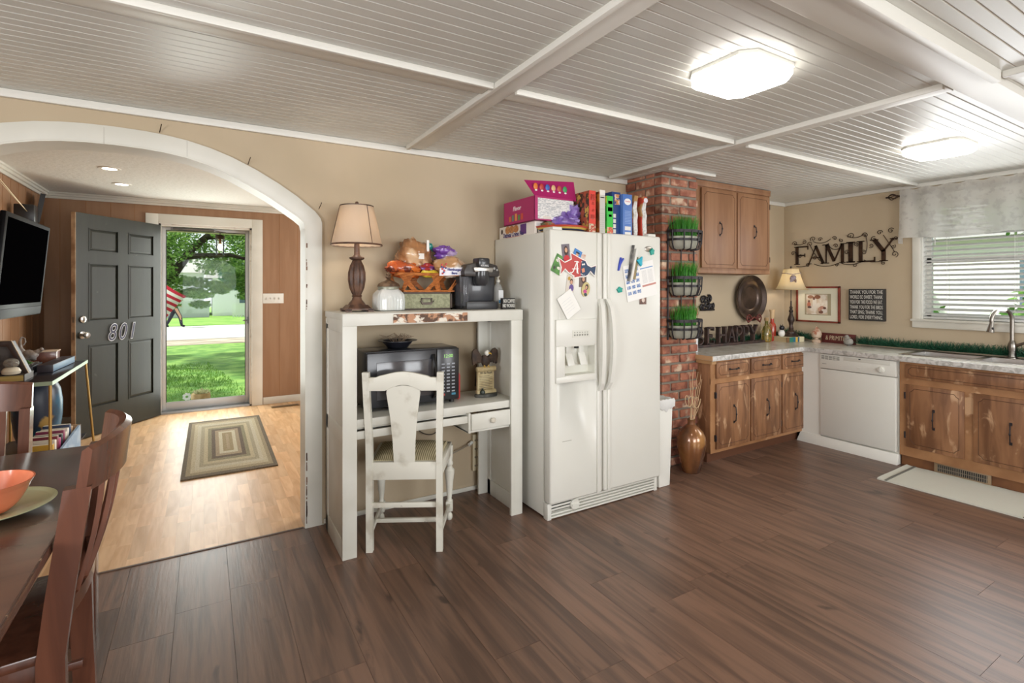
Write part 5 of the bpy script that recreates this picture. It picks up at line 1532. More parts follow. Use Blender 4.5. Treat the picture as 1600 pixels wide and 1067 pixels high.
# round metal tray on wall
t = thing('metal_tray', 'large round dark pewter tray hanging on the wall below the cabinet', 'tray', (4.70, 3.185, 1.305), rot=(R(90), 0, 0))
MB().lathe([(.0001, .004), (.12, .004), (.135, .016), (.165, .020), (.185, .010), (.205, .012), (.235, .034), (.245, .036), (.246, .030), (.235, .020), (.20, 0), (.0001, 0)], n=48, sy=.93).part('tray_dish', mat('#6b5b52', .32, metal=.85, col2='#4a3f3a', scale=6), t)
t = thing('berry_scroll', 'small rusty metal scroll with red berry curls at the foot of the tray', 'ornament', (4.70, 3.13, 1.085))
P = []
def spiral(cx, cz, r0, turns, n=22, a0=0, sgn=1):
    return [(cx + r0 * (1 - .8 * k / n) * math.cos(a0 + sgn * turns * 2 * PI * k / n), 0, cz + r0 * (1 - .8 * k / n) * math.sin(a0 + sgn * turns * 2 * PI * k / n)) for k in range(n + 1)]
MB().tube(spiral(-.085, .015, .045, 1.4), .007, 6).tube(spiral(.085, .015, .045, 1.4, a0=PI, sgn=-1), .007, 6).tube([(-.10, 0, -.02), (0, 0, .03), (.10, 0, -.02)], .008, 6).part('scroll', mat('#6a2f28', .5, metal=.3), t)

# dragonfly-like gargoyle ornament on the wall
t = thing('wall_ornament', 'small dark metal scrollwork ornament on the wall beside the grass planters', 'ornament', (4.06, 3.185, 1.265))
m_ = MB()
for (cx, cz, r0, a0, sg) in ((-.05, .03, .04, 0, 1), (.03, .04, .035, 2, -1), (.0, -.02, .045, 4, 1), (.07, -.03, .032, 1, -1), (-.07, -.03, .03, 3, 1)):
    m_.tube(spiral(cx, cz, r0, 1.5, a0=a0, sgn=sg), .009, 6)
m_.tube([(-.09, 0, -.065), (.10, 0, -.065)], .010, 6)
m_.part('scrollwork', M['iron'], t)

# bottles, figurine, books, second lamp
t = thing('decor_bottle', 'amber glass bottle of dried fruit with raffia tie, beside the letter sign', 'bottle', (4.835, 3.085, .866))
MB().lathe([(.040, 0), (.052, .01), (.058, .06), (.055, .11), (.035, .15), (.018, .165), (.018, .21), (.022, .215)], n=24, sy=.8).part('glass', mat('#9a7a34', .12, col2='#5f5a26', scale=30, lo=.42, hi=.58, coat=.6), t)
MB().lathe([(.021, .21), (.021, .235), (.016, .242)], n=16).part('cork', mat('#a98a60', .8), t)
rr = random.Random(2); m_ = MB()
for k in range(16):
    a = rr.uniform(0, 6.28)
    m_.tube([(.02 * math.cos(a), .02 * math.sin(a), .165), (.05 * math.cos(a), .045 * math.sin(a), .14 + rr.uniform(0, .05)), (.065 * math.cos(a), .055 * math.sin(a), rr.uniform(.02, .13))], .0016, 4)
m_.part('raffia_tie', mat('#b9a77a', .8), t)
t = thing('decor_bottle', 'tall red bottle with pale neck, behind the amber bottle', 'bottle', (4.985, 3.12, .866))
MB().lathe([(.034, 0), (.038, .01), (.038, .15), (.030, .175), (.018, .19), (.016, .23)], n=20).part('glass', mat('#b5422f', .2, coat=.5), t)
MB().lathe([(.019, .228), (.022, .235), (.022, .30), (.026, .302), (.026, .318), (.0001, .32)], n=16).part('stopper', mat('#d4b489', .5), t)
t = thing('cat_figurine', 'small white figurine with a black head, standing between the red bottle and the lamp', 'figurine', (4.985, 3.02, .9165))
MB().lump((0, 0, .035), (.036, .03, .038), 5, .05).part('body', mat('#e9e6e0', .35), t)
MB().ball((0, -.004, .088), (.026, .024, .026)).part('head', mat('#1e1c22', .35), t, label='black head')
MB().cyl((-.014, 0, .105), (-.020, 0, .122), .007, .002, 8).cyl((.014, 0, .105), (.020, 0, .122), .007, .002, 8).part('ear', mat('#1e1c22', .35), t)
t = thing('old_book', 'thick old book with teal, blue and gold spine lying under the corner lamp', 'book', (5.075, 3.00, .866), R(-8))
MB().box(-.125, .125, -.075, .085, 0, .004).box(-.125, .125, -.075, .085, .046, .050).part('cover', mat('#d3c8a4', .6), t)
MB().box(-.12, .12, -.068, .08, .004, .046).part('page_block', mat('#c9b48c', .8), t)
sp_ = MB()
for i, (a, b) in enumerate(((-.085, -.030), (-.028, .0), (.03, .055))): 
    sp_ = MB().box(a, b, -.078, -.074, .001, .049); sp_.part('spine_band', mat(('#2f7a68', '#2a6a88', '#2f5f78')[i], .5), t)
MB().box(.0, .030, -.0785, -.074, .001, .049).part('spine_band', mat('#d9b04a', .5), t)
MB().box(-.125, -.085, -.0785, -.074, .001, .049).part('spine_band', mat('#7a5a3a', .6), t)
MB().box(.055, .125, -.077, -.074, .001, .049).part('spine_band', mat('#d8cfae', .6), t)
BR2 = mat('#4b3b33', .38, metal=.3, col2='#2e2420', scale=14)
prof = [(.066, .0), (.070, .010), (.060, .026), (.046, .034), (.046, .046), (.030, .056), (.020, .074), (.024, .082), (.020, .092), (.016, .11), (.022, .14), (.033, .165), (.030, .185), (.018, .215), (.014, .24), (.020, .25), (.020, .262), (.013, .27), (.013, .285), (.018, .292), (.012, .30), (.008, .31), (.007, .36)]
table_lamp('table_lamp', 'lit corner lamp with turned dark base and cream bell shade, standing on the old book', (5.10, 2.99, .916), prof, BR2, (.475 - .003, .685, .150, .068), bell=True, mshade=mat('#e6dcc2', .8, transl=.6))
lm = [o for o in bpy.data.objects if o.get('label', '').startswith('lit corner lamp')][0]
lm.rotation_euler = (0, 0, R(-50))
MB().tube([(-.088, -.015, .64), (-.055, -.078, .635), (.0, -.098, .625), (.055, -.078, .635), (.088, -.015, .64)], .004, 6).lump((0, -.112, .585), (.030, .008, .035), 7, .25).tube([(-.01, -.112, .615), (-.022, -.116, .55)], .008, 6).tube([(.01, -.112, .615), (.022, -.118, .545)], .008, 6).part('ribbon_tie', mat('#a59ba6', .8, col2='#8a6f5c', scale=60), lm, label='checked ribbon tied round the shade')

# finial, primitives sign, bird
t = thing('finial_ornament', 'worn pale wooden acorn finial standing on the counter left of the red sign', 'ornament', (5.215, 2.80, .866))
MB().lathe([(.040, 0), (.042, .012), (.036, .018), (.034, .026), (.018, .032), (.018, .042), (.040, .055), (.046, .085), (.040, .112), (.022, .135), (.010, .15), (.002, .158)], n=28).part('finial', mat('#c9b29c', .6, col2='#a8654a', scale=16, lo=.5, hi=.62), t)
t = thing('wood_sign', 'dark red wooden plank sign with pale lettering, leaning at the foot of the window wall', 'sign', (5.285, 2.635, .866), R(-90))
bx(-.155, .155, 0, .018, 0, .095).part('board', mat('#6a2a26', .6, col2='#4f1f1c', scale=14), t, bevel=.001)
text('& PRIMITIVES', .062, mat('#c9b89a', .6), t, (0, -.0008, .048), sx=.66, shear=.12)
t = thing('bird_figurine', 'small grey weathered stone bird in front of the red sign', 'figurine', (5.18, 2.49, .866))
MB().lump((0, 0, .036), (.032, .042, .034), 9, .06).lump((-.002, .012, .078), (.019, .021, .022), 3, .05).part('body', mat('#9c9890', .7, col2='#6f6c66', scale=22), t)
MB().cyl((-.004, .03, .076), (-.008, .052, .071), .006, .001, 8).part('beak', mat('#6a6660', .6), t)
MB().cyl((-.012, -.01, 0), (-.012, -.01, .01), .012, n=10).part('foot', mat('#6a6660', .6), t)

# garland of tinsel greenery
def garland(pts, label, seed, dens=1500, hgt=.062):
    rr = random.Random(seed); mb_ = MB()
    P = [Vector(p) for p in pts]
    seg = [(P[i + 1] - P[i]).length for i in range(len(P) - 1)]
    tot = sum(seg)
    mb_.tube(pts, .004, 5)
    for k in range(int(dens * tot)):
        s_ = rr.uniform(0, tot); i = 0
        while s_ > seg[i] and i < len(seg) - 1: s_ -= seg[i]; i += 1
        p = P[i].lerp(P[i + 1], s_ / seg[i])
        a = rr.uniform(-.3, PI + .3); dd = (P[i + 1] - P[i]).normalized()
        side = Vector((-dd.y, dd.x, 0)).normalized()
        out_ = side * math.cos(a) * .75 + Vector((0, 0, 1)) * abs(math.sin(a)) + dd * rr.uniform(-.6, .6)
        out_.normalize()
        L_2 = rr.uniform(.5, 1.0) * hgt
        w_ = out_.cross(Vector((rr.uniform(-1, 1), rr.uniform(-1, 1), rr.uniform(-1, 1)))).normalized() * .0022
        q = p + out_ * L_2
        mb_._add([tuple(p - w_), tuple(p + w_), tuple(q + w_ * .5), tuple(q - w_ * .5)], [(0, 1, 2, 3)])
    return mb_.solo('garland', label, 'garland', mat('#2f6a4a', .5, icol='#1f4a38'), smooth=False)
garland([(5.262, 2.44, .885), (5.262, 2.2, .885), (5.264, 1.9, .885), (5.292, 1.6, .887), (5.300, 1.2, .887), (5.292, .9, .885)], 'green tinsel garland lying along the counter under the window', 3, 2600, .085)
garland([(3.9, 3.165, .885), (4.3, 3.165, .885), (4.8, 3.17, .89), (5.1, 3.165, .89), (5.27, 3.12, .93), (5.285, 2.95, .90), (5.26, 2.88, .885)], 'green tinsel garland behind the letters and corner lamp', 5, 1900, .065)

# ================================================================ WALL DECOR (window wall, facing -X)
def onwall(name, label, cat, y, z, off=0.0):
    return thing(name, label, cat, (XR - off, y, z), R(-90))
t = onwall('picture_frame', 'framed sepia picture with cream mat and red frame, behind the corner lamp', 'picture', 2.845, 1.24)
w, h = .215, .182
f = MB()
for (a, b, c, d) in ((-w, w, -h, -h + .018), (-w, w, h - .018, h), (-w, -w + .018, -h, h), (w - .018, w, -h, h)): f.box(a, b, -.022, 0, c, d)
f.part('frame', mat('#8a3f30', .4, col2='#70301f', scale=10), t, bevel=.002)
bx(-w + .01, w - .01, -.010, -.002, -h + .01, h - .01).part('mat_board', mat('#dcd8c2', .7), t)
bx(-.128, .128, -.0112, -.0095, -.108, .108).part('inner_mat', mat('#a3987c', .7), t)
bx(-.112, .096, -.0125, -.011, -.100, .100).part('print', mat('#cdb9a0', .6, col2='#e6ddd0', scale=14, lo=.4, hi=.6), t)
blob(t, 'pictured_figure', [(-.07, .075, .03, .018, '#9a7058'), (-.03, .01, .020, .075, '#e4dccf'), (-.035, .06, .012, .016, '#6f4a3c'), (-.085, -.005, .018, .03, '#b8705a'), (-.085, .03, .010, .012, '#6f4a3c'), (-.08, -.03, .02, .012, '#5f4a44'), (.0, .075, .03, .02, '#8a5a44'), (.045, -.04, .03, .025, '#b98a78'), (.065, -.065, .028, .022, '#d9cfc4'), (.07, -.035, .014, .012, '#6a4438'), (.035, -.075, .022, .016, '#7a5244'), (.02, -.05, .014, .02, '#c49a84')], .0125)
t = onwall('square_sign', 'black square sign with a six line thank you prayer in white letters', 'sign', 2.39, 1.248)
bx(-.150, .150, -.040, 0, -.148, .148).part('block', mat('#2c2a28', .6), t, bevel=.001)
for i, s_ in enumerate(('THANK YOU FOR THE', 'WORLD SO SWEET; THANK', 'YOU FOR THE FOOD WE EAT.', 'THANK YOU FOR THE BIRDS', 'THAT SING; THANK YOU,', 'LORD, FOR EVERYTHING.')):
    o = text(s_, .048, mat('#d6d3ca', .6), t, (0, -.0408, .118 - i * .047), bold=.0)
    wd = max(.01, max(v.co.x for v in o.data.vertices) - min(v.co.x for v in o.data.vertices))
    o.scale = (.275 / wd, 1, 1)
# FAMILY
t = onwall('metal_word_sign', 'dark metal FAMILY word art with curling scrollwork above the picture', 'wall art', 2.62, 1.65, .004)
FM = M['bronze']
for (ch, xx, ww, zz_, hh, th) in (('F', -.455, .155, -.002, .190, .030), ('A', -.325, .175, .0, .185, .026), ('M', -.165, .200, .0, .190, .028), ('I', .03, .11, .0, .198, .040), ('L', .15, .155, .0, .200, .032), ('Y', .270, .185, .0, .205, .034)):
    m_ = MB(); letter(ch, xx, zz_, ww, hh, th, -.012, -.006, m_, thin=.45, serif=.5)
    m_.part('letter', FM, t, smooth=False)
rr = random.Random(11); m_ = MB()
def sp2(cx, cz, r0, a0, sg, y=-.008, turns=1.25):
    return [(cx + r0 * (1 - .82 * k / 20) * math.cos(a0 + sg * turns * 2 * PI * k / 20), y, cz + r0 * (1 - .82 * k / 20) * math.sin(a0 + sg * turns * 2 * PI * k / 20)) for k in range(21)]
for (cx, cz, r0, a0, sg) in ((-.455, .22, .028, 3.4, -1), (-.475, .12, .024, 0, 1), (-.36, .23, .024, 2, -1), (-.30, .205, .026, 3.6, -1), (-.40, .085, .020, 1, 1), (-.27, .255, .028, 3.8, -1), (-.20, .245, .022, 0, 1), (-.06, .245, .022, 3, -1),
                             (-.32, -.01, .020, 1, 1), (-.25, .06, .022, 0, 1), (-.05, .17, .022, 3, -1), (.0, .22, .020, 2, 1), (.09, .255, .032, 3.5, -1), (.05, .10, .024, 0, 1), (.13, .17, .022, 5, 1), (.21, .25, .028, 3.2, -1), (.28, .21, .024, 1, 1),
                             (.20, .09, .022, 2, -1), (.26, .15, .022, 4, 1), (.33, .265, .024, 0, 1), (.42, .275, .026, .5, 1), (.46, .20, .020, 4, -1), (.45, .06, .030, 5, 1), (.36, -.015, .018, 2, 1), (.12, -.025, .020, 1, -1), (-.04, -.02, .018, 0, 1), (.44, .13, .020, 1, -1)):
    P = sp2(cx, cz, r0, a0, sg)
    m_.tube(P, .0032, 5)
for (a, b, c) in (((-.44, -.02), (-.36, -.035), (-.30, -.0)), ((-.26, .0), (-.14, -.055), (-.02, -.0)), ((.0, -.0), (.08, -.045), (.20, .01)), ((.20, .02), (.27, -.02), (.38, .01)), ((-.46, .22), (-.40, .19), (-.36, .22)), ((-.27, .23), (-.18, .18), (-.10, .24)), ((.05, .26), (.12, .21), (.2, .26)), ((-.12, .2), (-.1, .12), (-.02, .14)), ((.22, .10), (.24, .18), (.21, .26)), ((.36, .24), (.42, .14), (.45, .08)), ((-.3, .2), (-.26, .1), (-.2, .03))):
    pts = []
    for k in range(11):
        u_ = k / 10
        pts.append(((1 - u_) ** 2 * a[0] + 2 * u_ * (1 - u_) * b[0] + u_ * u_ * c[0], -.008, (1 - u_) ** 2 * a[1] + 2 * u_ * (1 - u_) * b[1] + u_ * u_ * c[1]))
    m_.tube(pts, .0034, 5)
m_.part('scrollwork', FM, t)

# blinds
t = thing('window_blind', 'white horizontal slat blind in the kitchen window', 'blind', (XR + .035, 1.38, 1.15), R(-90))
SLM = mat('#ededeb', .4, transl=.3)
n_s = 23; wd = .585
for i in range(n_s):
    zz_ = .03 + i * .0415
    m_ = MB(); c, s_ = math.cos(R(22)), math.sin(R(22))
    hw = .023
    m_.hexa([(-wd, -hw * c, zz_ - hw * s_), (wd, -hw * c, zz_ - hw * s_), (wd, hw * c, zz_ + hw * s_), (-wd, hw * c, zz_ + hw * s_)],
            [(-wd, -hw * c, zz_ - hw * s_ + .003), (wd, -hw * c, zz_ - hw * s_ + .003), (wd, hw * c, zz_ + hw * s_ + .003), (-wd, hw * c, zz_ + hw * s_ + .003)])
    m_.part('slat', SLM, t)
bx(-wd, wd, -.02, .02, -.008, .010).part('bottom_rail', SLM, t, bevel=.003)
bx(-wd, wd, -.025, .025, .955, .975).part('head_rail', SLM, t)
for xx in (-.42, 0, .42):
    MB().tube([(xx, -.024, 0), (xx, -.024, .97)], .0014, 5).tube([(xx, .024, 0), (xx, .024, .97)], .0014, 5).part('ladder_cord', SLM, t)
MB().tube([(-.50, -.03, .62), (-.50, -.032, .96)], .004, 6).part('tilt_wand', SLM, t)

# curtain rod and valance
t = thing('curtain_rod', 'dark curtain rod with twisted cage finial above the window', 'curtain rod', (XR - .075, 1.38, 2.215), R(-90))
MB().tube([(-.73, 0, 0), (.75, 0, 0)], .008, 10).part('rod', M['bronze'], t)
m_ = MB()
for k in range(5):
    P = []
    for i in range(13):
        u_ = i / 12; a = k * 2 * PI / 5 + u_ * 1.6
        P.append((-.745 - .075 * u_, .026 * math.sin(PI * u_) * math.cos(a), .026 * math.sin(PI * u_) * math.sin(a)))
    m_.tube(P, .0042, 5)
m_.ball((-.828, 0, 0), .008).ball((-.742, 0, 0), .011)
m_.part('finial', M['bronze'], t)
MB().tube([(-.70, 0, 0), (-.70, .075, 0)], .006, 8).tube([(.70, 0, 0), (.70, .075, 0)], .006, 8).part('bracket', M['bronze'], t)
m_ = MB()
def val(u, v):
    xx = -.715 + 1.43 * u
    dep = -.030 - .012 * math.sin(u * 46 + 1.5 * math.sin(u * 9)) * (.45 + .55 * v) - .010 * math.sin(u * 19 + 2) * v
    if u < .0: dep = 0
    z_ = .045 - .43 * v + .008 * math.sin(u * 60) * (1 - v) + .010 * math.sin(u * 13 + 1) * v
    if .09 < v < .16: dep *= .7
    return (xx, dep, z_)
m_.grid(val, 170, 14)
m_.grid(lambda u, v: (-.715 + .0 * u + .012 * math.sin(v * 5), .09 * u - .030, .030 - .45 * v), 5, 8)
m_.solo('valance_curtain', 'sheer white patterned valance gathered on the rod over the window', 'curtain', mat('#eeede8', .8, col2='#e0deda', scale=22, lo=.5, hi=.62, transl=.6, alpha=.88), (XR - .075, 1.38, 2.215), R(-90))

# ================================================================ GRASS PLANTERS ON THE CHIMNEY
t = thing('planter_rack', 'black iron three-tier basket rack hanging on the brick chimney', 'rack', (3.245, 2.79, 1.0))
IR = M['iron']
fr = MB()
P = [(-.15, 0, .0), (-.15, 0, .84)] + [(-.15 + .15 * (1 - math.cos(PI * k / 12)), 0, .84 + .10 * math.sin(PI * k / 12)) for k in range(1, 12)] + [(.15, 0, .84), (.15, 0, .0)]
fr.tube(P, .006, 6).tube([(0, 0, .0), (0, 0, .94)], .005, 6)
fr.part('frame', IR, t)
def hoop(r, z, d=.13, n=14):   # half oval loop out from the wall
    return [(-r * math.cos(PI * k / n), -.004 - d * math.sin(PI * k / n) ** .7, z) for k in range(n + 1)]
BZS = (.695, .335, .0)
for bz in BZS:
    m_ = MB()
    for (r, z, d, hh) in ((.165, .150, .135, .011), (.158, .085, .128, .009)):
        P = hoop(r, bz + z, d)
        for k in range(len(P) - 1):
            a, b = P[k], P[k + 1]
            m_.hexa([(a[0], a[1], z + bz - hh), (b[0], b[1], z + bz - hh), (b[0] * .98, b[1] * .98, z + bz - hh), (a[0] * .98, a[1] * .98, z + bz - hh)],
                    [(a[0], a[1], z + bz + hh), (b[0], b[1], z + bz + hh), (b[0] * .98, b[1] * .98, z + bz + hh), (a[0] * .98, a[1] * .98, z + bz + hh)])
    for k in (1, 4, 6, 8, 10, 13):
        a = hoop(.165, 0, .135)[k]
        m_.tube([(a[0], a[1], bz + .155), (a[0] * .97, a[1] * .97, bz + .06), (a[0] * .86, a[1] * .88, bz + .015), (a[0] * .5, a[1] * .5, bz + .004)], .0055, 5)
    m_.part('basket', IR, t)
for bz, nm in zip(BZS, ('topmost', 'middle', 'lowest')):
    tt = thing('grass_planter', '%s grey metal planter of bright green grass in the iron rack on the chimney' % nm, 'planter', (3.245, 2.79, 1.0 + bz + .012), group='grass planters on the chimney')
    prof_ = []
    m_ = MB()
    n = 16; rings = []
    for (r, z, d) in ((.11, 0, .085), (.140, .03, .105), (.150, .10, .115)):
        P = [(-r * math.cos(PI * k / n), -.008 - d * math.sin(PI * k / n), z) for k in range(n + 1)]
        rings.append(P)
    vs = [p for r_ in rings for p in r_]; q = n + 1
    fs = [(j * q + k, j * q + k + 1, (j + 1) * q + k + 1, (j + 1) * q + k) for j in range(2) for k in range(n)]
    fs += [(j * q, j * q + q, j * q + q + n, j * q + n) for j in range(2)] + [tuple(range(q)), tuple(2 * q + k for k in range(q))]
    m_._add(vs, fs)
    m_.part('tin', mat('#b3b2a4', .55, metal=.3, col2='#9d9c8c', scale=10), tt)
    rr = random.Random(int(bz * 100) + 1); m_ = MB()
    for k in range(420):
        a = rr.uniform(0, PI); r = math.sqrt(rr.uniform(0, 1)) * .9
        bx_, by_ = -.142 * r * math.cos(a), -.010 - .10 * r * math.sin(a)
        lean = rr.uniform(0, .055) * (.3 + r); aa = rr.uniform(0, 2 * PI)
        H_ = rr.uniform(.13, .20)
        tip = (bx_ * 1.15 + lean * math.cos(aa), by_ * 1.1 + lean * math.sin(aa) * .7 - .004, .085 + H_)
        if tip[1] > -.004: tip = (tip[0], -.004, tip[2])
        mid = (bx_ * 1.06 + lean * .35 * math.cos(aa), by_, .085 + H_ * .55)
        w_ = .0018; c_, s_ = math.cos(aa + 1.5), math.sin(aa + 1.5)
        vs = [(bx_ - w_ * c_, by_ - w_ * s_, .085), (bx_ + w_ * c_, by_ + w_ * s_, .085), (mid[0] + w_ * c_, mid[1] + w_ * s_, mid[2]), (mid[0] - w_ * c_, mid[1] - w_ * s_, mid[2]), tip]
        m_._add(vs, [(0, 1, 2, 3), (3, 2, 4)])
    g = m_.part('grass_tuft', mat('#5aa83a', .5, icol='#3a8a2c', transl=.3), tt, smooth=False)
    g['kind'] = 'stuff'

# ================================================================ RUGS ON THE FLOORS, VENT, SWITCHES
t = thing('kitchen_mat', 'pale cotton kitchen mat with grey end stripes in front of the sink cabinet', 'rug', (4.51, 1.43, 0.0005), R(2))
m_ = MB()
def matp(u, v): return (-.26 + .52 * u, -.42 + .84 * v, .008 + .0015 * math.sin(v * 40) * math.sin(u * 9) + (.004 if v > .985 else 0))
m_.grid(matp, 10, 30)
m_.box(-.26, .26, -.42, .42, 0, .007)
m_.part('cloth', mat('#d5d6ca', .9, bump=.4, bscale=120), t)
for yy in (-.365, .365): bx(-.26, .26, yy - .008, yy + .008, .006, .0115).part('stripe', mat('#77776f', .9), t, label='grey stripe near the end of the mat')
t = thing('braided_rug', 'rectangular braided rug in beige and brown bands on the light wood floor', 'rug', (.185, 5.34, 0.0005), R(-.5))
cols_ = ['#6f6452', '#9c8f72', '#b9ad90', '#bdb49c', '#a39a80', '#b8ab8c', '#8b8468', '#6a5c4c', '#a08f74', '#c2b99f', '#9a8a68', '#a8977a']
mats_ = [mat(c, .95, col2='#%02x%02x%02x' % tuple(max(0, int(c[i:i + 2], 16) - 22) for i in (1, 3, 5)), scale=90, bump=.8, bscale=120) for c in cols_]
m_ = MB(); W_, L_3 = .325, .92
sx_ = [.325 - k * .0285 for k in range(12)]; sy_ = [.92 - k * .060 for k in range(12)]
for k in range(11):
    m_.m = k
    a, b, c, d = sx_[k], sy_[k], sx_[k + 1], sy_[k + 1]
    n_b = 3
    for j in range(n_b):
        f0, f1 = j / n_b, (j + 1) / n_b
        x0_, y0_ = a + (c - a) * f0, b + (d - b) * f0
        x1_, y1_ = a + (c - a) * f1, b + (d - b) * f1
        r = (x0_ - x1_) / 2
        for (xa, xb, ya, yb_) in ((-x0_, -x1_, -y0_, y0_), (x1_, x0_, -y0_, y0_), (-x1_, x1_, y1_, y0_), (-x1_, x1_, -y0_, -y1_)):
            m_.box(xa, xb, ya, yb_, 0, .010)
m_.m = 11
m_.box(-sx_[11], sx_[11], -sy_[11], sy_[11], 0, .010)
m_.part('braid', mats_, t, smooth=False)
t = thing('floor_register', 'brown metal floor register in the light wood floor by the front baseboard', 'vent', (.83, 6.62, 0.0))
MB().box(-.15, .15, -.05, .05, 0, .004).part('register_frame', mat('#8a7048', .4, metal=.5), t, bevel=.001)
m_ = MB()
for i in range(22):
    m_.box(-.135 + i * .0125, -.130 + i * .0125, -.038, .038, .003, .0048)
m_.part('slots', mat('#2e251a', .6), t)
t = thing('light_switch', 'white four-gang light switch plate beside the front door', 'light switch', (.725, LY1, 1.28))
bx(-.115, .115, -.006, 0, -.06, .06).part('plate', M['white'], t, bevel=.003)
m_ = MB()
for i in range(4): m_.box(-.082 + i * .047, -.072 + i * .047, -.014, -.005, -.012, .012)
m_.part('toggle', mat('#c9c7bf', .4), t)
# ================================================================ DINING TABLE AND CHAIRS
TBM = M['table']
t = thing('dining_table', 'large dark brown worn dining table in the left foreground', 'table', (-.84, 1.80, 0))
top = MB().box(-.505, .505, -.93, .93, .722, .750)
top.part('tabletop', TBM, t, bevel=.004)
bx(.502, .5054, -.92, .92, .7465, .7503).part('worn_edge', mat('#4a332a', .4, col2='#a88c70', scale=11, stretch=(.2, 3, .2), lo=.60, hi=.66), t)
MB().box(-.44, .44, -.86, -.84, .63, .722).box(-.44, .44, .84, .86, .63, .722).box(-.46, -.44, -.86, .86, .63, .722).box(.44, .46, -.86, .86, .63, .722).part('apron', M['dark_wood'], t)
for sx in (-1, 1):
    for sy in (-1, 1):
        bx(sx * .43 - .04, sx * .43 + .04, sy * .83 - .04, sy * .83 + .04, 0, .722).part('leg', M['dark_wood'], t, bevel=.004)

def slat_chair(label, loc, rz, group='dark dining chairs'):
    # local: backrest along X at y = 0, seat extends to -y (towards the table), back bows to +y
    t_ = thing('dining_chair', label, 'chair', loc, rz, group)
    DW = M['dark_wood']; hw = .235
    yt = .055
    def yb(z): return -.015 + .0 if z < .45 else -.015 + (z - .45) * .13
    for s in (-1, 1):
        x = s * hw
        m_ = MB(); P = [(.0, .002), (.25, -.008), (.45, -.012), (.60, yb(.60)), (.75, yb(.75)), (.88, yb(.88))]
        a, b = .018, .036
        for i in range(len(P) - 1):
            z0, y0 = P[i]; z1, y1 = P[i + 1]
            m_.hexa([(x - a, y0 - b, z0), (x + a, y0 - b, z0), (x + a, y0 + b * .6, z0), (x - a, y0 + b * .6, z0)], [(x - a, y1 - b, z1), (x + a, y1 - b, z1), (x + a, y1 + b * .6, z1), (x - a, y1 + b * .6, z1)])
        m_.part('rear_leg', DW, t_)
        bx(s * .205 - .02, s * .205 + .02, -.43, -.39, 0, .44).part('front_leg', DW, t_, bevel=.003)
        bx(s * .21 - .01, s * .21 + .01, -.41, -.03, .38, .44).part('seat_rail', DW, t_, bevel=.002)
        bx(s * .21 - .008, s * .21 + .008, -.41, -.01, .15, .175).part('side_stretcher', DW, t_, bevel=.002)
    MB().prismz([(-.235, -.44), (.235, -.44), (.245, -.25), (.235, -.01), (-.235, -.01), (-.245, -.25)], .44, .468).part('seat', DW, t_, bevel=.006)
    # bowed crest rail, leaning back a little
    n = 20; v_ = []; fs = []
    secs = []
    for k in range(n + 1):
        u = -1 + 2 * k / n
        x = u * (hw + .017)
        y = .062 * (1 - u * u)
        th = .011 + .006 * (1 - abs(u))
        zt = .985 + .012 * (1 - u * u)
        zb = .865
        yo = yb(.87)
        secs.append([(x, y + yo - th, zb), (x, y + yo + th, zb), (x, y + yo + .014 + th, zt - .01), (x, y + yo + .016, zt), (x, y + yo + .014 - th, zt - .01)])
    for s_ in secs: v_ += s_
    for k in range(n):
        for j in range(5):
            j2 = (j + 1) % 5
            fs.append((k * 5 + j, k * 5 + j2, (k + 1) * 5 + j2, (k + 1) * 5 + j))
    fs += [(4, 3, 2, 1, 0), tuple(n * 5 + j for j in range(5))]
    m_ = MB(); m_._add(v_, fs); m_.part('crest_rail', DW, t_)
    # lower back rail
    m_ = MB(); v_ = []; fs = []
    for k in range(13):
        u = -1 + 2 * k / 12
        y = .03 * (1 - u * u) + yb(.55)
        v_ += [(u * hw, y - .010, .53), (u * hw, y + .010, .53), (u * hw, y + .012, .575), (u * hw, y - .008, .575)]
    for k in range(12):
        for j in range(4):
            j2 = (j + 1) % 4; fs.append((k * 4 + j, k * 4 + j2, (k + 1) * 4 + j2, (k + 1) * 4 + j))
    fs += [(3, 2, 1, 0), tuple(48 + j for j in range(4))]
    m_._add(v_, fs); m_.part('lower_rail', DW, t_)
    for k in range(5):
        u = (-.64 + k * .32); x = u * hw
        y0 = .03 * (1 - u * u) + yb(.57); y1 = .062 * (1 - u * u) + yb(.87)
        m_ = MB(); q = []
        for i in range(7):
            f = i / 6; q.append((x, y0 + (y1 - y0) * f + .010 * math.sin(PI * f), .565 + .31 * f))
        for i in range(6):
            a, b = q[i], q[i + 1]
            m_.hexa([(a[0] - .011, a[1] - .006, a[2]), (a[0] + .011, a[1] - .006, a[2]), (a[0] + .011, a[1] + .006, a[2]), (a[0] - .011, a[1] + .006, a[2])], [(b[0] - .011, b[1] - .006, b[2]), (b[0] + .011, b[1] - .006, b[2]), (b[0] + .011, b[1] + .006, b[2]), (b[0] - .011, b[1] + .006, b[2])])
        m_.part('back_slat', DW, t_)
    return t_
slat_chair('dark wooden dining chair with bowed crest rail in the foreground, beside the table', (-.325, 1.975, 0), R(-88))
slat_chair('dark dining chair at the far end of the table, in front of the console', (-.90, 2.98, 0), R(0))

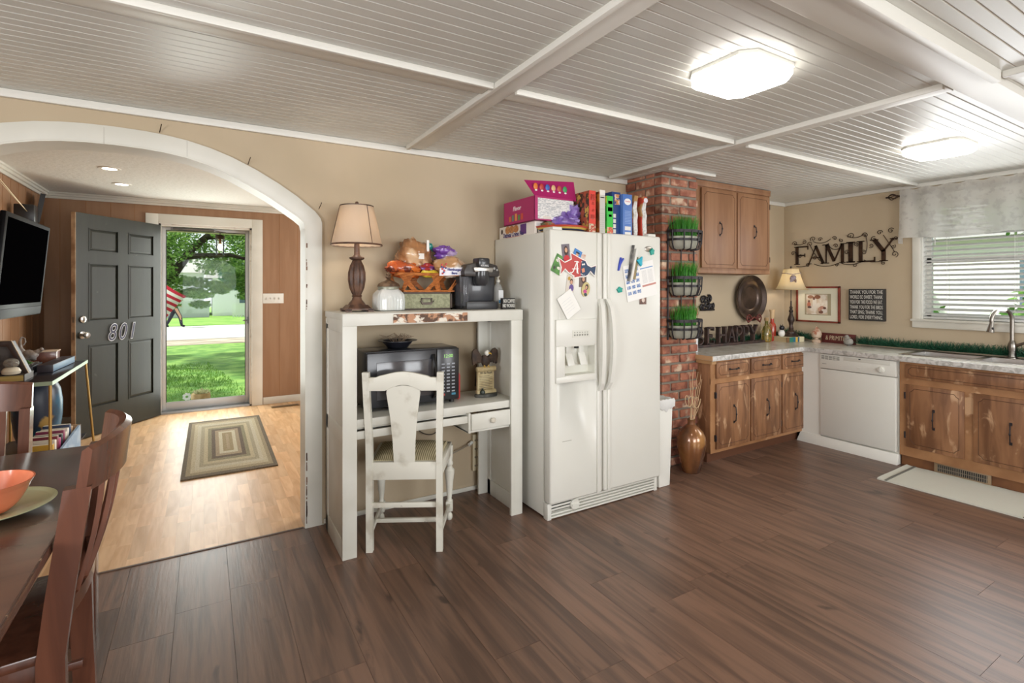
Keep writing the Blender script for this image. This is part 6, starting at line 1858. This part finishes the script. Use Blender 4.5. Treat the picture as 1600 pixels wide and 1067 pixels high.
# dishes
t = thing('dinner_plate', 'pale green ribbed plate on the dining table under the orange bowl', 'plate', (-.525, 2.03, .750))
prof = [(.050, 0), (.075, .003), (.115, .014), (.143, .024), (.145, .027), (.140, .027)]
for k in range(9):
    r = .132 - k * .009; prof += [(r, .0225 - k * .0016), (r - .004, .0205 - k * .0016)]
prof += [(.04, .007), (.0001, .007)]
MB().lathe(prof, n=56).part('plate', mat('#cbd5aa', .2, coat=.4), t)
t = thing('cereal_bowl', 'orange ribbed bowl standing on the green plate', 'bowl', (-.540, 2.02, .7575))
prof = [(.045, 0), (.050, .004)]
for k in range(9):
    f = k / 9; r = .052 + .052 * math.sqrt(f + .04); z_ = .008 + .072 * f
    prof += [(r, z_), (r + .0025, z_ + .004)]
prof += [(.110, .086), (.112, .090), (.108, .090), (.095, .060), (.07, .025), (.0001, .012)]
MB().lathe(prof, n=56).part('bowl', mat('#dc8260', .18, col2='#d47654', scale=6, coat=.4), t)

# ================================================================ CONSOLE TABLE, TV AND THINGS AROUND THEM
t = thing('console_table', 'narrow console table with black top and thin brass legs along the left wall', 'console table', (-1.115, 5.12, 0))
bx(-.255, .245, -.61, .60, .762, .780).part('tabletop', mat('#232329', .25), t, bevel=.001)
m_ = MB().box(.245, .249, -.61, .60, .755, .781).box(-.255, .249, -.614, -.61, .755, .781).box(-.255, .249, .60, .604, .755, .781)
m_.part('edge_band', mat('#9db39a', .45, metal=.2), t)
for (x, y, dx) in ((.235, -.60, 0), (.235, .59, .06), (-.245, -.60, 0), (-.245, .59, 0)):
    MB().tube([(x, y, .76), (x + dx, y, 0)], .009, 8).part('leg', M['brass'], t)
bx(-.25, .24, -.60, .59, .14, .148).part('lower_shelf', mat('#232329', .4), t)
# TV
tv = thing('television', 'black flat television tilted down on the left wall of the front room', 'television', (-1.02, 4.60, 1.535), rot=(0, R(5), R(0)))
GB = mat('#0a0a0b', .16)
bx(-.03, .0, -.50, .50, -.325, .325).part('bezel', mat('#0e0e10', .4, spec=.08), tv, bevel=.008)
bx(-.07, -.03, -.42, .42, -.25, .28).part('rear_housing', mat('#19191b', .5), tv, bevel=.02)
bx(-.002, .0012, -.46, .46, -.235, .295).part('screen', mat('#040405', .6, spec=0.0), tv)
bx(-.01, .004, -.48, .48, -.318, -.262).part('lower_trim', mat('#1a1a1d', .45, spec=.1), tv, bevel=.004)
MB().cyl((-.07, 0, 0), (-.33, 0, 0), .03).box(-.35, -.335, -.1, .1, -.12, .12).part('wall_bracket', M['black'], tv)
t = thing('rabbit_ears', 'thin telescopic antenna rods rising from behind the television', 'antenna', (-1.25, 5.2, 1.9))
t['label'] = 'pair of thin antenna rods leaning above the television'
MB().tube([(-.0, .55, .12), (-.08, -.25, .42)], .003, 6).tube([(.0, .55, .12), (-.10, .05, .36)], .0025, 6).part('rod', mat('#bda98a', .4, metal=.5), t)
MB().box(-.09, .04, .50, .62, .05, .20).part('antenna_base', M['black'], t, bevel=.01)
t = thing('wall_plaque', 'small weathered picture panel leaning out from the left wall above the television', 'picture', (-1.33, 6.35, 2.0))
t.rotation_euler = (0, R(9), R(12))
MB().box(-.012, .012, -.13, .13, 0, .27).part('panel', mat('#9a928a', .6, col2='#6b625c', scale=12), t)
MB().box(-.018, .018, -.14, -.13, 0, .27).part('panel_edge', M['black'], t)

# on the console
TT = .7812
t = thing('old_book', 'thick book with yellowed pages lying flat at the near end of the console', 'book', (-1.17, 4.72, TT))
MB().box(-.15, .135, -.10, .10, .003, .040).part('page_block', mat('#c9ae68', .8, col2='#b0944e', scale=60, stretch=(.1, .1, 6)), t)
MB().box(-.15, .14, -.105, .105, 0, .003).box(-.15, .14, -.105, .105, .040, .044).box(.137, .142, -.105, .105, 0, .044).part('cover', mat('#4a4038', .5), t)
t = thing('photo_frame', 'dark wooden house-shaped photo frame leaning back, standing on the thick book', 'photo frame', (-1.16, 4.73, TT + .0445), rot=(0, 0, R(-8)))
fw = MB()
fw.strip([(-.14, 0), (-.10, .10), (-.05, .185), (.03, .185), (.075, .09), (.115, 0)], [(-.165, 0), (-.125, .12), (-.075, .22), (.05, .22), (.10, .10), (.14, 0)], -.03, .03)
fw.part('frame', mat('#3a2c28', .4), t, bevel=.002)
MB().strip([(-.165, 0), (-.127, .12), (-.077, .222), (.052, .222), (.102, .10), (.142, 0)], [(-.168, 0), (-.13, .122), (-.078, .226), (.054, .226), (.106, .10), (.146, 0)], -.034, -.026).part('frame_edge', mat('#b29a7a', .5), t)
MB().prism([(-.14, .0), (-.09, .10), (-.05, .185), (.03, .185), (.075, .09), (.115, .0)], .005, .012).part('backing', mat('#5e5a58', .6, col2='#2e2a2a', scale=10), t)
t = thing('glass_jar', 'small white ceramic jar with clear domed glass top on the thick book', 'jar', (-1.10, 4.64, TT + .0445))
MB().lathe([(.030, 0), (.046, .008), (.050, .026), (.040, .044), (.026, .052)], n=28).part('body', mat('#d9d2bd', .25, coat=.4), t)
MB().lathe([(.026, .052), (.038, .062), (.041, .080), (.034, .098), (.018, .108), (.0001, .110)], n=28).part('glass_dome', mat('#b9b4a8', .06, alpha=.35), t)
MB().lump((0, 0, .076), (.026, .026, .018), 6, .3).part('contents', mat('#4f4540', .7), t)
t = thing('succulent_planter', 'black rectangular tray planter with small green succulents and pebbles', 'planter', (-1.15, 5.17, TT))
MB().box(-.085, .075, -.14, .12, 0, .05).part('tray', mat('#23242c', .4), t, bevel=.004)
m_ = MB(); rr = random.Random(6)
for k in range(60): m_.ball((rr.uniform(-.07, .06), rr.uniform(-.125, .105), .052), rr.uniform(.004, .008), 6, 4)
m_.part('pebbles', mat('#8a857e', .7), t)['kind'] = 'stuff'
m_ = MB()
for k in range(90):
    cx, cy = rr.choice([(-.04, -.06), (.0, -.10), (-.02, .02), (.02, -.03)])
    a = rr.uniform(0, 6.28); l = rr.uniform(.02, .04); e_ = rr.uniform(.2, 1.2)
    tip = (cx + l * math.cos(a) * math.cos(e_), cy + l * math.sin(a) * math.cos(e_), .055 + l * math.sin(e_))
    m_.tube([(cx, cy, .052), ((cx + tip[0]) / 2, (cy + tip[1]) / 2, (.06 + tip[2]) / 2), tip], [.003, .006, .001], 5)
m_.part('succulent', mat('#6a9a4a', .5, icol='#4f8038'), t)
t = thing('rooster_figurine', 'weathered grey bird figurine with raised curled tail behind the succulent planter', 'figurine', (-1.20, 5.47, TT))
m_ = MB().tube([(.0, .02, 0), (.0, .02, .05)], .006, 6).tube([(.02, .0, 0), (.02, .0, .05)], .006, 6).lump((.01, .02, .09), (.075, .055, .05), 12, .12)
m_.tube([(-.03, .02, .10), (-.065, .02, .15), (-.07, .02, .21), (-.055, .02, .245)], [.03, .02, .014, .008], 10).tube([(-.055, .02, .245), (-.03, .02, .235), (-.022, .02, .205), (-.04, .02, .18)], .007, 8)
m_.tube([(.05, .02, .10), (.09, .02, .125), (.115, .02, .13)], [.03, .02, .008], 10).ball((.11, .02, .135), .018).cyl((.12, .02, .132), (.145, .02, .128), .006, .001, 8)
m_.lathe([(.05, 0), (.05, .008), (.0001, .010)], c=(.01, .01, 0), n=16)
m_.part('body', mat('#9a9693', .55, col2='#7a6a5c', scale=22, metal=.2), t)
t.scale = (.72, .72, .95)
t = thing('blue_box', 'long dark box with slate blue side lying at the front edge of the console', 'box', (-.985, 5.28, TT), R(-3))
MB().box(-.045, .040, -.27, .30, .002, .052).part('box_body', mat('#5d7d98', .5), t, bevel=.003)
MB().box(-.049, .043, -.275, .305, .050, .056).box(-.049, .043, -.278, -.270, 0, .056).part('lid', mat('#3f3a40', .4), t, bevel=.003)
t = thing('copper_box', 'reddish brown metal box at the far end of the console', 'box', (-1.13, 5.60, TT))
MB().box(-.14, .09, -.06, .06, 0, .105).part('box_body', mat('#6a3a30', .3, col2='#8a5a44', scale=14, coat=.3), t, bevel=.004)
MB().box(-.145, .095, -.065, .065, .10, .108).part('rim', mat('#c9b49c', .4), t, bevel=.002)
t = thing('ornament_shell', 'small pale shell ornament peeking out behind the photo frame', 'ornament', (-1.21, 5.02, TT))
MB().lump((0, 0, .05), (.03, .02, .05), 3, .2).lump((.03, 0, .085), (.03, .015, .014), 5, .3).part('shell', mat('#cdb9a0', .5), t)

# beneath the console
t = thing('floor_urn', 'tall dark blue and gold weathered urn standing under the console', 'urn', (-1.12, 5.36, .149))
MB().lathe([(.09, 0), (.105, .02), (.135, .12), (.15, .25), (.152, .36), (.14, .46), (.115, .52), (.10, .535), (.105, .55), (.095, .55)], n=36).part('body', mat('#2a3444', .35, col2='#1f5a78', scale=3, lo=.45, hi=.55, col3='#a8884a', scale3=5, lo3=.60, hi3=.66), t)
t = thing('book_crate', 'blue painted wooden crate with slanted side, full of books, under the console', 'crate', (-.985, 4.98, .0), R(-6))
CB = mat('#8aa3bd', .6, col2='#a8bccd', scale=12, lo=.4, hi=.6)
z_ = .149
m_ = MB().prism([(-.16, 0), (.16, 0), (.16, .12), (-.16, .06)], -.006, .006)
cr = MB()
cr.hexa([(.12, -.25, z_), (.135, -.25, z_), (.135, .22, z_), (.12, .22, z_)], [(.12, -.25, z_ + .09), (.135, -.25, z_ + .09), (.135, .22, z_ + .19), (.12, .22, z_ + .19)])
cr.part('side_panel', CB, t)
MB().box(-.10, .12, .208, .22, z_, z_ + .10).box(-.10, .135, .208, .22, z_ + .17, z_ + .19).box(.115, .135, .205, .222, z_, z_ + .19).part('far_end', mat('#c0a384', .6), t)
MB().box(-.10, .12, -.25, -.238, z_, z_ + .09).box(-.10, .12, -.25, .22, z_, z_ + .006).part('near_end', mat('#6d8078', .6), t)
bc = ['#c9a03a', '#e0d9cc', '#7a2a3a', '#b0487a', '#2a2a30', '#8a3a5a', '#d9cfc0', '#e8e4dc', '#3a4a6a', '#c8a888']
bl = ['mustard', 'cream', 'maroon', 'pink', 'black', 'plum', 'beige', 'white', 'navy', 'tan']
for i, c in enumerate(bc):
    yy = -.215 + i * .041
    o = thing('crate_book', '%s book standing in the blue crate under the console' % bl[i], 'book', (-.985 + yy * -math.sin(R(-6)) * 1 + .0, 4.98 + yy, z_ + .0065), R(-6), 'books in the blue crate')
    hh = .15 + .03 * ((i * 7) % 3) / 2 + .04 * i / 10
    MB().box(-.06, .10, -.016, .016, 0, hh).part('cover', mat(c, .5), o, bevel=.002)
    MB().box(-.058, .098, -.013, .013, hh - .003, hh + .0012).part('page_block', mat('#e3dcc8', .8), o)
t = thing('yellow_books', 'x', 'book', (-1.03, 4.66, z_), R(-4))
t.name = 'stacked_book'; t['label'] = 'mustard yellow book with dark green spine end lying at the near end of the crate'
MB().box(-.09, .09, -.065, .06, .0, .05).box(.045, .09, -.066, .06, .0, .05).part('cover', mat('#c79a36', .5), t, bevel=.002)
MB().box(.03, .065, -.067, .0605, .0005, .0505).part('green_band', mat('#2a5a4a', .5), t)
t = copy_tree(t); t.location = (-1.03, 4.66, z_ + .061); t['label'] = 'mustard yellow book with dark green spine end, upper of the lying pair by the crate'
t = thing('glass_vase', 'pale green glass vase on the floor at the near end of the console', 'vase', (-1.30, 4.40, 0))
MB().lathe([(.06, 0), (.075, .02), (.095, .16), (.10, .30), (.085, .42), (.05, .50), (.045, .55), (.055, .57)], n=28).part('body', mat('#8fb3a0', .3, col2='#5f9a90', scale=5, coat=.3), t)
cable('tangled dark cable hanging behind the console table', [(-1.33, 4.55, .75), (-1.30, 4.62, .5), (-1.25, 4.60, .3), (-1.2, 4.75, .18)], .004, M['black'])
# plant whose leaf tip shows beyond the arch
t = thing('potted_plant', 'green leafy potted plant just visible past the right jamb of the arch', 'plant', (1.22, 6.45, 0))
MB().lathe([(.07, 0), (.09, .01), (.11, .17), (.115, .18), (.10, .18)], n=24).part('pot', mat('#8a5a40', .7), t)
m_ = MB(); rr = random.Random(9)
for k in range(26):
    a = rr.uniform(0, 6.28); l = rr.uniform(.16, .26); e_ = rr.uniform(.25, 1.3)
    c0 = Vector((0, 0, .17)); tip = c0 + Vector((math.cos(a) * math.cos(e_), math.sin(a) * math.cos(e_), math.sin(e_))) * l
    if k == 0: tip = Vector((-.235, -.02, .33))
    side = (tip - c0).cross(Vector((0, 0, 1))).normalized() * .026
    md = (c0 + tip) / 2 + Vector((0, 0, .02))
    m_._add([tuple(c0), tuple(md + side), tuple(tip), tuple(md - side)], [(0, 1, 2, 3)])
m_.part('foliage', mat('#3f6b3a', .5), t, smooth=False)
# ================================================================ OUTSIDE THE FRONT DOOR
GZ = -.5
MB().grid(lambda u, v: (-16 + 34 * u, 8.05 + 12.2 * v, GZ + .03 * math.sin(u * 30) * math.sin(v * 9)), 40, 20).struct('lawn_ground', mat('#7da048', .9, col2='#55802e', scale=3, lo=.35, hi=.65, detail=8, col3='#8a6f54', scale3=.45, lo3=.68, hi3=.72), smooth=True)
MB().box(-30, 40, 20.2, 22.3, GZ - .1, GZ + .02).struct('dirt_verge', mat('#bcaf9f', .95, col2='#8a7a6a', scale=2, stretch=(.4, 2, 1), lo=.4, hi=.6, detail=8, bump=.6, bscale=6), smooth=False)
MB().box(-30, 40, 22.3, 30.2, GZ - .1, GZ + .03).struct('road', mat('#c6c5c2', .9, col2='#b8b6b0', scale=4), smooth=False)
MB().box(-30, 40, 30.2, 60, GZ - .1, GZ + .05).struct('far_lawn', mat('#6a9a3a', .95, col2='#88a850', scale=1.2), smooth=False)
MB().box(5.5, 30, -14, 20.2, GZ - .2, GZ).box(-30, -16, 6, 20.2, GZ - .2, GZ).struct('side_yard_ground', mat('#93a078', .95, col2='#a3ab86', scale=1.2), smooth=False)
# grass blades on the near lawn, uncountable
rr = random.Random(20); m_ = MB()
for k in range(16000):
    u = rr.random()
    y = 8.1 + 7 * u * u
    x = -y * .25 + (-.6 + rr.random() * (.5 * y * .25 + 2.6))
    h_ = rr.uniform(.03, .08); dx, dy = rr.uniform(-.03, .03), rr.uniform(-.03, .03); w_ = .006
    m_.v += [(x - w_, y, GZ), (x + w_, y, GZ), (x + dx, y + dy, GZ + h_)]
    n = len(m_.v); m_.f.append((n - 3, n - 2, n - 1)); m_.mi.append(0)
m_.solo('lawn_grass', 'short sunlit green grass blades covering the front lawn', 'grass', mat('#84a94c', .7, icol='#55802f', transl=.3), kind='stuff', smooth=False)
# porch
MB().box(-3.5, 5, LY1 + .14, 8.0, -.2, -.115).struct('porch_floor', mat('#bdb9ae', .8), smooth=False)
MB().box(-3.5, 5, LY1 + .14, 8.15, 2.42, 2.5).struct('porch_ceiling', mat('#cdc8b8', .7), smooth=False)
MB().box(-3.5, 5, 7.96, 8.10, 2.145, 2.42).struct('porch_beam', mat('#c4bda8', .7), smooth=False)
MB().box(-3.6, 40, LY1 + .14, LY1 + .2, 2.5, 3.3).struct('house_fascia', M['trim'])
MB().box(XL - .6, XR + .6, YB - .6, 8.3, 2.6, 2.75).struct('roof', mat('#6b6660', .9), smooth=False)
for x in (-1.38, 3.4): MB().box(x - .06, x + .06, 7.97, 8.09, -.115, 2.145).struct('porch_column', M['trim'], bevel=.01)
t = thing('porch_lantern', 'small glass lantern with lit bulb hanging from the porch beam outside the door', 'lantern', (.183, 7.80, 1.83))
MB().tube([(0, 0, .28), (0, 0, .59)], .005, 6).part('hanging_rod', M['iron'], t)
MB().lathe([(.055, .225), (.058, .232), (.052, .27), (.012, .285)], n=20).lathe([(.05, 0), (.055, .006), (.05, .012)], n=20).part('cap', mat('#4a3a30', .5, metal=.4), t)
MB().lathe([(.048, .012), (.048, .225)], n=20, cap=False).part('glass_cylinder', glass_mat('#f6f4ee'), t)
MB().ball((0, 0, .12), (.030, .030, .045)).part('bulb', mat('#fff2d8', .4, emis=9, ecol='#fff0d0'), t)
MB().cyl((0, 0, .16), (0, 0, .225), .016).part('socket', mat('#b07a48', .5), t)
t = thing('flower_pot', 'tan barrel-shaped pot of pale succulents on the porch edge outside the door', 'flower pot', (-.035, 7.86, -.115))
MB().lathe([(.085, 0), (.10, .02), (.112, .08), (.108, .13), (.104, .145), (.09, .145)], n=28).part('pot', mat('#d9bc92', .8, col2='#b8986c', scale=14, stretch=(1, 1, .3)), t)
m_ = MB(); rr = random.Random(5)
for k in range(110):
    a = rr.uniform(0, 6.28); r = rr.uniform(0, .08); l = rr.uniform(.04, .08); e_ = rr.uniform(.2, 1.3)
    c0 = Vector((r * math.cos(a), r * math.sin(a), .14)); b = rr.uniform(0, 6.28)
    tip = c0 + Vector((math.cos(b) * math.cos(e_), math.sin(b) * math.cos(e_), math.sin(e_))) * l
    m_.tube([tuple(c0), tuple((c0 + tip) / 2), tuple(tip)], [.003, .008, .001], 5)
m_.part('succulents', mat('#b9bf8a', .6, icol='#d9d4b8'), t)
t = thing('pinwheel_flower', 'small white garden flower on a stem left of the flower pot', 'flower', (-.20, 8.3, GZ))
MB().tube([(0, 0, 0), (0, 0, .40)], .005, 6).part('stem', mat('#c9c9b8', .6), t)
m_ = MB()
for k in range(7):
    a = k * 2 * PI / 7; m_.ball((.035 * math.cos(a), 0, .42 + .035 * math.sin(a)), (.02, .006, .02), 8, 5)
m_.part('petal', mat('#eeeeea', .6), t)
# flag on the porch
t = thing('house_flag', 'red and white striped flag hanging at the left of the doorway outside', 'flag', (-.70, 7.80, 0))
A0 = Vector((-.196, 7.8, 1.308))             # upper fly corner
dn = Vector((math.cos(R(-36)), 0, math.sin(R(-36))))   # from hoist to fly
dp_ = Vector((-.58, 0, -.81))
NS = 13; LF, HF = .80, .52
m_ = MB()
for s_ in range(NS):
    m_.m = s_ % 2
    vs = []
    for j in range(3):
        for i in range(25):
            f = i / 24; v = (s_ + j / 2) / NS
            p = A0 - dn * LF * (1 - f) + dp_ * HF * v
            wv = .035 * math.sin(f * 9 + v * 2) * (1 - .2 * f)
            vs.append((p.x + .70, p.y - 7.8 + wv, p.z + .02 * math.sin(f * 6 + v * 3)))
    m_._add(vs, [(j * 25 + i, j * 25 + i + 1, (j + 1) * 25 + i + 1, (j + 1) * 25 + i) for j in range(2) for i in range(24)])
m_.part('cloth', [mat('#cc3a50', .8, transl=.4), mat('#f0eeee', .8, transl=.4)], t)
hp = A0 - dn * LF
MB().tube([tuple(hp - Vector((.70, -.0, 0)) * -1 - Vector((0, 7.8, 0)) + dp_ * .9 * -.1), tuple(hp + dp_ * .92 + Vector((.70, -7.60, 0)))], .012, 8).part('flag_pole', M['trim'], t)
# person walking on the road beyond
def person(loc, rz):
    t_ = thing('person', 'person in dark trousers and grey shirt walking along the road, half hidden by the flag', 'person', loc, rz)
    me = bpy.data.meshes.new('body')
    J = [(0, 0, .95), (0, 0, 1.15), (0, 0, 1.38), (0, 0, 1.50), (0, .01, 1.62), (0, .01, 1.72),      # 0-5 spine, neck, head
         (-.09, 0, .90), (-.10, -.16, .50), (-.10, -.34, .10), (-.10, -.24, .03),                     # 6-9 leg back
         (.09, 0, .90), (.10, .20, .50), (.10, .26, .08), (.10, .40, .04),                             # 10-13 leg front
         (-.18, 0, 1.40), (-.22, .12, 1.13), (-.21, .30, .98), (.18, 0, 1.40), (.22, -.10, 1.13), (.22, -.05, .90)]
    E_ = [(0, 1), (1, 2), (2, 3), (3, 4), (4, 5), (0, 6), (6, 7), (7, 8), (8, 9), (0, 10), (10, 11), (11, 12), (12, 13), (2, 14), (14, 15), (15, 16), (2, 17), (17, 18), (18, 19)]
    RR = [.14, .13, .15, .055, .095, .08, .12, .09, .06, .05, .12, .09, .06, .05, .06, .045, .03, .06, .045, .03]
    me.from_pydata(J, E_, [])
    o = bpy.data.objects.new('body', me); COL.objects.link(o); o.parent = t_
    md = o.modifiers.new('skin', 'SKIN')
    if not me.skin_vertices:
        pass
    for i, sv in enumerate(me.skin_vertices[0].data if me.skin_vertices else []):
        sv.radius = (RR[i], RR[i])
    me.skin_vertices[0].data[0].use_root = True
    ss = o.modifiers.new('sub', 'SUBSURF'); ss.levels = 2; ss.render_levels = 2
    bpy.context.view_layer.update()
    dg = bpy.context.evaluated_depsgraph_get()
    nm = bpy.data.meshes.new_from_object(o.evaluated_get(dg))
    o.modifiers.clear(); o.data = nm
    nm.materials.clear()
    for c in ('#2c2a36', '#6b6f78', '#c49a7c', '#3a2c24', '#1a1a1c'): nm.materials.append(mat(c, .8))
    for p in nm.polygons:
        c = p.center; p.use_smooth = True
        p.material_index = 0 if c.z < 1.0 else (2 if c.z > 1.47 else 1)
        if abs(c.x) > .17 and c.z < 1.16: p.material_index = 2
        if c.z > 1.68 or (c.z > 1.58 and c.y < -.02): p.material_index = 3
        if c.z < .09: p.material_index = 4
    return t_
try:
    person((-1.2, 29.6, GZ + .03), R(-80))
except Exception as ex:
    print('person failed', ex)
# yard tree: trunk, branches, leaf clusters
def leafmesh(cl, n, seed, size, m, parent, name='foliage'):
    rr = random.Random(seed); mb_ = MB()
    for k in range(n):
        c, r = rr.choice(cl)
        d = Vector((rr.gauss(0, 1), rr.gauss(0, 1), rr.gauss(0, 1))).normalized() * (rr.random() ** .5)
        p = Vector(c) + Vector((d.x * r[0], d.y * r[1], d.z * r[2]))
        a = Vector((rr.uniform(-1, 1), rr.uniform(-1, 1), rr.uniform(-.6, .6))).normalized()
        b = a.cross(Vector((rr.uniform(-1, 1), rr.uniform(-1, 1), rr.uniform(-1, 1)))).normalized()
        s_ = size * rr.uniform(.6, 1.3)
        mb_.v += [tuple(p - a * s_), tuple(p + b * s_ * .5), tuple(p + a * s_), tuple(p - b * s_ * .5)]
        q = len(mb_.v); mb_.f.append((q - 4, q - 3, q - 2, q - 1)); mb_.mi.append(0)
    return mb_.part(name, m, parent, smooth=False)
LF1 = mat('#9cbf62', .6, icol='#44702e', transl=.35)
LF2 = mat('#3f7a52', .6, icol='#2a5a3a', transl=.3)
t = thing('yard_tree', 'large leafy tree with a dark leaning trunk in the front yard', 'tree', (-1.25, 15.0, GZ))
m_ = MB()
m_.tube([(0, 0, 0), (.15, 0, 1.0), (.45, 0, 2.0), (1.0, .1, 2.9), (1.7, .2, 3.6), (2.4, .3, 4.6)], [.20, .15, .12, .09, .07, .04], 12)
m_.tube([(.3, 0, 1.6), (-.4, .1, 2.4), (-.8, .2, 3.6)], [.14, .10, .05], 10)
m_.tube([(.9, 0, 2.7), (1.8, -.2, 2.75), (2.8, -.4, 2.5)], [.08, .05, .02], 8).tube([(1.3, .1, 3.2), (2.4, -.1, 3.3), (3.6, -.2, 3.1)], [.07, .05, .02], 8)
m_.tube([(.6, 0, 2.2), (.5, -.3, 2.9), (.9, -.5, 3.6)], [.08, .05, .02], 8)
m_.part('trunk', mat('#4a3f33', .9, col2='#2f2720', scale=10, bump=.6, bscale=20), t)
cl = []
rr = random.Random(14)
for k in range(70):
    x = rr.uniform(-.6, 3.2); z = rr.uniform(2.35, 3.9)
    cl.append(((x, rr.uniform(-1.5, 1.8), z), (.40, .5, .26)))
for k in range(30):
    x = rr.uniform(-.2, 3.0); cl.append(((x, rr.uniform(-1, 1), rr.uniform(1.7, 2.5)), (.34, .4, .13)))
for k in range(8):
    x = rr.uniform(.3, 2.6); cl.append(((x, rr.uniform(-.8, .3), rr.uniform(1.45, 1.9)), (.28, .3, .10)))
leafmesh(cl, 34000, 3, .042, LF1, t)
cl = [((rr.uniform(-6, 1.5), rr.uniform(-4.5, 5), rr.uniform(4.6, 6.8)), (.6, .6, .4)) for k in range(46)]  # high crown out of view, added to dapple the lawn with shade
leafmesh(cl, 9000, 13, .10, LF1, t)
t = thing('shade_tree', 'dark green tree farther right beyond the road', 'tree', (3.2, 33.0, GZ))
MB().tube([(0, 0, 0), (0, 0, 2.2), (.3, 0, 4)], [.25, .2, .1], 10).part('trunk', mat('#4a3f33', .9), t)
leafmesh([((0, 0, 3.2), (2.0, 1.5, 1.2)), ((-1.4, 0, 2.6), (1.1, 1, .8)), ((1.5, 0, 4.4), (1.6, 1.2, 1.2)), ((-.5, 0, 5.2), (2.0, 1.5, 1.3))], 5000, 5, .16, LF2, t)
# white house, fence, background greenery
t = thing('white_house', 'white sided house across the road, seen through the front door', 'house', (2.0, 40.0, GZ))
MB().box(-1.5, 9, 0, 6, 0, 2.6).part('wall', mat('#ededed', .8, col2='#e4e4e4', scale=2, stretch=(.1, .1, 6)), t)
MB().hexa([(-2, -.5, 2.6), (9.5, -.5, 2.6), (9.5, 6.5, 2.6), (-2, 6.5, 2.6)], [(-1, 2.8, 4.4), (8.5, 2.8, 4.4), (8.5, 3.2, 4.4), (-1, 3.2, 4.4)]).part('roof', mat('#9b9894', .9), t)
for x in (.1, 2.2): bx(x, x + .8, -.05, 0, .9, 2.0).part('window', mat('#5f7280', .2), t)
t = thing('lattice_skirting', 'white ribbed skirting panel in front of the house across the road', 'fence', (-1.2, 38.6, GZ))
m_ = MB().box(-1.4, 1.5, .04, .08, 0, 1.1)
for i in range(24): m_.box(-1.4 + i * .12, -1.34 + i * .12, 0, .05, 0, 1.1)
m_.part('slats', mat('#cfd2d2', .7), t)
t = thing('white_fence', 'low white fence running past the far lawn', 'fence', (4.5, 38.0, GZ))
m_ = MB()
for i in range(60): m_.box(-2.9 + i * .16, -2.8 + i * .16, 0, .03, 0, .95)
m_.box(-2.9, 6.6, .03, .06, .2, .28).box(-2.9, 6.6, .03, .06, .7, .78)
m_.part('pickets', mat('#e6e6e2', .7), t)
t = thing('white_shed', 'bright white shed wall behind the trees across the road', 'building', (-5.5, 42.0, GZ))
MB().box(-6, 5.5, 0, 5, 0, 3.0).part('wall', mat('#e6e5e3', .8), t)
MB().hexa([(-6.5, -.4, 3.0), (6, -.4, 3.0), (6, 5.4, 3.0), (-6.5, 5.4, 3.0)], [(-5.5, 2.3, 4.2), (5, 2.3, 4.2), (5, 2.7, 4.2), (-5.5, 2.7, 4.2)]).part('roof', mat('#a8a5a0', .9), t)

# ================================================================ OUTSIDE THE KITCHEN WINDOW
t = thing('hedge', 'sunlit green hedge outside the kitchen window', 'hedge', (9.4, 3.4, GZ))
cl = []; rr = random.Random(8)
for k in range(26): cl.append(((rr.uniform(-.6, .8), rr.uniform(-3.2, 3.2), rr.uniform(.4, 1.75)), (.5, .5, .35)))
leafmesh(cl, 7000, 4, .075, mat('#6fa03c', .6, icol='#3f6f28', transl=.35), t)
t = thing('garden_tree', 'leafy tree in the yard outside the kitchen window', 'tree', (12.5, 4.6, GZ))
MB().tube([(0, 0, 0), (.1, .1, 1.8), (.3, 0, 3.2)], [.16, .13, .06], 10).part('trunk', mat('#4a3f33', .9), t)
leafmesh([((0, 0, 3.7), (1.6, 2.6, .8)), ((.2, 1.5, 3.2), (.9, .9, .5)), ((.4, -1.8, 3.3), (1.0, 1.2, .5))], 2600, 9, .09, mat('#7fae48', .6, icol='#3f7a2c', transl=.35), t)
t = thing('neighbour_house', 'white neighbouring house with brick foundation outside the kitchen window', 'house', (17.0, 5.0, GZ))
MB().box(0, 5, -3.0, 7, .75, 3.2).part('wall', mat('#e8e8e6', .8), t)
MB().box(.02, 5, -3.0, 7, 0, .75).part('brick_foundation', mat('#b06a50', .9, col2='#c99a84', scale=8), t)
MB().hexa([(-.4, -3.4, 3.2), (5.4, -3.4, 3.2), (5.4, 7.4, 3.2), (-.4, 7.4, 3.2)], [(2.3, -3, 4.6), (2.7, -3, 4.6), (2.7, 7, 4.6), (2.3, 7, 4.6)]).part('roof', mat('#9c9a98', .9), t)
for y in (-1.6, 1.2, 4.0): bx(-.03, .0, y, y + .9, 1.5, 2.7).part('window', mat('#5f7280', .2), t)
